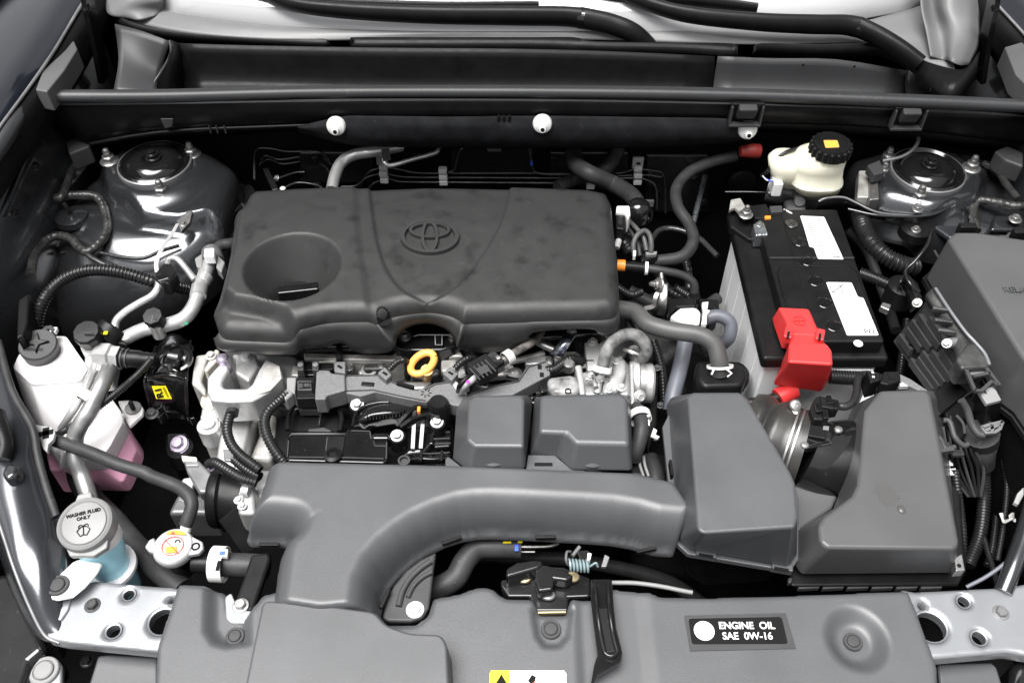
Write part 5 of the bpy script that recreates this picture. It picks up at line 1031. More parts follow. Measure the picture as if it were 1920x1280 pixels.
# connector with clear fuel line loop
fc = thing('fuel_connector', 'black quick connector on the dark fuel line above the tray', 'connector', at(900, 695, -.06))
def along(a, b, w, z, name, m_, par, bev=.0012, h=.012):
    A, B = at(*a, z), at(*b, z); d = (B - A); c = (A + B)/2; return box(name, c, (d.length, w, h), M[m_], par, axis_x=d, bev=bev)
along(cr(2, [(115, 440)])[0], cr(2, [(270, 355)])[0], .026, -.035, 'housing', 'black', fc, .002, .020); along(cr(2, [(250, 365)])[0], cr(2, [(330, 320)])[0], .022, -.035, 'collar', 'gloss_black', fc, .0015, .018)
for f in (.1, .3, .5, .7, .9):
    a_ = cr(2, [(115 + 155*f, 440 - 85*f)])[0]; p = at(*a_, -.0245); d = at(*cr(2, [(270, 355)])[0], -.03) - at(*cr(2, [(115, 440)])[0], -.03); box('housing_rib', p, (.0016, .022, .0016), M['dark_grey'], fc, axis_x=d, bev=.0003)
x, y = cr(2, [(200, 395)])[0]; box('emboss', at(x, y, -.0245), (.013, .011, .0012), M['dark_grey'], fc, axis_x=(1, .5, 0), bev=.0004)
tube('collar_ring', [at(*cr(2, [(300, 335)])[0], -.033), at(*cr(2, [(325, 322)])[0], -.033)], .0105, M['steel'], fc, smooth=False)
tube('fuel_line', P(cr(2, [(330, 335, -.035), (400, 290, -.033), (480, 240, -.033), (560, 195, -.035), (620, 150, -.04), (655, 110, -.05), (665, 90, -.06)])), .0066, M['fuel_hose'] if 'fuel_hose' in M else M['rubber'], fc, seg=16); x, y = cr(2, [(395, 300)])[0]; ring('sleeve', at(x, y, -.033), at(*cr(2, [(450, 262)])[0], -.033) - at(*cr(2, [(350, 325)])[0], -.033), .0085, .010, M['clip_grey'], fc, th=.0008)
tube('clear_loop', P(cr(2, [(140, 445, -.04), (90, 480, -.035), (40, 520, -.04), (20, 560, -.055)])), .0075, M['clip_grey'], fc, seg=12); tube('loop_sleeve', P(cr(2, [(130, 432, -.036), (70, 460, -.03), (10, 520, -.036), (-5, 570, -.055)])), .004, M['black'], fc, seg=10)
x, y = cr(2, [(75, 495)])[0]; lathe('magenta_mark', [(.0024, 0), (.0022, .001), (.0001, .0014)], at(x, y, -.0275), M['magenta'], fc, seg=10)
frustum('clear_pocket', P(cr(1, [(1395, 500), (1430, 485), (1520, 590), (1450, 590)]), -.0635), -.068, M['clip_grey'], fc, bev=.0006)
# steel fuel rail end and blue-stained bracket
sb = thing('coil_bracket', 'blue-stained zinc bracket strap under the cover lip', 'bracket', at(1050, 650, -.07))
sheet('strap', [P(cr(2, [(840, 100, -.045), (890, 105, -.043), (945, 110, -.045)])), P(cr(2, [(810, 165, -.040), (860, 170, -.038), (905, 175, -.040)])), P(cr(2, [(770, 220, -.047), (810, 240, -.045), (860, 245, -.047)])), P(cr(2, [(725, 270, -.058), (780, 295, -.058), (830, 305, -.06)]))], M['blued'] if 'blued' in M else M['steel'], sb, n=4, m=5, solid=.002)
hw('bolt', sb, at(*cr(2, [(905, 95)])[0], -.05), .007, M['alu_dirty'])
tag(tube('steel_pipe', P(cr(2, [(545, 125, -.06), (620, 170, -.058), (690, 205, -.058), (760, 235, -.06)])), .0062, M['steel'], seg=14), 'short bright steel pipe beside the blue-stained strap', 'pipe')

# ================================================================== throttle body
tb = thing('throttle_body', 'bright cast aluminium throttle body between the tray and the battery', 'throttle body', at(1150, 720, -.15))
frustum('flange_block', P(cr(2, [(1010, 165), (1130, 175), (1200, 215), (1250, 285), (1320, 290), (1370, 350), (1375, 600), (1100, 610), (1000, 600), (985, 500), (960, 410), (1030, 400)]), -.080), -.17, M['alu'], tb, bev=.005)
frustum('top_plate', P(cr(2, [(1005, 168), (1120, 175), (1190, 225), (1180, 300), (1130, 380), (1030, 385)]), -.066), -.082, M['alu'], tb, bev=.003)
for u, v, s in ((1072, 175, .0072), (1165, 205, .0068), (1185, 140, .0085)): x, y = cr(2, [(u, v)])[0]; hw('bolt', tb, at(x, y, -.066), s, M['alu_dirty'] if s < .008 else M['steel'])
A = at(*cr(2, [(1385, 500)])[0], -.092); B = at(*cr(2, [(1500, 505)])[0], -.092); d = (B - A).normalized()
lathe('bore', [(.026, -.004), (.0285, 0), (.0285, .007), (.0255, .009), (.0255, .016), (.025, .024), (.022, .027), (.018, .027), (.017, .022), (.0001, .022)], A, M['alu'], tb, axis=d, seg=36); ring('bore_band', A + d*.012, d, .0288, .006, M['steel'], tb, th=.0012, seg=36)
frustum('bore_rib', P(cr(2, [(1370, 340), (1400, 350), (1410, 650), (1380, 670)]), -.060), -.10, M['alu'], tb, bev=.002); hw('bolt', tb, at(*cr(2, [(1445, 610)])[0], -.065), .009, M['alu'], axis=(.3, -.7, .5))
frustum('casting_step', P(cr(2, [(1240, 290), (1340, 300), (1345, 420), (1290, 560), (1150, 580), (1160, 480), (1230, 420)]), -.062), -.085, M['alu'], tb, bev=.006)
for u, v, s in ((1130, 470, .006), (1260, 330, .006), (1300, 540, .0065), (1060, 440, .005), (1205, 560, .005)): x, y = cr(2, [(u, v)])[0]; hw('bolt', tb, at(x, y, -.061 if v > 400 else -.0615), s, M['alu'])
for a in ([(1030, 400), (1100, 395), (1150, 420)], [(1160, 500), (1230, 450), (1290, 440)], [(1290, 300), (1300, 380), (1330, 430)], [(1020, 470), (1080, 480), (1100, 540)]): tube('casting_rib', P(cr(2, a), -.068), .0045, M['alu'], tb, seg=8)
text('T', at(*cr(2, [(1050, 322)])[0], -.0655), .016, M['ink'], tb, xdir=(0, 1, 0), ext=.0001)
mo = frustum('motor_cap', P(cr(2, [(700, 445), (890, 425), (970, 440), (965, 590), (735, 590)]), -.052), -.10, M['spotted'] if 'spotted' in M else M['gloss_black'], tb, bev=.008, seg=4)
frustum('flange_bar', P(cr(2, [(930, 355), (985, 350), (1015, 590), (970, 590)]), -.055), -.10, M['alu'], tb, bev=.003); lathe('flange_pin', [(.007, 0), (.007, .012), (.005, .014), (.0001, .014)], at(*cr(2, [(880, 395)])[0], -.07), M['steel'], tb)
x, y = cr(2, [(875, 570)])[0]; lathe('cap_ring', [(.004, 0), (.004, .0012), (.0028, .0012), (.0028, 0)], at(x, y, -.0518), M['ink'], tb, seg=16)
frustum('harness_plug', P(cr(2, [(640, 480), (720, 460), (735, 560), (660, 580)]), -.062), -.09, M['gloss_black'], tb, bev=.002)
for pts in ([(520, 540), (640, 510), (640, 660), (530, 660)],): frustum('bracket_plate', P(cr(2, pts), -.085), -.09, M['steel'], tb, bev=.001)
for u, v, w, h in ((565, 570, .004, .030), (605, 570, .004, .030), (580, 600, .026, .004), (580, 640, .026, .004)): x, y = cr(2, [(u, v)])[0]; box('bracket_slot', at(x, y, -.0838), (w, h, .002), M['ink'], tb, bev=0)
# hose over the throttle body and the little pipe into it
vh = thing('vent_hose', 'dusty pale looped vent hose over the throttle body', 'hose', at(1190, 650, -.06))
tube('hose', P(cr(2, [(1150, 400, -.055), (1165, 320, -.042), (1190, 240, -.032), (1250, 160, -.028), (1340, 115, -.028), (1430, 125, -.030), (1490, 190, -.038), (1500, 260, -.050), (1450, 310, -.065), (1410, 290, -.08), (1400, 240, -.085)])), .0102, M['dusty'], vh, seg=16)
x, y = cr(2, [(1150, 390)])[0]; p0 = at(x, y, -.054); ring('spring_clamp', p0, Vector((-.15, -.5, -.6)), .0106, .007, M['white'], vh, th=.001); ring('spring_clamp', p0 + Vector((-.002, -.007, -.007)), Vector((-.15, -.5, -.6)), .0106, .003, M['steel'], vh, th=.0012)
tube('steel_stub', P(cr(2, [(1150, 420, -.06), (1130, 480, -.068), (1105, 580, -.078)])), .0066, M['alu'], vh, seg=14)
x, y = cr(2, [(1390, 260)])[0]; ring('hose_seam', at(x, y, -.06), Vector((.3, .6, .5)), .0115, .003, M['alu_dirty'], vh, th=.0012)
lh = thing('coolant_hose', 'short black coolant hose with cream spring clamp beside the rear chamber', 'hose', at(1205, 820, -.11))
tube('hose', P(cr(2, [(1370, 705, -.080), (1425, 715, -.070), (1455, 770, -.062), (1465, 860, -.060), (1450, 950, -.065), (1420, 1050, -.075), (1400, 1110, -.085)])), .0118, M['rubber'], lh, seg=18)
x, y = cr(2, [(1450, 775)])[0]; ring('spring_clamp', at(x, y, -.062), Vector((.1, -1, .1)), .0122, .009, M['white'], lh, th=.0012)
for pts in ([(1490, 760), (1530, 745), (1535, 765), (1500, 775)], [(1500, 800), (1525, 790), (1530, 840), (1510, 835)]): frustum('clamp_ear', P(cr(2, pts), -.055), -.06, M['white'], lh, bev=.0005)
frustum('base_elbow', P(cr(2, [(1350, 1080), (1440, 1120), (1500, 1250), (1380, 1230)]), -.09), -.12, M['black'], lh, bev=.003)
for k in range(2): tube('wire_tail', P(cr(2, [(1440 + k*40, 1090, -.088), (1450 + k*40, 1160, -.088), (1480 + k*40, 1250, -.09)])), .0025, M['cap_grey'], lh, seg=8)
tg = frustum('hose_tag', P(cr(2, [(1560, 860), (1588, 880), (1575, 915), (1608, 930), (1590, 950), (1535, 930), (1545, 900)]), -.09), -.092, M['label'], bev=.0003); tag(tg, 'small cream paper tag beside the short coolant hose', 'tag')
# lump of engine below
bk = thing('engine_block', 'dark engine block and gearbox casting deep in the bay', 'engine block', Vector((0, .8, -.5)))
wbox('block', -.30, .16, .66, .98, -.50, -.13, M['dark'], bk, .02); wbox('gearbox', .16, .40, .60, .86, -.50, -.30, M['dark'], bk, .03)
for x, y, z, s in ((1225, 720, -.16, .007), (1238, 760, -.16, .006), (1232, 690, -.15, .006), (1228, 820, -.16, .006)): hw('bolt', bk, at(x, y, z), s, M['grey_metal'])
frustum('casting', P([(1212, 640), (1235, 700), (1232, 790), (1215, 850), (1205, 700)], -.12), -.3, M['dark'], bk, bev=.006)
for x, y, z, dx, dy in ((1252, 740, -.2, .05, .02), (1300, 640, -.22, .06, .03), (1280, 560, -.2, .05, .03), (1240, 880, -.16, .03, .03)): box('casting_rib', at(x, y, z), (dx, dy, .03), M['grey_metal'] if dx > .055 else M['dark'], bk, bev=.006)

# ================================================================== intake manifold
im = thing('intake_manifold', 'glossy black plastic intake manifold in front of the engine', 'intake manifold', at(690, 820, -.2))
frustum('manifold_base', P([(545, 752), (640, 735), (700, 740), (850, 768), (860, 880), (530, 880)], -.125), -.25, M['gloss_black'], im, bev=.006)
bas = crom(P(cr(1, [(85, 880), (90, 780), (130, 690), (200, 668), (300, 680), (400, 668), (480, 700), (515, 780), (500, 890)]), -.098), 4)
tube('basin_rim', bas, .0042, M['black'], im, seg=10, smooth=False)
frustum('basin_floor', P(cr(1, [(95, 885), (100, 780), (140, 700), (470, 700), (505, 780), (495, 890)]), -.112), -.13, M['dark'], im, bev=.004)
frustum('basin_web', P(cr(1, [(170, 668), (285, 685), (330, 690), (345, 720), (170, 720)]), -.093), -.105, M['dark_grey'], im, bev=.002); tube('basin_rod', P(cr(1, [(358, 695, -.09), (345, 780, -.1), (335, 840, -.105)])), .003, M['black'], im, seg=8)
frustum('basin_pad', P(cr(1, [(250, 868), (320, 862), (370, 855), (430, 880), (430, 890), (245, 888)]), -.096), -.11, M['dark_grey'], im, bev=.002)
frustum('front_chamber', P(cr(1, [(85, 960), (105, 920), (540, 905), (590, 880), (620, 872), (740, 880), (755, 940), (760, 950), (880, 950), (880, 1120), (850, 1145), (90, 1125), (72, 1105)]), -.078), -.16, M['gloss_black'], im, bev=.006, seg=4)
tube('chamber_rim', P(cr(1, [(70, 1105), (95, 1128), (500, 1140), (850, 1146), (870, 1125)]), -.086), .0030, M['black'], im, seg=8, smooth=False); tube('chamber_rim', P(cr(1, [(70, 1090), (85, 950), (115, 908), (550, 910), (575, 880)]), -.078), .0022, M['gloss_black'], im, seg=8, smooth=False)
frustum('chamber_band', P(cr(1, [(405, 930), (545, 925), (520, 1090), (385, 1090)]), -.0765), -.08, M['black'], im, bev=.001); lathe('chamber_knob', [(.010, -.004), (.010, .004), (.006, .006), (.004, .003), (.0001, .003)], at(*cr(1, [(445, 1090)])[0], -.076), M['black'], im)
frustum('raised_box', P(cr(1, [(755, 900), (895, 897), (895, 950), (755, 950)]), -.070), -.09, M['gloss_black'], im, bev=.003)
# arched runner
sheet('runner', [P(cr(1, [(605, 850, -.10), (620, 770, -.088), (690, 700, -.080), (820, 660, -.078), (960, 655, -.080), (1080, 660, -.085)])), P(cr(1, [(650, 850, -.092), (660, 800, -.076), (730, 750, -.070), (840, 725, -.068), (960, 715, -.070), (1080, 710, -.078)])), P(cr(1, [(700, 870, -.095), (720, 830, -.082), (790, 790, -.076), (870, 775, -.074), (970, 765, -.075), (1050, 750, -.082)])), P(cr(1, [(740, 880, -.11), (780, 860, -.10), (850, 850, -.098), (920, 840, -.098), (990, 830, -.098), (1040, 800, -.10)]))], M['gloss_black'], im, n=5, m=6, solid=.003)
tube('runner_edge', P(cr(1, [(600, 850), (625, 750), (690, 690), (800, 660), (890, 655)]), -.076), .0022, M['gloss_black'], im, seg=8)
for pts in ([(960, 850, -.08), (1040, 760, -.074), (1110, 705, -.072), (1200, 705, -.072)], [(990, 860, -.078), (1100, 790, -.072), (1230, 760, -.07), (1300, 775, -.07)], [(1100, 720, -.074), (1095, 850, -.085), (1085, 1030, -.095)], [(1175, 740, -.074), (1165, 850, -.085), (1150, 1030, -.095)]): tube('rib', P(cr(1, pts)), .0030, M['gloss_black'], im, sq=True, flat=1.6)
box('orange_pin', at(*cr(1, [(1133, 720)])[0], -.066), (.004, .008, .006), M['orange'], im, bev=.001)
lathe('mount_post', [(.014, -.03), (.013, .004), (.010, .010), (.0001, .010)], at(*cr(1, [(1290, 690)])[0], -.066), M['black'], im)
for u, v, s in ((640, 675, .0105), (1278, 815, .0100), (958, 925, .0098)):
    x, y = cr(1, [(u, v)])[0]; p = at(x, y, -.078); hw('bolt', im, p, s*.9, M['steel'], axis=(0, -.25, 1)); lathe('bolt_collar', [(s*.98, -.02), (s*.98, -.001), (.0001, -.001)], p, M['black'], im)
frustum('centre_column', P(cr(1, [(1040, 850), (1240, 830), (1240, 1000), (1180, 1060), (1010, 1080)]), -.10), -.16, M['gloss_black'], im, bev=.006)
sheet('lower_runner', [P(cr(1, [(1010, 1090, -.09), (1130, 1065, -.085), (1250, 1075, -.085), (1390, 1060, -.085)])), P(cr(1, [(1040, 1120, -.082), (1130, 1100, -.074), (1250, 1105, -.074), (1390, 1090, -.076)])), P(cr(1, [(1050, 1150, -.09), (1130, 1145, -.082), (1250, 1150, -.082), (1390, 1140, -.084)]))], M['gloss_black'], im, n=4, m=5)
for u in (1150, 1315): x, y = cr(1, [(u, 1090)])[0]; box('runner_clip', at(x, y, -.072), (.003, .014, .006), M['black'], im, bev=.0006)
frustum('side_block', P(cr(1, [(1240, 880), (1390, 870), (1390, 1010), (1250, 1020)]), -.098), -.14, M['bare_black'], im, bev=.003); lathe('hose_end', [(.007, -.004), (.007, .004), (.005, .004), (.005, 0), (.0001, 0)], at(*cr(1, [(1015, 1135)])[0], -.078), M['dark_grey'], im)

# ================================================================== hoses behind and beside the cover
def hose(pts, r, m_, label, name='hose', seg=18): return tag(tube(name, pts, r, M[m_], seg=seg), label, 'hose')
h1 = thing('heater_hose', 'thick black rubber hose descending from the bulkhead to the cover corner', 'hose', at(1190, 400, -.08))
tube('hose', [atY(1075, 280, 1.165), atY(1078, 305, 1.13), atY(1105, 325, 1.09), at(1150, 345, -.055), at(1185, 368, -.045), at(1198, 392, -.045)], .0165, M['rubber'], h1, seg=20); lathe('end_cap', [(.017, -.014), (.018, .0), (.016, .010), (.010, .016), (.0001, .018)], at(1196, 395, -.045), M['gloss_black'], h1); ring('end_ring', at(1197, 402, -.06), (0, 0, 1), .018, .004, M['black'], h1, th=.003)
hose([atY(1160, 270, 1.175), atY(1155, 290, 1.16), atY(1130, 320, 1.14), at(1080, 335, -.10), at(1045, 352, -.10)], .0145, 'rubber', 'black rubber hose crossing behind the engine cover')
hose([(1380, 292, -.03), (1330, 305, -.035), (1290, 325, -.04), (1268, 355, -.045), (1272, 390, -.05), (1292, 420, -.055), (1300, 452, -.06), (1280, 480, -.065), (1240, 488, -.068), (1205, 487, -.07)], .0112, 'rubber', 'curved black hose snaking from the red cap to the engine')
sp = thing('shielded_cable', 'black cable with silver foil print hanging beside the curved hose', 'cable', at(1310, 400, -.12)); tube('cable', [(1322, 330, -.10), (1312, 370, -.11), (1300, 418, -.12)], .0060, M['foil'], sp, seg=10); tube('lower_sleeve', [(1285, 482, -.10), (1290, 510, -.11), (1292, 545, -.12)], .0085, M['conduit'], sp, seg=12, corr=(.01, .10))
bp = thing('vacuum_line', 'black vacuum line with orange collar leaving the cover edge', 'hose', at(1230, 505, -.07))
tube('line', [(1180, 500, -.055), (1212, 503, -.055), (1245, 508, -.055), (1280, 516, -.06), (1300, 530, -.068), (1302, 548, -.08)], .0075, M['rubber'], bp, seg=14); A = at(1157, 497, -.05); B = at(1172, 498, -.05); tube('orange_collar', [A, B], .0105, M['orange'], bp, smooth=False, seg=20); tube('sleeve', [at(1170, 499, -.052), at(1205, 502, -.053)], .0092, M['black'], bp, smooth=False, seg=16); ring('white_band', at(1212, 503, -.055), (1, -.1, 0), .0080, .004, M['white'], bp)
bw = thing('bypass_hose', 'big grey-black rubber hose ending in a black canister beside the battery', 'hose', at(1290, 620, -.06))
tube('hose', [(1155, 578, -.055), (1190, 585, -.050), (1215, 607, -.045), (1260, 620, -.042), (1310, 628, -.042), (1338, 645, -.048), (1348, 675, -.062), (1350, 700, -.08)], .0150, M['rubber_mid'] if 'rubber_mid' in M else M['rubber'], bw, seg=22)
ring('tie_band', at(1350, 687, -.070), Vector((.05, -.6, -.7)), .0152, .003, M['white'], bw, th=.0012)
for a in ([(1340, 690, -.060), (1334, 702, -.062)], [(1360, 690, -.060), (1372, 700, -.062), (1364, 706, -.062)]): tube('tie_tail', P(a), .0016, M['white'], bw, seg=6, smooth=False)
cn_ = thing('canister', 'rounded black grained canister between the battery and resonator box', 'canister', at(1360, 720, -.14))
frustum('shell', fillet(P(cr(6, [(-130, 30), (-120, -10), (150, -10), (240, 30), (245, 110), (200, 170), (-80, 180), (-130, 120)]), -.080), .006), P([(0, 0, 0)]) if 0 else -.125, M['black'], cn_, bev=.008, seg=4)
frustum('rim', fillet(P(cr(6, [(-150, 40), (-130, -10), (200, -10), (265, 60), (260, 160), (200, 215), (-110, 215), (-160, 150)]), -.112), .010), -.118, M['gloss_black'], cn_, bev=.001)
gh = thing('breather_pipe', 'pale grey-lilac hose with white elbow beside the battery case', 'hose', at(1330, 610, -.12))
tube('hose', [(1315, 600, -.085), (1345, 592, -.08), (1368, 604, -.085), (1368, 630, -.10), (1355, 645, -.12)], .0118, M['rubber_grey'], gh, seg=18); tube('lower_hose', [(1285, 640, -.10), (1275, 690, -.11), (1262, 740, -.12), (1258, 770, -.13)], .0140, M['rubber_grey'], gh, seg=18)
frustum('elbow', P(cr(3, [(460, 1010), (540, 940), (660, 935), (700, 970), (690, 1070), (560, 1050)]), -.062), -.10, M['case_pale'] if 'case_pale' in M else M['white'], gh, bev=.005)
frustum('clip', P(cr(3, [(705, 905), (755, 900), (745, 960), (770, 965), (740, 1000), (740, 1070), (700, 1070), (715, 980)]), -.058), -.065, M['white'], gh, bev=.001)
frustum('tee_block', P(cr(3, [(440, 870), (660, 860), (670, 940), (520, 945), (440, 1020)]), -.085), -.13, M['black'], gh, bev=.004); frustum('valve', P(cr(3, [(680, 870), (830, 880), (840, 960), (770, 1000), (700, 960)]), -.08), -.12, M['black'], gh, bev=.003)
for pts, r in (([(1178, 535, -.05), (1195, 480, -.035), (1212, 438, -.03), (1225, 440, -.035), (1222, 478, -.05)], .004), ([(1172, 410, -.03), (1195, 430, -.03), (1205, 460, -.04), (1200, 490, -.05)], .004), ([(1178, 408, -.035), (1210, 440, -.035), (1215, 470, -.045)], .005)):
    pass
vc = thing('vacuum_cluster', 'bundle of thin grey vacuum tubes looping beside the cover corner', 'hose', at(1200, 460, -.06))
for pts, r, m_ in ((cr(3, [(200, 560, -.05), (190, 480, -.04), (215, 410, -.032), (270, 370, -.030), (310, 400, -.034), (325, 470, -.042), (322, 530, -.05)]), .0048, 'rubber_mid'), (cr(3, [(150, 290, -.035), (210, 350, -.036), (265, 420, -.04), (290, 520, -.05)]), .0046, 'rubber_mid'), (cr(3, [(140, 340, -.04), (185, 400, -.042), (225, 480, -.046), (240, 560, -.052)]), .0040, 'rubber')):
    tube('vacuum_tube', P(pts), r, M[m_] if m_ in M else M['rubber'], vc, seg=12)
frustum('white_end', P(cr(3, [(188, 515), (212, 515), (208, 560), (188, 560)]), -.042), -.05, M['label'], vc, bev=.001); tube('fat_hose', P(cr(3, [(90, 440, -.06), (130, 480, -.06), (170, 530, -.065)])), .0145, M['conduit'], vc, corr=(.006, .1))
frustum('joint_block', P(cr(3, [(240, 540), (300, 520), (370, 520), (380, 560), (250, 600)]), -.055), -.08, M['black'], vc, bev=.003); frustum('joint_tab', P(cr(3, [(280, 528), (370, 522), (365, 545), (290, 550)]), -.050), -.056, M['cap_grey'], vc, bev=.001)
pr = thing('pressure_sensor', 'narrow black sensor with white clip beside the rear cover corner', 'sensor', at(1165, 420, -.05))
frustum('body', P(cr(3, [(58, 235), (135, 240), (125, 360), (60, 350)]), -.015), -.05, M['black'], pr, bev=.002); frustum('white_clip', P(cr(3, [(65, 180), (162, 180), (170, 245), (150, 285), (130, 235), (60, 230)]), -.010), -.035, M['white'], pr, bev=.002); frustum('window', P(cr(3, [(80, 260), (112, 262), (105, 325), (76, 320)]), -.0145), -.016, M['gloss_black'], pr, bev=0); tube('lead', P(cr(3, [(80, 360, -.03), (85, 420, -.035), (65, 500, -.04)])), .006, M['clip_grey'], pr, seg=10)
st = thing('hose_stay', 'bent bright steel stay bolted beside the orange collar', 'stay', at(1245, 560, -.09))
sheet('stay_plate', [P(cr(3, [(400, 760, -.045), (425, 760, -.044), (452, 765, -.045)])), P(cr(3, [(385, 830, -.05), (420, 840, -.05), (445, 850, -.05)])), P(cr(3, [(370, 930, -.065), (400, 930, -.062), (440, 940, -.065)])), P(cr(3, [(365, 1000, -.09), (395, 1005, -.09), (425, 1010, -.09)]))], M['steel'], st, n=3, m=5, solid=.002); tube('stay_foot', P(cr(3, [(395, 800, -.05), (360, 870, -.055), (345, 930, -.065), (275, 950, -.07)])), .0035, M['steel'], st, sq=True, flat=1.5); hw('nut', st, at(*cr(3, [(385, 775)])[0], -.042), .0062, M['steel'], axis=(-.8, -.3, .4)); tube('stay_pin', P(cr(3, [(400, 690, -.035), (405, 760, -.04)])), .0036, M['steel'], st, seg=10)
tag(tube('wire_loom', P(cr(3, [(70, 790, -.06), (130, 830, -.06), (190, 850, -.06), (250, 830, -.062)])), .0070, M['conduit'], corr=(.004, .15)), 'short corrugated loom poking out beside the cover below the orange collar', 'loom')
tag(tube('wire_loom', P(cr(3, [(500, 790, -.08), (545, 820, -.085), (600, 855, -.09)])), .0075, M['conduit'], corr=(.004, .15)), 'short corrugated loom behind the steel stay', 'loom')

# ================================================================== lines on the bulkhead
YF = 1.168
al = thing('aircon_pipe', 'bright aluminium air conditioning pipe at the bulkhead behind the cover', 'pipe', atY(700, 300, YF))
tube('pipe', [at(622, 356, -.04), at(628, 330, -.035), at(640, 305, -.03), at(665, 290, -.025), at(700, 284, -.02), atY(752, 274, YF - .02)], .0115, M['pipe'], al, seg=18)
tube('small_pipe', [atY(716, 290, 1.13), atY(722, 306, 1.12), atY(735, 310, 1.12), atY(770, 300, 1.13), atY(815, 287, 1.14), atY(823, 276, 1.15)], .0046, M['pipe'], al, seg=12); frustum('pipe_clip', [atY(x, y, 1.118) for x, y in ((715, 278), (730, 276), (733, 300), (718, 303))], [atY(x, y, 1.13) for x, y in ((715, 278), (730, 276), (733, 300), (718, 303))], M['steel'], al, bev=.001)
bl = thing('brake_lines', 'thin black brake lines running along the bulkhead in white clips', 'brake line', atY(900, 340, YF))
for k, (pts) in enumerate(([(675, 350), (690, 325), (710, 316), (740, 316), (780, 324), (850, 325), (1000, 325), (1090, 326), (1160, 325), (1190, 318), (1225, 320), (1245, 332), (1248, 400)], [(640, 350), (668, 348), (690, 332), (720, 326), (760, 332), (850, 333), (1050, 334), (1100, 334), (1200, 328), (1240, 332)], [(690, 356), (702, 343), (730, 336), (755, 341), (850, 342), (1000, 343), (1070, 344), (1110, 346), (1150, 360)], [(838, 324), (852, 318), (858, 295), (868, 278), (900, 274), (980, 275), (993, 285), (998, 310), (1010, 325), (1070, 327)], [(1160, 335), (1190, 334), (1215, 338), (1230, 352), (1232, 390)])):
    tube('line', [atY(x, y, YF - .004*k) for x, y in pts], .0024, M['steel_dark'] if 'steel_dark' in M else M['bare_black'], bl, seg=8)
for x, y in ((719, 313), (719, 325), (721, 337), (830, 319), (831, 331), (832, 341), (1196, 315), (1196, 328), (1195, 340), (1107, 348)): box('line_clip', atY(x, y, YF - .014), (.013, .010, .0085), M['white'], bl, bev=.0015)
for x, y in ((716, 298), (1196, 305)): box('clip_plate', atY(x, y, YF - .012), (.017, .005, .020), M['clip_grey'], bl, bev=.001); box('plate_slot', atY(x + 1, y + 2, YF - .0155), (.006, .002, .003), M['ink'], bl, bev=0)
box('line_sleeve', atY(927, 278, YF - .012), (.021, .008, .008), M['grey_metal'], bl, bev=.001); box('blue_band', atY(996.5, 306, YF - .016), (.004, .006, .006), M['blue_mark'], bl, bev=.0005)
box('mount_tab', atY(1216, 381, YF - .02), (.016, .005, .012), M['cap_grey'], bl, bev=.001)
vb = thing('valve_bracket', 'black bracket with bundled steel lines in the corner behind the strut tower', 'bracket', at(500, 330, -.1))
for k, pts in enumerate((q(1, [(1420, 1000), (1420, 880), (1440, 830), (1520, 830), (1600, 845), (1780, 850), (1840, 900)]), q(1, [(1450, 920), (1480, 870), (1560, 890), (1680, 875), (1780, 870), (1850, 920)]), q(1, [(1460, 910), (1500, 890), (1580, 915), (1700, 900), (1800, 920), (1850, 980)]), q(1, [(1540, 1000), (1640, 965), (1700, 960)]), q(1, [(1580, 1050), (1660, 1020), (1760, 1030), (1800, 1050)]))): tube('line', [at(x, y, -.06 - .01*k) for x, y in pts], .0024, M['steel_dark'] if 'steel_dark' in M else M['grey_metal'], vb, seg=8)
frustum('arm', P(q(1, [(1465, 940), (1495, 935), (1555, 1055), (1520, 1060)]), -.05), -.06, M['bare_black'], vb, bev=.001); hw('bolt', vb, at(*q(1, [(1545, 995)])[0], -.055), .0055, M['steel'], axis=(-.6, -.4, .6)); hw('screw', vb, at(*q(1, [(1578, 1053)])[0], -.06), .005, M['white'])
frustum('valve', P(q(1, [(1310, 1040), (1400, 1020), (1440, 1080), (1360, 1150), (1320, 1100)]), -.09), -.12, M['bare_black'], vb, bev=.004); tube('valve_rim', P(q(1, [(1310, 1040), (1325, 1090), (1350, 1140), (1375, 1175)]), -.085), .002, M['steel'], vb, seg=6)
tag(tube('bellows_hose', [at(428, 290, -.10), at(432, 320, -.12), at(430, 345, -.14)], .018, M['conduit'], corr=(.008, .2), seg=16), 'short black bellows hose in the corner behind the strut tower', 'hose')

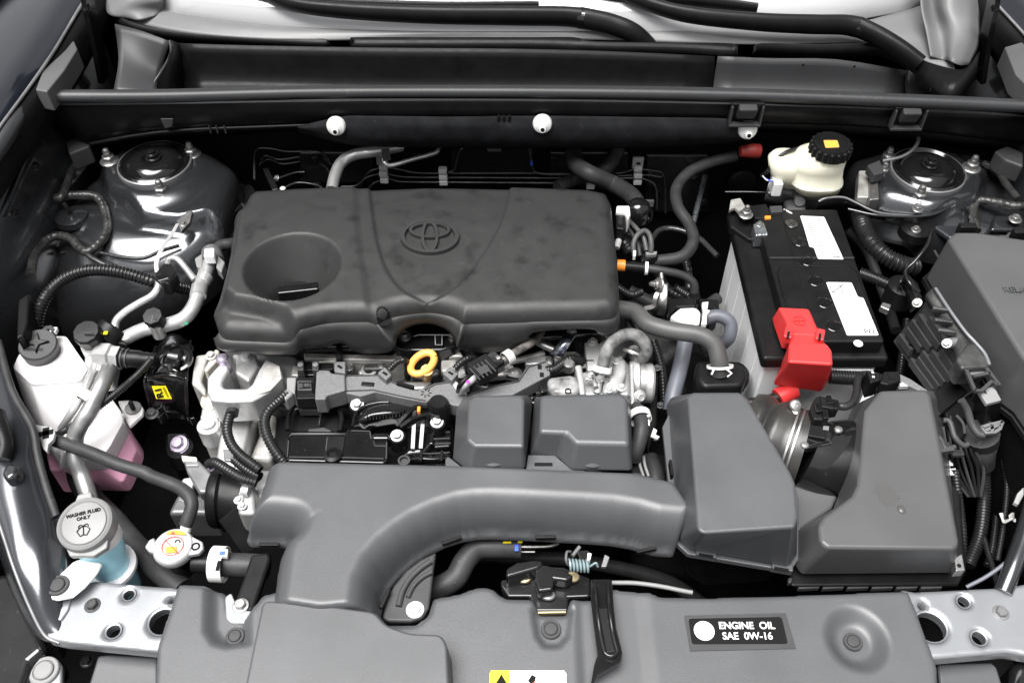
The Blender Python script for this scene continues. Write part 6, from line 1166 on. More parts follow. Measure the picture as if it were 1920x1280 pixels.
# dark looms, pipes and castings low in the gaps
for k, (pts, r, m_, lab) in enumerate((
    ([(1170, 430, -.10), (1210, 470, -.12), (1250, 540, -.13), (1290, 560, -.14)], .010, 'conduit', 'dark corrugated loom low behind the steel stay'),
    ([(1180, 545, -.12), (1240, 575, -.13), (1300, 585, -.14), (1345, 560, -.15)], .012, 'rubber', 'dark hose low behind the white elbow'),
    ([(1205, 480, -.14), (1240, 430, -.15), (1300, 440, -.15), (1345, 480, -.15)], .006, 'steel_dark', 'thin dark pipe in the gap beside the battery case'),
    ([(1225, 640, -.15), (1240, 690, -.16), (1245, 760, -.17)], .009, 'conduit', 'dark corrugated loom under the pale grey hose'),
    ([(1230, 560, -.16), (1250, 600, -.16), (1300, 610, -.17), (1330, 660, -.18)], .014, 'rubber', 'thick dark hose deep beside the canister'),
    ([(470, 300, -.12), (520, 315, -.12), (570, 330, -.12), (600, 350, -.12)], .009, 'conduit', 'dark corrugated loom behind the cover rear corner'),
    ([(445, 345, -.10), (470, 370, -.10), (455, 420, -.10), (440, 470, -.10)], .006, 'steel_dark', 'thin dark pipe between strut tower and engine cover'),
    ([(1590, 430, -.12), (1625, 470, -.14), (1660, 560, -.16), (1680, 620, -.16)], .010, 'rubber', 'dark hose in the gap behind the battery'),
    ([(1700, 600, -.16), (1690, 680, -.18), (1680, 740, -.18)], .008, 'conduit', 'dark loom below the finned engine computer'),
    ([(880, 1040, -.24), (980, 1045, -.24), (1080, 1050, -.24), (1240, 1085, -.26), (1330, 1140, -.3)], .012, 'rubber', 'dark hose deep below the intake duct'),
    ([(1215, 860, -.14), (1228, 900, -.14), (1222, 935, -.15)], .018, 'rubber', 'dark rubber bellows between duct and resonator box'))):
    tag(tube('engine_loom' if m_ == 'conduit' else 'engine_hose', pts, r, M[m_], corr=(.006, .15) if m_ == 'conduit' else None), lab, 'loom' if m_ == 'conduit' else 'hose')
gx = thing('shift_bracket', 'dark cast bracket with bolts low beside the pale hose', 'bracket', at(1240, 600, -.2))
frustum('casting', P([(1170, 560), (1235, 540), (1290, 570), (1300, 640), (1240, 680), (1180, 640)], -.17), -.25, M['head_dark'], gx, bev=.01)
for x, y in ((1200, 580), (1262, 575), (1280, 625), (1215, 650)): hw('bolt', gx, at(x, y, -.169), .009, M['grey_metal'])
for x, y in ((1190, 610), (1250, 610)): box('rib', at(x, y, -.166), (.006, .05, .012), M['head_dark'], gx, axis_x=(1, .3, 0), bev=.002)
# ================================================================== coolant tank
ct = thing('coolant_tank', 'white translucent coolant tank half filled with pink coolant', 'coolant tank', at(150, 850, -.28))
def ringz(pts): return P(pts)
ta = [(24, 690), (36, 663), (104, 630), (124, 630), (150, 668), (166, 690), (150, 715), (60, 722)]
tb_ = [(38, 735), (50, 715), (110, 690), (140, 690), (170, 720), (182, 745), (165, 775), (80, 790)]
tc_ = [(62, 800), (72, 780), (120, 755), (150, 752), (180, 775), (190, 800), (172, 830), (100, 848)]
loft('upper_tank', [fillet(P(ta, -.062), .006), fillet(P(ta, -.066), .004), fillet(P(tb_, -.098), .004), fillet(P(tc_, -.135), .004), [p - Vector((0, 0, .08)) for p in fillet(P(tc_, -.135), .004)]], M['tank'], ct, bev=.006, seg=3, sharp=60)
la = [(120, 800), (150, 755), (188, 738), (206, 742), (228, 772), (232, 790), (206, 838), (190, 858), (120, 850)]
lb = [(112, 826), (145, 775), (190, 755), (212, 758), (240, 795), (244, 812), (214, 868), (198, 882), (112, 880)]
lc = [(105, 850), (145, 800), (195, 778), (222, 780), (255, 822), (258, 838), (238, 890), (230, 903), (150, 901), (100, 890)][:9]
loft('lower_tank', [fillet(P(la, -.115), .006), fillet(P(la, -.118), .004), fillet(P(lb, -.150), .005)], M['tank'], ct, bev=.004, sharp=60)
loft('coolant_level', [fillet(P(lb, -.1502), .005), fillet(P(lc, -.168), .006), [p - Vector((0, -.004, .028)) for p in fillet(P(lc, -.168), .006)]], M['pink'], ct, bev=.002, sharp=60)
frustum('left_sump', P([(84, 842, -.185), (100, 846, -.185), (140, 850, -.185), (140, 880, -.185), (92, 880, -.185)]), -.24, M['pink'], ct, bev=.004)
frustum('tank_ear', P(cr(7, [(705, 610), (780, 605), (840, 625), (860, 655), (855, 690), (775, 765), (740, 700)]), -.125), -.132, M['tank'], ct, bev=.002); lathe('ear_bush', [(.010, 0), (.010, .003), (.006, .004), (.0001, .004)], at(*cr(7, [(800, 660)])[0], -.125), M['cap_grey'], ct); tube('ear_stud', P(cr(7, [(800, 660, -.122), (782, 622, -.10)])), .004, M['ink'], ct, seg=8, smooth=False)
tube('tank_seam', P(cr(7, [(740, 690, -.118), (725, 770, -.125), (680, 850, -.135), (640, 920, -.145)])), .0028, M['tank'], ct, seg=8)
for k, (u, v) in enumerate(((575, 1075), (640, 1075))): x, y = cr(7, [(u, v)])[0]; box('level_mark', at(x, y, -.166), (.006 + .008*k, .002, .0015), M['label'], ct, bev=.0003)
tube('tank_groove', P(cr(7, [(390, 350, -.088), (420, 470, -.12), (380, 560, -.14), (370, 680, -.16)])), .003, M['tank'], ct, seg=8)
# cap
cpx = at(72, 648, -.045); cap = lathe('cap', [(.0215, -.022), (.0215, -.006), (.0225, -.004), (.0225, .002), (.021, .004), (.0001, .004)], cpx, M['dark_grey'], ct, axis=(.12, -.16, .95), seg=36)
star = []
for k in range(8):
    a = math.pi*k/4 + .2; rr = .015 if k % 2 == 0 else .0045; star.append(cpx + Vector((math.cos(a)*rr, math.sin(a)*rr, .0075 + .0016*math.sin(a) - .001*math.cos(a))))
frustum('cap_grip', star, [p - Vector((0, 0, .006)) for p in star], M['black'], cap, bev=.001)
frustum('cap_tab', P(cr(7, [(230, 200), (270, 160), (310, 155), (330, 180), (310, 195), (290, 175), (265, 210)]), -.040), -.05, M['dark_grey'], cap, bev=.0015); frustum('cap_tongue', P(cr(7, [(145, 300), (215, 290), (200, 345), (148, 348)]), -.046), -.052, M['dark_grey'], cap, bev=.001)
x, y = cr(7, [(325, 192)])[0]; box('white_nib', at(x, y, -.045), (.008, .008, .006), M['white'], cap, bev=.001)
text('COOLANT', at(*cr(7, [(195, 302)])[0], -.0405), .0048, M['black'], cap, xdir=(1, .05, 0), up=(.12, -.16, .95), ext=.0003)

# conduit arching from tank to pipe block
tag(tube('arched_conduit', P(q(4, [(205, 590, -.06), (215, 500, -.045), (260, 400, -.03), (350, 310, -.02), (470, 262, -.015), (600, 258, -.015), (720, 280, -.02), (850, 320, -.03), (960, 345, -.05), (1060, 365, -.07)])), .0108, M['conduit'], corr=(.0052, .18), seg=16), 'long black corrugated conduit arching above the coolant tank', 'conduit')
tp_ = thing('taped_harness', 'dusty taped wiring harness lying across the strut tower', 'harness', at(180, 440, -.08))
tube('trunk', P(q(4, [(170, 290, -.05), (200, 150, -.055), (300, 70, -.058), (390, 80, -.058), (440, 130, -.06), (490, 155, -.06), (560, 100, -.058), (600, 30, -.055), (590, -60, -.052), (540, -150, -.045), (400, -160, -.04), (300, -140, -.035)])), .0085, M['tape_dusty'] if 'tape_dusty' in M else M['tape'], tp_, seg=12, corr=(.010, .07))
tube('branch', P(q(4, [(440, 130, -.06), (500, 180, -.062), (560, 215, -.065), (620, 240, -.07)])), .0055, M['tape'], tp_, seg=10, rough=.06); tube('branch', P(q(4, [(560, 160, -.06), (680, 185, -.06), (800, 190, -.06), (900, 150, -.058), (1000, 120, -.06)])), .0035, M['tape'], tp_, seg=8)
tube('branch', P(q(1, [(310, 1110, -.035), (350, 1090, -.032), (400, 950, -.03), (430, 920, -.028), (510, 880, -.025)])), .0075, M['tape_dusty'] if 'tape_dusty' in M else M['tape'], tp_, seg=10, rough=.08)
tr_ = thing('taped_harness', 'dusty taped harness at the relay box strut tower', 'harness', at(1840, 400, -.05)); tube('trunk', P(q(3, [(1640, 1290, -.05), (1620, 1180, -.045), (1650, 1120, -.04), (1750, 1130, -.035), (1850, 1150, -.03), (1930, 1150, -.03)])), .0085, M['tape_dusty'] if 'tape_dusty' in M else M['tape'], tr_, seg=12, corr=(.010, .07)); tube('branch', P(q(3, [(1680, 910, -.03), (1760, 960, -.03), (1800, 1020, -.03), (1870, 1110, -.03)])), .007, M['tape_dusty'] if 'tape_dusty' in M else M['tape'], tr_, seg=10, rough=.08)

# ================================================================== aluminium refrigerant pipes
ap = thing('refrigerant_pipe', 'thick aluminium refrigerant pipe bending round the strut tower', 'pipe', at(300, 620, -.06))
tube('pipe', P(q(4, [(1185, 190, -.03), (1150, 260, -.03), (1120, 350, -.03), (1080, 460, -.035), (1020, 530, -.04), (920, 565, -.045), (800, 590, -.05), (690, 640, -.058)])), .0122, M['pipe'], ap, seg=20)
for p in ([(1100, 380), (1170, 350)],): tube('crimp', P(q(4, [(1115, 350, -.028), (1105, 400, -.029)])), .0140, M['pipe'], ap, seg=20, smooth=False)
tube('crimp', P(q(4, [(1150, 290, -.028), (1130, 320, -.029)])), .0138, M['pipe'], ap, seg=20, smooth=False)
lathe('green_dot', [(.003, 0), (.002, .001), (.0001, .0012)], at(*q(4, [(1040, 553)])[0], -.024), M['green'] if 'green' in M else M['ink'], ap, seg=10)
vcap = lathe('service_cap', [(.012, -.012), (.0125, .004), (.0115, .007), (.0001, .0075)], at(*q(4, [(860, 525)])[0], -.026), M['black'], ap, axis=(0, -.3, 1), seg=8, sharp=20); text('L', at(*q(4, [(858, 530)])[0], -.016), .014, M['dark_grey'], vcap, up=(0, -.3, 1), ext=.0006)
lathe('valve_stem', [(.008, -.02), (.008, 0), (.0001, 0)], at(*q(4, [(868, 560)])[0], -.034), M['pipe'], ap)
hc = thing('pipe_coupler', 'grey plastic quick coupler where the aluminium pipe meets a rubber hose', 'coupler', at(390, 480, -.04))
A, B = at(*q(4, [(1200, 215)])[0], -.03), at(*q(4, [(1180, 160)])[0], -.028); lathe('barrel', [(.0125, 0), (.013, .004), (.013, .020), (.011, .024), (.0001, .024)], A, M['grey_metal'], hc, axis=(B - A), seg=20)
frustum('lock_top', P(q(4, [(1140, 135), (1195, 130), (1195, 180), (1135, 180)]), -.006), -.02, M['case'], hc, bev=.002); frustum('lock_ear', P(q(4, [(1085, 190), (1130, 160), (1130, 250), (1095, 235)]), -.02), -.035, M['cap_grey'], hc, bev=.002); frustum('lock_ear', P(q(4, [(1215, 170), (1255, 210), (1235, 270), (1205, 240)]), -.02), -.035, M['cap_grey'], hc, bev=.002)
tag(tube('rubber_elbow', P(q(4, [(1200, 150, -.03), (1235, 120, -.03), (1290, 110, -.032), (1350, 100, -.04)])), .0105, M['rubber'], seg=16), 'black rubber elbow from the grey coupler under the engine cover', 'hose')
an = thing('refrigerant_pipe', 'thin aluminium refrigerant pipe with black clip in front of the strut tower', 'pipe', at(260, 590, -.06))
tube('pipe', P(q(4, [(640, 600, -.055), (650, 540, -.05), (700, 490, -.045), (780, 440, -.04), (850, 400, -.036), (885, 350, -.03), (890, 300, -.025)])), .0068, M['pipe'], an, seg=14)
tube('pipe', P(q(4, [(930, 230, -.02), (945, 195, -.018), (990, 195, -.018), (1040, 250, -.022), (1085, 310, -.026)])), .0055, M['pipe'], an, seg=12)
frustum('clip', P(q(4, [(865, 270), (900, 225), (955, 215), (985, 260), (940, 335), (890, 320)]), -.008), -.03, M['black'], an, bev=.003); frustum('clip_jaw', P(q(4, [(855, 290), (920, 270), (950, 300), (880, 320)]), -.004), -.012, M['gloss_black'], an, bev=.002)
for k in range(3): tube('white_wire', P(q(4, [(868 + k*8, 270, -.01), (865 + k*9, 210, -.005), (900 + k*8, 130, .0), (950 + k*7, 60, -.005), (985 + k*6, 0, -.01)])), .0012, M['clip_grey'], an, seg=6)
et = thing('earth_terminal', 'zinc ring terminal holding white wires on the strut tower', 'terminal', at(343, 410, -.05)); frustum('lug', P(q(1, [(985, 1230), (1050, 1175), (1075, 1175), (1060, 1240), (1010, 1290)]), -.028), -.034, M['steel'], et, bev=.001); hw('bolt', et, at(*q(1, [(1022, 1250)])[0], -.028), .0058, M['steel'])

eb = thing('expansion_block', 'cast aluminium refrigerant block with black capped valve and sensor plug', 'valve block', at(195, 665, -.1))
frustum('block', P(cr(7, [(545, 300), (640, 255), (665, 290), (640, 420), (580, 430), (500, 400), (505, 330)]), -.052), -.095, M['alu'], eb, bev=.004)
lathe('valve_neck', [(.012, -.03), (.012, 0), (.0001, 0)], at(*cr(7, [(545, 280)])[0], -.045), M['alu'], eb); vc2 = lathe('valve_cap', [(.016, -.016), (.0165, .004), (.0150, .008), (.0001, .0085)], at(*cr(7, [(530, 215)])[0], -.030), M['black'], eb, seg=10, sharp=20, axis=(0, -.25, 1)); box('cap_slot', at(*cr(7, [(528, 205)])[0], -.0195), (.012, .002, .001), M['dark_grey'], vc2, bev=0)
A, B = at(*cr(7, [(640, 350)])[0], -.055), at(*cr(7, [(720, 355)])[0], -.055); lathe('hex_fitting', [(.017, -.012), (.018, -.010), (.018, .006), (.015, .008), (.015, .018), (.0001, .018)], A, M['alu'], eb, axis=(B - A), seg=6, sharp=20); lathe('sensor', [(.0125, 0), (.0125, .006), (.011, .008), (.011, .030), (.009, .034), (.009, .05), (.0001, .05)], A + (B - A)*.75, M['black'], eb, axis=(B - A), seg=18)
for k in range(3): ring('sensor_rib', A + (B - A)*(.95 + .35*k), B - A, .0112, .002, M['dark_grey'], eb)
tube('sensor_lead', P(cr(7, [(860, 355, -.055), (880, 330, -.05), (915, 355, -.05)])), .0035, M['conduit'], eb, seg=8)
A, B = at(*cr(7, [(620, 240)])[0], -.05), at(*cr(7, [(700, 215)])[0], -.05); lathe('grommet', [(.017, -.012), (.019, -.010), (.019, .008), (.017, .010), (.0001, .010)], at(*cr(7, [(655, 210)])[0], -.05), M['black'], eb, axis=(.5, .8, .3), seg=24); frustum('grommet_tail', P(cr(7, [(690, 220), (740, 240), (765, 275), (720, 270), (680, 260)]), -.052), -.07, M['black'], eb, bev=.003); x, y = cr(7, [(633, 205)])[0]; box('yellow_mark', at(x, y, -.033), (.005, .005, .001), M['yellow'], eb, bev=.0003)
tube('lower_pipe', P(cr(7, [(655, 420, -.055), (620, 500, -.050), (580, 580, -.052), (530, 680, -.058), (480, 760, -.068), (450, 840, -.08), (455, 960, -.095), (490, 1060, -.11), (530, 1180, -.12), (560, 1280, -.14)])), .0132, M['pipe_worn'] if 'pipe_worn' in M else M['pipe'], eb, seg=18); tube('thin_pipe', P(cr(7, [(570, 400, -.055), (530, 500, -.052), (480, 600, -.056), (420, 700, -.068), (370, 780, -.09)])), .0068, M['pipe'], eb, seg=14)
x, y = cr(7, [(530, 600)])[0]; ring('pipe_band', at(x, y, -.052), Vector((-.4, -.7, -.1)), .0102, .012, M['alu_dirty'], eb, th=.0012)
tag(tube('split_loom', P(cr(7, [(910, 360, -.045), (840, 440, -.05), (740, 530, -.055), (640, 610, -.06), (520, 700, -.065), (420, 770, -.07), (345, 815, -.075)])), .0062, M['conduit'], corr=(.0034, .2), seg=10), 'black ribbed loom running diagonally in front of the coolant tank', 'loom')
tag(tube('overflow_hose', P(cr(7, [(320, 845, -.075), (420, 880, -.075), (560, 930, -.075), (700, 990, -.078), (860, 1040, -.082)])) + P(q(7, [(850, 130, -.084), (980, 180, -.085), (1050, 230, -.085), (1070, 290, -.088), (1050, 360, -.095), (1035, 400, -.10)])), .0102, M['rubber'], seg=16), 'long black overflow hose from the coolant tank to the radiator cap', 'hose')
tag(tube('radiator_hose', P(q(7, [(420, 40, -.19), (450, 160, -.18), (520, 260, -.17), (640, 380, -.16), (760, 520, -.155), (880, 640, -.15), (1020, 760, -.15)])), .0185, M['rubber'], seg=20), 'thick dark hose passing diagonally behind the washer filler', 'hose')

# ================================================================== washer filler neck
wf = thing('washer_filler', 'pale blue washer filler neck with grey hinged cap on a white arm', 'washer filler', at(180, 1040, -.12))
neck_a = at(170, 985, -.062); neck_b = at(203, 1052, -.115)
dn = (neck_b - neck_a).normalized()
tube('neck', [neck_a, neck_a.lerp(neck_b, .35), neck_a.lerp(neck_b, .7), neck_b, neck_b + Vector((.002, -.004, -.05))], [.0245, .0255, .023, .0205, .020], M['blue'], wf, seg=28, n=4)
tube('neck_rim', [neck_a - dn*.004, neck_a + dn*.022], [.0245, .0262], M['tank'], wf, seg=28, smooth=False); lathe('neck_collar', [(.029, -.003), (.029, .003), (.0001, .003)], at(206, 1062, -.125), M['tank'], wf, seg=26)
frustum('arm', P(q(7, [(405, 600), (440, 585), (570, 605), (540, 660), (470, 740), (395, 800), (300, 815), (262, 790), (262, 740), (310, 690)]), -.082), -.088, M['white'], wf, bev=.003); hw('push_clip', wf, at(*q(7, [(325, 738)])[0], -.082), .0155, M['dark_grey'])
frustum('lower_tab', P(q(7, [(262, 800), (330, 820), (400, 800), (380, 870), (340, 930), (265, 925), (245, 880)]), -.095), -.1, M['silver'], wf, bev=.002); x, y = q(7, [(305, 852)])[0]; lathe('tab_hole', [(.008, 0), (.008, .0006), (.0001, .0007)], at(x, y, -.0948), M['ink'], wf, seg=18)
can = Vector((-.03, -.20, .97)).normalized(); wc = at(160, 982, -.045)
tx = Vector((.97, .24, 0)); tx = (tx - can*tx.dot(can)).normalized(); ty = can.cross(tx); S_ = .82
cap2 = lathe('cap', [(r_*S_, h_*S_) for r_, h_ in ((.0355, -.016), (.0365, -.004), (.0350, .003), (.0320, .0055), (.0300, .0045), (.0285, .0025), (.0278, .0045), (.0265, .0050), (.0001, .0055))], wc, M['cap_grey'], wf, axis=can, seg=44)
def onc(u, v, h=.0050): return wc + tx*u + ty*v + can*h
frustum('cap_lip', [onc(u, v, -.004) for u, v in ((-.022, -.020), (.012, -.026), (.022, -.018), (.020, -.030), (.006, -.036), (-.004, -.033), (-.018, -.030))], [onc(u, v, -.012) for u, v in ((-.022, -.020), (.012, -.026), (.022, -.018), (.020, -.030), (.006, -.036), (-.004, -.033), (-.018, -.030))], M['cap_grey'], cap2, bev=.0015)
frustum('hinge_tab', [onc(u, v, .000) for u, v in ((-.012, .026), (.008, .026), (.006, .036), (-.008, .036))], [onc(u, v, -.008) for u, v in ((-.012, .026), (.008, .026), (.006, .036), (-.008, .036))], M['cap_grey'], cap2, bev=.002)
text('WASHER FLUID', onc(0, .0105), .0052, M['ink'], cap2, xdir=tx, up=can, ext=.0003, bold=.00012); text('ONLY', onc(0, .0050), .0052, M['ink'], cap2, xdir=tx, up=can, ext=.0003, bold=.00012)
for w_ in ([(-.008, -.006), (-.004, -.002), (.0, -.001), (.004, -.002), (.008, -.006)], [(-.008, -.006), (-.004, -.013)], [(.008, -.006), (.004, -.013)], [(-.004, -.013), (0, -.012), (.004, -.013)], [(0, -.0125), (0, .0005)], [(-.006, -.002), (-.005, .001), (-.002, .001), (-.001, -.001)], [(.001, -.001), (.002, .001), (.005, .001), (.006, -.002)]): tube('wiper_symbol', [onc(u*.85, v*.85 - .0035, .0052) for u, v in w_], .0006, M['ink'], cap2, seg=5)

# radiator cap
rk = thing('filler_stopper', 'silver radiator cap with two lugs and a red warning mark', 'radiator cap', at(320, 1040, -.13))
kc = at(*q(7, [(965, 515)])[0], -.098)
lathe('cap_disc', [(.0215, -.010), (.0225, -.004), (.0215, .000), (.020, .0015), (.0001, .003)], kc, M['white_metal'] if 'white_metal' in M else M['silver'], rk, seg=40)
for pts in (q(7, [(860, 465), (830, 480), (805, 520), (830, 545), (880, 560)]), q(7, [(1065, 455), (1130, 490), (1135, 525), (1110, 555), (1050, 565)])): frustum('cap_lug', P(pts, -.098), -.105, M['white_metal'] if 'white_metal' in M else M['silver'], rk, bev=.002)
x, y = q(7, [(1092, 518)])[0]; lathe('lug_mark', [(.005, 0), (.005, .0006), (.003, .0006), (.003, 0)], at(x, y, -.0978), M['ink'], rk, seg=14)
zk = -.0942; sg = mk('orange_segment', P(q(7, [(920, 448), (945, 432), (985, 427), (1025, 436), (1040, 452)]), zk), [[0, 1, 2, 3, 4]], M['orange'], rk, smooth=False)
x, y = q(7, [(963, 515)])[0]; lathe('red_ring', [(.0118, 0), (.0118, .0005), (.0110, .0005), (.0110, 0)], at(x, y, zk - .0006), M['red_ink'], rk, seg=36); tube('red_bar', P(q(7, [(920, 480), (1000, 560)]), zk), .0005, M['red_ink'], rk, seg=4, smooth=False); mk('orange_mark', P(q(7, [(925, 520), (985, 515), (985, 550), (925, 555)]), zk), [[0, 1, 2, 3]], M['orange'], rk, smooth=False); tube('hand_mark', P(q(7, [(975, 495), (985, 482), (1000, 482), (1003, 495)]), zk), .0007, M['ink'], rk, seg=4); mk('warning_mark', P(q(7, [(952, 448), (966, 432), (978, 448)]), zk + .0004), [[0, 1, 2]], M['red_ink'], rk, smooth=False)
tube('filler_neck', [kc - Vector((0, 0, .008)), kc - Vector((0, 0, .05))], .018, M['black'], rk, smooth=False, seg=24); tube('overflow_stub', P(q(7, [(1035, 430, -.105), (1040, 400, -.10)])), .0082, M['white'], rk, seg=14, smooth=False)
oh = thing('outlet_hose', 'short black radiator outlet hose with a white clamp beside the duct', 'hose', at(420, 1060, -.14)); A, B = at(*q(7, [(1080, 610)])[0], -.12), at(*q(7, [(1400, 625)])[0], -.12); tube('stub', [A, A.lerp(B, .4)], .0145, M['black'], oh, smooth=False, seg=18); tube('hose', [A.lerp(B, .42), B + (B - A)*.3], .0180, M['rubber'], oh, smooth=False, seg=20); ring('clamp', A.lerp(B, .45), B - A, .0184, .015, M['white'], oh, th=.0015, seg=28); frustum('clamp_ear', P(q(7, [(1212, 530), (1272, 530), (1268, 575), (1215, 570)]), -.098), -.104, M['label'], oh, bev=.001); box('blue_dot', at(*q(7, [(1240, 555)])[0], -.0975), (.006, .005, .001), M['blue_mark'], oh, bev=.0002); box('clamp_slot', at(*q(7, [(1218, 625)])[0], -.1000), (.004, .012, .001), M['ink'], oh, bev=.0002)

# ================================================================== engine mount and brackets
em = thing('engine_mount', 'glossy black stamped engine mount with a yellow label', 'engine mount', at(315, 740, -.2))
rows = [P([(292, 650, -.12), (312, 628, -.10), (335, 626, -.10), (358, 640, -.11)]), P([(284, 672, -.095), (305, 655, -.082), (335, 652, -.082), (356, 660, -.095)]), P([(276, 700, -.085), (300, 690, -.078), (330, 690, -.078), (350, 700, -.086)]), P([(272, 712, -.088), (298, 710, -.083), (328, 712, -.083), (349, 716, -.088)]), P([(274, 735, -.115), (298, 742, -.112), (328, 748, -.112), (350, 750, -.115)]), P([(281, 760, -.145), (300, 764, -.14), (330, 768, -.14), (352, 780, -.145)]), P([(283, 783, -.16), (300, 776, -.165), (335, 776, -.165), (356, 790, -.165)])]
sheet('mount_shell', rows, M['gloss_clean'] if 'gloss_clean' in M else M['gloss_black'], em, n=5, m=5, solid=.003, sharp=70)
tube('shell_edge', [r_[-1] for r_ in rows], .003, M['gloss_clean'] if 'gloss_clean' in M else M['gloss_black'], em, seg=8); tube('shell_edge', [r_[0] for r_ in rows], .003, M['gloss_clean'] if 'gloss_clean' in M else M['gloss_black'], em, seg=8)
x, y = cr(8, [(258, 262)])[0]; lathe('window_rim', [(.0195, -.002), (.0200, .003), (.0170, .004), (.0160, -.001)], at(x, y, -.0785), M['gloss_clean'] if 'gloss_clean' in M else M['gloss_black'], em, seg=30, axis=(0, -.15, 1)); lathe('window', [(.0162, 0), (.0162, .001), (.0001, .001)], at(x, y, -.0785), M['deep'], em, seg=30, axis=(0, -.15, 1)); tube('window_core', [at(x, y - 3, -.078) + Vector((-.012, .004, 0)), at(x, y - 3, -.078) + Vector((.012, -.002, 0))], .005, M['grey_metal'], em, smooth=False)
yl = P([(287.5, 722, -.0965), (313.5, 722, -.0945), (325, 746, -.1085), (296, 746, -.1095)]); yo = mk('yellow_label', [p + Vector((0, -.004, .0035)) for p in yl], [[0, 1, 2, 3]], M['yellow'], em, smooth=False, solid=.0004)
nrm = (yl[1] - yl[0]).cross(yl[3] - yl[0]).normalized(); nrm = nrm if nrm.z > 0 else -nrm
text('R1', sum(yl, Vector())/4 + Vector((-.002, -.004, .0035)) + nrm*.0012, .0125, M['ink'], yo, xdir=yl[0] - yl[3] + Vector((-.0, 0, 0)), up=nrm, ext=.0002, bold=.0004)
for k in range(3):
    a = yl[1].lerp(yl[0], .10 + .06*k) + Vector((0, -.004, .0035)) + nrm*.001; b = yl[2].lerp(yl[3], .10 + .06*k) + Vector((0, -.004, .0035)) + nrm*.001; tube('label_line', [a.lerp(b, .08), a.lerp(b, .92)], .0003, M['ink'], yo, seg=4, smooth=False)
frustum('mount_foot', P(cr(8, [(100, 640), (160, 570), (320, 580), (380, 650), (340, 660), (300, 620), (180, 610), (130, 655)]), -.15), -.165, M['gloss_black'], em, bev=.002)
fb = thing('frame_bolt', 'lilac zinc flange bolt on the subframe below the engine mount', 'bolt', at(336, 835, -.25)); hw('bolt', fb, at(336, 832, -.19), .0135, M['lilac'], axis=(-.1, -.3, 1)); lathe('washer', [(.0125, -.004), (.0125, -.001), (.0001, -.001)], at(336, 833, -.19), M['lilac'], fb, axis=(-.1, -.3, 1)); lathe('boss', [(.018, -.03), (.017, -.004), (.0001, -.004)], at(336, 836, -.19), M['bare_black'], fb)
ub = thing('hanger_bracket', 'bright cast aluminium U-shaped bracket below the cover corner', 'bracket', at(450, 735, -.13))
frustum('u_casting', P(cr(8, [(455, 385), (500, 330), (545, 285), (595, 290), (598, 330), (560, 400), (555, 430), (575, 452), (720, 452), (755, 425), (800, 330), (850, 252), (945, 300), (962, 385), (880, 470), (760, 540), (600, 545), (480, 535), (455, 480)]), -.058), -.098, M['alu'], ub, bev=.004)
frustum('side_face', P(cr(8, [(860, 290), (940, 305), (955, 385), (880, 465), (790, 500), (810, 400)]), -.0565), -.06, M['alu_dirty'], ub, bev=.001)
lathe('lilac_pin', [(.0075, -.02), (.0075, .004), (.006, .006), (.0001, .007)], at(*cr(8, [(563, 268)])[0], -.055), M['lilac'], ub)
frustum('web_block', P(cr(8, [(640, 230), (780, 215), (800, 300), (730, 410), (640, 350)]), -.070), -.12, M['alu'], ub, bev=.004); frustum('hook', P(cr(8, [(510, 185), (540, 200), (520, 270), (450, 345), (430, 330)]), -.062), -.09, M['alu_cream'] if 'alu_cream' in M else M['alu_dirty'], ub, bev=.003); hw('bolt', ub, at(*cr(8, [(482, 240)])[0], -.061), .0078, M['alu_dirty'])
frustum('rear_casting', P(cr(8, [(380, 230), (470, 220), (440, 330), (420, 400), (450, 460), (440, 500), (350, 420), (360, 330)]), -.088), -.16, M['alu_dirty'], ub, bev=.005)
frustum('upper_casting', P(cr(8, [(610, 215), (1000, 230), (1060, 240), (1055, 360), (990, 440), (900, 330), (760, 300), (640, 260)]), -.085), -.16, M['alu'], ub, bev=.006)
for u, v in ((720, 245),): x, y = cr(8, [(u, v)])[0]; hw('bolt', ub, at(x, y, -.070), .0085, M['alu'])
tn = thing('tensioner', 'cast aluminium belt tensioner arm with round boss below the bracket', 'tensioner', at(400, 780, -.18))
frustum('arm', P(cr(8, [(430, 520), (470, 500), (530, 560), (545, 700), (530, 740), (440, 755), (395, 720), (410, 640)]), -.105), -.13, M['alu'], tn, bev=.006); lathe('boss', [(.014, -.03), (.014, -.002), (.0085, -.002), (.0082, .003), (.0001, .003)], at(*cr(8, [(463, 695)])[0], -.104), M['alu'], tn); lathe('upper_boss', [(.013, -.02), (.013, .002), (.0115, .003), (.0115, .006), (.009, .008), (.0001, .009)], at(*cr(8, [(485, 545)])[0], -.104), M['alu_cream'] if 'alu_cream' in M else M['alu_dirty'], tn)
for u, v in ((435, 648), (515, 650)): x, y = cr(8, [(u, v)])[0]; lathe('dimple', [(.004, -.001), (.0035, .001), (.0001, .0012)], at(x, y, -.105), M['alu'], tn, seg=12)
frustum('drum', fillet(P(cr(8, [(415, 745), (530, 745), (545, 790), (500, 815), (430, 805)]), -.125), .006), -.17, M['alu_dirty'], tn, bev=.005)
tc = thing('timing_cover', 'silver timing cover casting behind the corrugated looms', 'timing cover', at(460, 830, -.2))
frustum('casting', P(cr(8, [(530, 550), (780, 600), (760, 640), (700, 900), (640, 990), (505, 960), (545, 720), (525, 640)]), -.115), -.26, M['alu'], tc, bev=.006); frustum('leg', P(cr(8, [(790, 520), (860, 520), (920, 640), (890, 930), (730, 930), (800, 760), (780, 620)]), -.135), -.26, M['alu_dirty'], tc, bev=.008); lathe('seat', [(.009, 0), (.009, .006), (.0055, .006), (.0055, 0)], at(*cr(8, [(565, 655)])[0], -.112), M['alu'], tc)
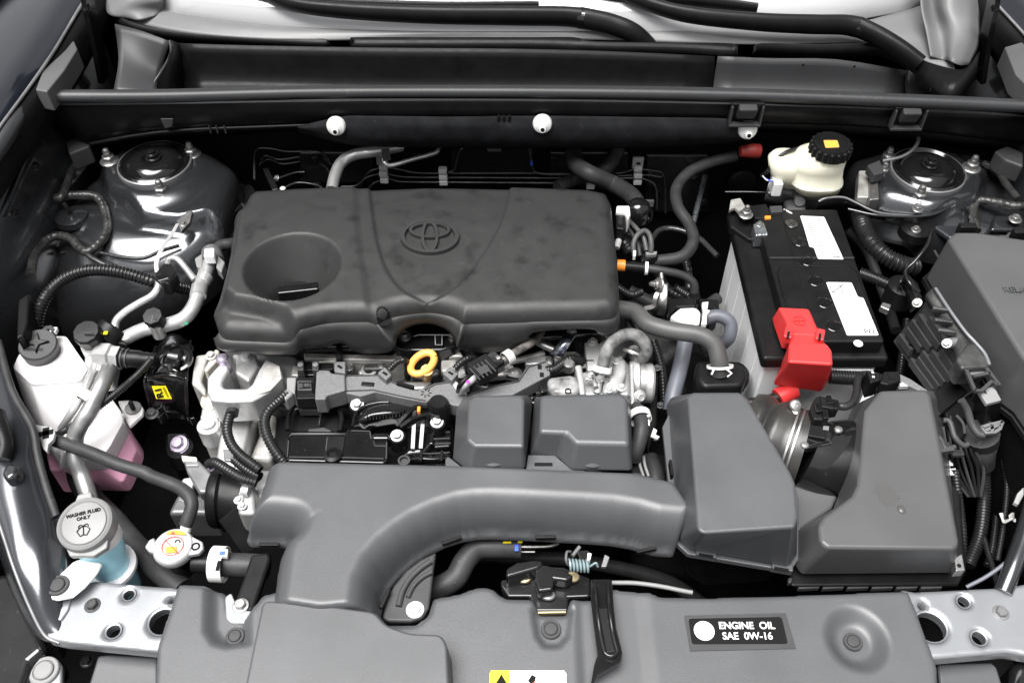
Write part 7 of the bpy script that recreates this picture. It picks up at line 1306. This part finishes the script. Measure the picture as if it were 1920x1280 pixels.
frustum('plate', P(cr(8, [(560, 855), (640, 860), (640, 940), (570, 935)]), -.112), -.12, M['grey_metal'], tc, bev=.002); frustum('lower_pad', P(cr(8, [(590, 935), (800, 940), (780, 1010), (600, 990)]), -.118), -.15, M['alu'], tc, bev=.004)
for pts, r, lab in ((cr(8, [(630, 580, -.078), (600, 660, -.075), (590, 740, -.075), (620, 830, -.078), (680, 900, -.08), (760, 960, -.082), (810, 1000, -.085)]), .0082, 'corrugated loom hanging in front of the silver timing cover'), (cr(8, [(640, 930, -.098), (700, 980, -.095), (760, 1020, -.094), (810, 1045, -.094)]), .0078, 'second corrugated loom entering the duct corner'), (cr(8, [(470, 960, -.11), (510, 950, -.10), (580, 990, -.095), (680, 1050, -.095), (790, 1085, -.098)]), .0085, 'lowest corrugated loom running to the duct corner')):
    tag(tube('wire_loom', P(pts), r, M['conduit'], corr=(.0048, .16), seg=14), lab, 'loom')
tag(tube('tape_sleeve', P(cr(8, [(635, 575, -.075), (625, 630, -.074)])), .0095, M['tape'], seg=12, smooth=False), 'black tape sleeve on top of the hanging loom', 'sleeve')
hw_ = thing('loom_anchor', 'small lilac bolt anchoring the lowest loom', 'bolt', at(397, 872, -.13)); hw('bolt', hw_, at(*cr(8, [(485, 975)])[0], -.112), .007, M['lilac'], axis=(-.4, -.4, .7))
sf = thing('subframe_bracket', 'dark grey steel bracket running down to the pulley', 'bracket', at(370, 880, -.25)); frustum('plate', P(cr(8, [(285, 900), (385, 915), (450, 980), (550, 1090), (540, 1150), (400, 1150), (320, 1010)]), -.16), -.18, M['grey_metal'], sf, bev=.004); frustum('pale_strip', P(cr(8, [(285, 900), (385, 912), (388, 938), (290, 935)]), -.1585), -.165, M['cream'], sf, bev=.001); tube('slot_mark', P(cr(8, [(320, 968), (395, 968)]), -.158), .0015, M['clip_grey'], sf, seg=6, smooth=False)
frustum('mount_block', P(cr(8, [(165, 740), (340, 740), (345, 860), (300, 900), (220, 890), (170, 850)]), -.21), -.28, M['bare_black'], sf, bev=.006); frustum('lower_rail', P(cr(8, [(190, 1290), (260, 1150), (400, 1160), (510, 1150), (510, 1290)]), -.22), -.28, M['grey_metal'], sf, bev=.006); frustum('rail_ear', P(cr(8, [(270, 1090), (300, 1050), (350, 1045), (370, 1075), (355, 1130), (300, 1140)]), -.17), -.18, M['alu'], sf, bev=.002); tube('rail_line', P(cr(8, [(270, 1195), (320, 1220)]), -.218), .001, M['clip_grey'], sf, seg=6, smooth=False)
pu = thing('belt_pulley', 'black belt pulley with aluminium hub beside the duct corner', 'pulley', at(430, 950, -.2)); A, B = at(*cr(8, [(520, 1190)])[0], -.165), at(*cr(8, [(680, 1190)])[0], -.165); dx_ = (B - A).normalized()
lathe('wheel', [(.0001, -.004), (.034, -.004), (.036, 0), (.036, .008), (.033, .010), (.040, .014), (.041, .04), (.038, .044), (.0001, .044)], A, M['black'], pu, axis=dx_, seg=40); lathe('hub', [(.034, .044), (.034, .07), (.02, .075), (.0001, .075)], A, M['alu'], pu, axis=dx_, seg=30)
frustum('hub_casting', P(cr(8, [(690, 1060), (770, 1080), (780, 1290), (660, 1290), (660, 1150)]), -.115), -.17, M['alu'], pu, bev=.005); tube('hub_tube', P(cr(8, [(690, 1135), (735, 1140)]), -.108), .008, M['alu'], pu, smooth=False)
for u, v in ((665, 1200), (690, 1240)): x, y = cr(8, [(u, v)])[0]; hw('bolt', pu, at(x, y, -.112), .006, M['alu'])
tag(tube('drive_belt', P(cr(8, [(600, 1290, -.13), (680, 1400, -.15), (760, 1520, -.17)])), .018, M['dark'], sq=True, flat=.2, smooth=False), 'black drive belt running down under the duct', 'belt')

# ================================================================== painted apron along the coolant tank
apn = thing('painted_apron', 'dark metallic painted side apron with a rubber edge beside the washer cap', 'apron', at(40, 1000, -.1))
out_e = [(-120, 640, -.03), (-90, 760, -.035), (-40, 880, -.045), (0, 985, -.055), (27, 1066, -.065), (57, 1140, -.085), (84, 1190, -.10), (112, 1205, -.104)]
in_e = [(-5, 640, -.03), (20, 730, -.035), (58, 800, -.045), (68, 850, -.055), (84, 910, -.065), (104, 968, -.075), (122, 1045, -.085), (125, 1090, -.098)]
mid = [(a[0]*.5 + b[0]*.5, a[1]*.5 + b[1]*.5, max(a[2], b[2]) + (.010 if 1 < i < 6 else .0)) for i, (a, b) in enumerate(zip(out_e, in_e))]
sheet('apron_skin', [[at(x, y, z - .03) + Vector((-.012, 0, 0)) for x, y, z in out_e], P(out_e), P(mid), P(in_e), [at(x, y, z - .03) + Vector((.006, 0, 0)) for x, y, z in in_e]], M['paint_apron'] if 'paint_apron' in M else M['paint'], apn, n=5, m=5, sharp=80)
tube('bright_edge', [at(x, y, z + .001) for x, y, z in out_e], .0028, M['grey_metal'], apn, seg=8); tube('rubber_edge', [at(x + 2, y, z + .003) for x, y, z in in_e[:6]], .0058, M['rubber'], apn, seg=12)
frustum('ear', P(cr(7, [(200, 750), (240, 758), (310, 768), (330, 800), (320, 840), (290, 870), (282, 920), (260, 900), (225, 820)]), -.058), -.064, M['clip_grey'], apn, bev=.001); x, y = cr(7, [(275, 805)])[0]
for a in (0.3, 1.87): box('ear_hole', at(x, y, -.0575), (.016, .007, .0006), M['ink'], apn, axis_x=(math.cos(a), math.sin(a), 0), bev=0)
frustum('dimple', P(q(7, [(0, 100), (40, 40), (110, 60), (90, 120), (30, 150)]), -.028), -.05, M['paint'], apn, bev=.006)
tag(tube('latch_rod', P(cr(7, [(-20, 690, -.02), (10, 790, -.02), (30, 880, -.025), (10, 960, -.03)])), .012, M['black'], seg=12), 'black rubber bump beside the apron at the picture edge', 'bump stop')
tag(frustum('trim_strip', P(q(4, [(100, 420), (165, 380), (150, 560), (130, 620), (90, 640)]), -.02), -.06, M['black'], bev=.003), 'narrow black trim panel on the inner fender above the coolant tank', 'trim')
lf = thing('front_bracket', 'light bracket with round clip at the lower corner of the picture', 'bracket', at(80, 1260, -.15)); frustum('plate', P(q(7, [(155, 1250), (215, 1140), (320, 1140), (345, 1180), (345, 1300), (155, 1300)]), -.13), -.14, M['silver'], lf, bev=.003); hw('push_clip', lf, at(*q(7, [(250, 1215)])[0], -.13), .020, M['cap_grey'])
for pts, lab in ((q(7, [(545, 1125), (600, 1118), (880, 1132), (880, 1300), (490, 1300)]), 'grey flat lamp bracket panel under the silver support end near the washer filler'), ([(1758, 1243), (1860, 1240), (1870, 1250), (1885, 1300), (1765, 1300)], 'grey flat lamp bracket panel under the silver support end near the oil plate')): tag(frustum('lamp_bracket', P(pts, -.13), -.15, M['plastic'], bev=.003), lab, 'panel')
tag(frustum('lamp_housing', P([(-60, 1080), (20, 1070), (62, 1160), (90, 1215), (60, 1240), (40, 1300), (-80, 1300)], -.12), -.2, M['gloss_black'], bev=.01), 'black headlamp housing at the corner below the apron', 'headlamp'); tag(frustum('lamp_housing', P([(1900, 1235), (1990, 1230), (2000, 1320), (1890, 1320)], -.12), -.2, M['gloss_black'], bev=.01), 'black headlamp housing at the corner below the oil plate support', 'headlamp')
fh = thing('rail_screw', 'small dark screw on the lower front rail', 'screw', at(160, 1240, -.17)); hw('bolt', fh, at(*q(7, [(485, 1160)])[0], -.16), .008, M['bare_black']); hw('bolt', fh, at(1890, 1252, -.15), .008, M['bare_black']) if 0 else None

# ================================================================== bonnet latch and the front hose
lt = thing('bonnet_latch', 'black steel bonnet latch with pale blue spring behind the radiator cover', 'bonnet latch', at(1030, 1090, -.15))
frustum('base_plate', P(q(8, [(890, 700), (1060, 690), (1060, 620), (1240, 630), (1390, 690), (1390, 800), (1270, 805), (1270, 880), (1075, 880), (1050, 800), (930, 800), (890, 740)]), -.108), -.125, M['bare_black'], lt, bev=.003)
frustum('pawl', P(q(8, [(1080, 610), (1150, 620), (1250, 650), (1300, 680), (1260, 710), (1190, 700), (1180, 760), (1100, 770), (1080, 700)]), -.088), -.105, M['bare_black'], lt, bev=.003); frustum('claw', P(q(8, [(920, 640), (980, 605), (1100, 590), (1130, 605), (1100, 640), (960, 680), (920, 690)]), -.085), -.11, M['bare_black'], lt, bev=.004)
for u, v, m_ in ((1020, 695, 'gold'), (1290, 690, 'gold'), (1155, 790, 'grey_metal')): x, y = q(8, [(u, v)])[0]; lathe('rivet', [(.008, 0), (.007, .002), (.0001, .003)], at(x, y, -.105 if u != 1290 else -.104), M[m_], lt, seg=18, squash=.8)
frustum('gold_lip', P(q(8, [(1080, 878), (1255, 876), (1255, 886), (1080, 890)]), -.094), -.1, M['gold'], lt, bev=.0005)
sp_ = []; a0, a1 = at(*q(8, [(1270, 620)])[0], -.075), at(*q(8, [(1385, 630)])[0], -.075)
for k in range(61): f = k/60; a = f*2*math.pi*6; sp_.append(a0.lerp(a1, f) + Vector((0, math.cos(a)*.006, math.sin(a)*.006)))
tube('spring', sp_, .0016, M['blue_steel'] if 'blue_steel' in M else M['blue'], lt, seg=6, smooth=False); tube('spring_tail', [a1, at(*q(8, [(1420, 610)])[0], -.07), at(*q(8, [(1432, 630)])[0], -.075)], .0016, M['blue_steel'] if 'blue_steel' in M else M['blue'], lt, seg=6); tube('spring_hook', [a0, at(*q(8, [(1255, 600)])[0], -.068), at(*q(8, [(1258, 550)])[0], -.065), at(*q(8, [(1280, 545)])[0], -.068)], .0018, M['steel'], lt, seg=6)
tube('cable_end', P(q(8, [(1290, 570, -.085), (1330, 520, -.085)])), .003, M['grey_metal'], lt, seg=8, smooth=False); frustum('cable_block', P(q(8, [(1310, 540), (1380, 535), (1400, 580), (1340, 610)]), -.085), -.11, M['bare_black'], lt, bev=.002); frustum('nib', P(q(8, [(1375, 550), (1398, 555), (1390, 590), (1370, 595)]), -.08), -.085, M['white'], lt, bev=.001); frustum('tab', P(q(8, [(1470, 560), (1498, 575), (1480, 630), (1450, 630)]), -.10), -.105, M['grey_metal'], lt, bev=.001)
hn = thing('release_lever', 'long ribbed black release handle over the radiator cover', 'handle lever', at(1130, 1180, -.09))
hz = -.068; hpts = [(1390, 700, -.090), (1510, 700, -.090), (1520, 850, hz), (1535, 970, hz), (1570, 1110, hz), (1560, 1160, hz), (1430, 1235, hz), (1395, 1310, -.075), (1380, 1310, -.075), (1410, 1180, hz), (1430, 1120, hz), (1410, 970, hz), (1395, 840, hz)]
frustum('lever', P(q(8, hpts)), [p - Vector((0, 0, .006)) for p in P(q(8, hpts))], M['bare_black'], hn, bev=.0015)
for a in ([(1415, 720), (1425, 850), (1445, 1000), (1470, 1110)], [(1490, 720), (1495, 850), (1515, 1000), (1540, 1100)]): tube('lever_rib', [at(x, y, (-.085 if i == 0 else -.065)) for i, (x, y) in enumerate(q(8, a))], .0026, M['bare_black'], hn, seg=8)
tube('lever_end', P(q(8, [(1470, 1110), (1490, 1125), (1520, 1125), (1540, 1100)]), -.0655), .0026, M['bare_black'], hn, seg=8); frustum('lever_channel', P(q(8, [(1432, 860), (1488, 860), (1530, 1100), (1480, 1110)]), -.0665), -.069, M['gloss_black'], hn, bev=.0008)
lhz = thing('front_hose', 'worn black hose with yellow print behind the radiator cover', 'hose', at(880, 1070, -.15))
tube('hose', P(q(8, [(440, 790, -.15), (560, 740, -.14), (640, 690, -.135), (690, 600, -.13), (760, 530, -.128), (860, 520, -.128), (1000, 525, -.13)])), .0175, M['rubber'], lhz, seg=20); box('yellow_print', at(*q(8, [(925, 495)])[0], -.1142), (.009, .0022, .0006), M['yellow'], lhz, bev=0); box('yellow_print', at(*q(8, [(998, 493)])[0], -.1142), (.005, .0022, .0006), M['yellow'], lhz, bev=0); box('blue_print', at(*q(8, [(978, 525)])[0], -.1165), (.004, .008, .001), M['blue_mark'], lhz, bev=0); tube('end_pipe', P(q(8, [(1000, 520, -.125), (1100, 520, -.125), (1170, 515, -.125), (1212, 500, -.125)])), .0030, M['steel'], lhz, seg=8); tube('end_pin', P(q(8, [(1005, 548, -.13), (1080, 548, -.13)])), .0018, M['steel'], lhz, seg=8, smooth=False)
tag(tube('release_cable', P(q(8, [(1510, 720, -.105), (1640, 722, -.105), (1780, 740, -.105), (1905, 765, -.105), (1960, 775, -.105)])), .0034, M['cap_grey'], seg=8), 'thin grey release cable running behind the radiator cover', 'cable')
fn = thing('fan_shroud', 'dark radiator fan shroud below the intake duct', 'fan shroud', Vector((0, .46, -.4))); wbox('shroud', -.36, .34, .40, .45, -.48, -.16, M['deep'], fn, .01)
for k in range(9): wbox('shroud_rib', -.32 + k*.075, -.316 + k*.075, .447, .456, -.4, -.165, M['dark'], fn, .001)
# ================================================================== finer parts added to the things above
# strut tower pressings: beads, holes, edge flange, studs
for pts in (q(1, [(640, 1085), (720, 1095), (790, 1140), (860, 1172), (1000, 1165), (1120, 1140), (1150, 1080)]), ):
    tube('pressed_edge', P(pts, -.040), .0034, M['paint'], tL, seg=8)
frustum('stamped_plate', P(q(1, [(720, 1040), (860, 1000), (1100, 1010), (1130, 1120), (980, 1150), (850, 1150), (760, 1100)]), -.0395), -.046, M['bare_black'], tL, bev=.002)
for u, v in ((835, 1110), (935, 1118), (1065, 1075), (690, 1013), (1030, 1115)): lathe('plate_hole', [(.0036, 0), (.0036, .0008), (.0001, .0009)], at(*q(1, [(u, v)])[0], -.0394), M['ink'], tL, seg=14)
tube('seam_sealer', P(q(4, [(340, 160, -.085), (480, 150, -.083), (620, 145, -.082), (760, 165, -.085), (900, 150, -.09), (1040, 110, -.10)])), .0030, M['tape'], tL, seg=8)
tube('seam_sealer', P(q(4, [(620, 350, -.13), (635, 420, -.145), (600, 500, -.155)])), .0018, M['ink'], tL, seg=6)
lathe('mount_ring', [(.0485, -.001), (.0505, .002), (.0525, .001), (.053, -.004)], cL, M['grey_metal'], tL, seg=44); lathe('mount_ring', [(.0485, -.001), (.0505, .002), (.0525, .001), (.053, -.004)], cR, M['grey_metal'], tR, seg=44)
tube('pressed_edge', P([(1590, 392), (1650, 404), (1740, 404), (1795, 380), (1835, 372)], -.036), .003, M['paint'], tR, seg=8)
frustum('pale_pressing', P(q(3, [(1400, 1260), (1540, 1120), (1610, 1100), (1620, 1280), (1500, 1330)]), -.056), -.066, M['paint_apron'], tR, bev=.004)
for u, v in ((1165, 1130), (1380, 1160), (1575, 1170)): lathe('pressing_hole', [(.004, 0), (.004, .0008), (.0001, .0009)], at(*q(3, [(u, v)])[0], -.0415), M['ink'], tR, seg=14)

# engine strip: ignition coil plugs, casting detail and clips
cp = thing('coil_plug', 'black ignition coil plug between the cover lip and wiring tray', 'connector', at(905, 690, -.08))
frustum('body', P([(868, 672), (892, 668), (898, 690), (872, 695)], -.066), -.09, M['black'], cp, bev=.002); tube('lead', [(884, 672, -.068), (890, 655, -.066), (906, 645, -.07)], .0045, M['conduit'], cp, corr=(.004, .15))
for x, y, dx, dy, m_ in ((585, 700, .05, .018, 'alu_dirty'), (640, 690, .03, .012, 'alu'), (700, 692, .024, .010, 'head_dark'), (935, 700, .04, .016, 'alu_dirty'), (1010, 680, .035, .014, 'alu'), (1060, 672, .03, .016, 'alu_dirty'), (880, 705, .03, .012, 'alu'), (842, 690, .02, .020, 'alu_dirty')):
    box('cast_lug', at(x, y, -.083), (dx, dy, .012), M[m_], ch, axis_x=(1, random.uniform(-.15, .15), 0), bev=.003)
for x, y, s in ((600, 695, .006), (655, 690, .0055), (715, 686, .005), (1030, 674, .0055), (1080, 668, .006), (950, 696, .006), (925, 705, .005)): hw('bolt', ch, at(x, y, -.0768), s, M['steel'])
for pts in ([(580, 682), (640, 676), (720, 678)], [(880, 690), (930, 684), (985, 672), (1020, 662)], [(1000, 700), (1050, 690), (1100, 684)]): tube('oil_gallery', P(pts, -.080), .0058, M['alu_dirty'], ch, seg=10)
for x, y, a in ((608, 716, 0), (900, 716, -.3), (960, 712, -.25), (690, 722, -.1)): box('tray_foot', at(x, y, -.0655), (.016, .006, .006), M['black'], wt_, axis_x=(math.cos(a), math.sin(a), 0), bev=.001)
for pts in (q(5, [(20, 845), (200, 843), (330, 903), (430, 925)]), q(5, [(470, 922), (525, 893), (600, 882)]), q(5, [(700, 960), (850, 905), (990, 878), (1045, 798), (1140, 768)]), q(5, [(20, 930), (180, 925), (330, 958), (470, 985)])): tube('tray_edge', P(pts, -.0632), .0011, M['dark_grey'], wt_, seg=6, smooth=False)
# manifold: ribs, edges and small print pads
for pts in ([(110, 915), (540, 912)], [(95, 1095), (380, 1098)], [(505, 1098), (850, 1108)], [(400, 940), (385, 1085)], [(590, 885), (735, 888)], [(740, 890), (752, 950)], [(760, 952), (875, 954)], [(875, 960), (872, 1110)], [(90, 965), (80, 1095)]): tube('moulded_edge', P(cr(1, pts), -.0765), .0012, M['dark_grey'], im, seg=6, smooth=False)
for k in range(12): x, y = cr(1, [(720 + k*26, 770 - k*3)])[0]; box('runner_rib', at(x, y, -.0715), (.0012, .012, .003), M['gloss_black'], im, bev=.0003)
for pts in ([(1250, 900), (1380, 895)], [(1250, 950), (1380, 945)], [(1260, 990), (1385, 985)], [(1040, 860), (1100, 850), (1160, 850)], [(1020, 1075), (1100, 1062), (1200, 1068), (1380, 1058)]): tube('moulded_edge', P(cr(1, pts), -.094), .0014, M['dark_grey'], im, seg=6)
frustum('pocket_block', P(cr(1, [(1210, 900), (1250, 900), (1250, 990), (1210, 990)]), -.093), -.11, M['gloss_black'], im, bev=.002)

# right cluster: stepped dark module carrier, wires and clips
sm = thing('module_carrier', 'stepped dark carrier under the finned computer with bundled wires', 'carrier', at(1790, 760, -.14))
for k, (pts, z) in enumerate((([(1740, 745), (1790, 705), (1812, 735), (1762, 778)], -.062), ([(1768, 770), (1815, 735), (1835, 765), (1790, 800)], -.070), ([(1790, 800), (1836, 770), (1850, 800), (1800, 828)], -.080))): frustum('step', P(pts, z), z - .03, M['black'], sm, bev=.002)
for k in range(7):
    x = 1768 + k*9; tube('wire', [(x, 800 - k*3, -.075), (x + 6, 840, -.085), (x + 10 + 2*k, 880, -.11), (1815 + 4*k, 930, -.14)], .0026, M['conduit'] if k % 3 else M['dark_grey'], sm, seg=6)
for x, y in ((1770, 835), (1795, 850)): box('wire_clip', at(x, y, -.08), (.014, .008, .006), M['dark_grey'], sm, bev=.0015)
# wires by the relay box and fender
for k, pts in enumerate(([(1880, 860, -.12), (1888, 910, -.14), (1882, 980, -.16), (1870, 1050, -.18)], [(1895, 800, -.12), (1900, 870, -.14), (1905, 940, -.15)], [(1845, 1010, -.17), (1860, 1060, -.16), (1870, 1095, -.15)])): tag(tube('branch_loom', pts, .005, M['conduit'], corr=(.004, .16), seg=8), ('thin loom hanging below the relay box lid', 'short loom beside the pale wire end under the relay box', 'short loom reaching the silver support near the brace')[k], 'loom')

# bulkhead: dark stiffener panels, studs and a grommet so that it is not one bare sheet
fw = thing('bulkhead_panel', 'dark stamped bulkhead panel behind the brake lines', 'panel', Vector((.05, 1.17, -.2)))
for x0, x1, y0, y1, d in ((560, 700, 285, 345, .008), (845, 1000, 270, 330, .006), (1030, 1180, 285, 350, .008), (1210, 1330, 290, 400, .008)):
    a, b, c, e = atY(x0, y0, 1.172), atY(x1, y0, 1.172), atY(x1, y1, 1.168), atY(x0, y1, 1.168)
    mk('stiffener', [a, b, c, e] + [p + Vector((0, .012, 0)) for p in (a, b, c, e)], [[0, 1, 2, 3], [7, 6, 5, 4], [0, 4, 5, 1], [1, 5, 6, 2], [2, 6, 7, 3], [3, 7, 4, 0]], M['wing'], fw, bev=.005)
for x, y in ((590, 300), (780, 292), (1040, 300), (1150, 330), (1300, 330), (1320, 380)): hw('bolt', fw, atY(x, y, 1.163), .007, M['bare_black'], axis=(0, -1, .2))
lathe('grommet', [(.022, -.004), (.022, .006), (.015, .010), (.0001, .010)], atY(1390, 340, 1.165), M['black'], fw, axis=(0, -1, .1))
rim = thing('cowl_drain_lip', 'thin black lip hanging under the cross member above the strut tower', 'lip', atY(350, 250, 1.105))
tube('lip_edge', [atY(x, y, 1.106) for x, y in ((170, 270), (230, 258), (300, 248), (380, 242), (460, 239), (540, 236), (600, 234))], .003, M['black'], rim, seg=8)
for x in (392, 405, 420): tube('rubber_fringe', [atY(x, 236, 1.103), atY(x + 4, 250, 1.102)], .0016, M['rubber'], rim, seg=6, smooth=False)
frustum('lip_tab', [atY(x, y, 1.098) for x, y in ((300, 222), (326, 222), (324, 238), (310, 242))], [atY(x, y, 1.106) for x, y in ((300, 222), (326, 222), (324, 238), (310, 242))], M['dark_grey'], rim, bev=.002)
# tiny pressed slots and hooks on the cross member face
for x in (680, 690, 700): box('face_slot', atY(x + 255, 224, 1.099), (.004, .004, .012), M['ink'], cm, bev=.0005)
# engine mount: gussets
for pts in ([(283, 700, -.080), (300, 672, -.076), (318, 660, -.076)], [(330, 690, -.072), (338, 668, -.074), (342, 650, -.08)]): tube('mount_rib', P(pts), .0045, M['gloss_clean'], em, seg=8)
tube('mount_rib', P([(290, 706, -.0795), (310, 703, -.0755), (330, 705, -.0755), (345, 710, -.081)]), .0035, M['gloss_clean'], em, seg=8)
hw('bolt', em, at(352, 655, -.085), .009, M['bare_black']); hw('bolt', em, at(285, 776, -.150), .010, M['grey_metal'])
bpy.context.view_layer.update()
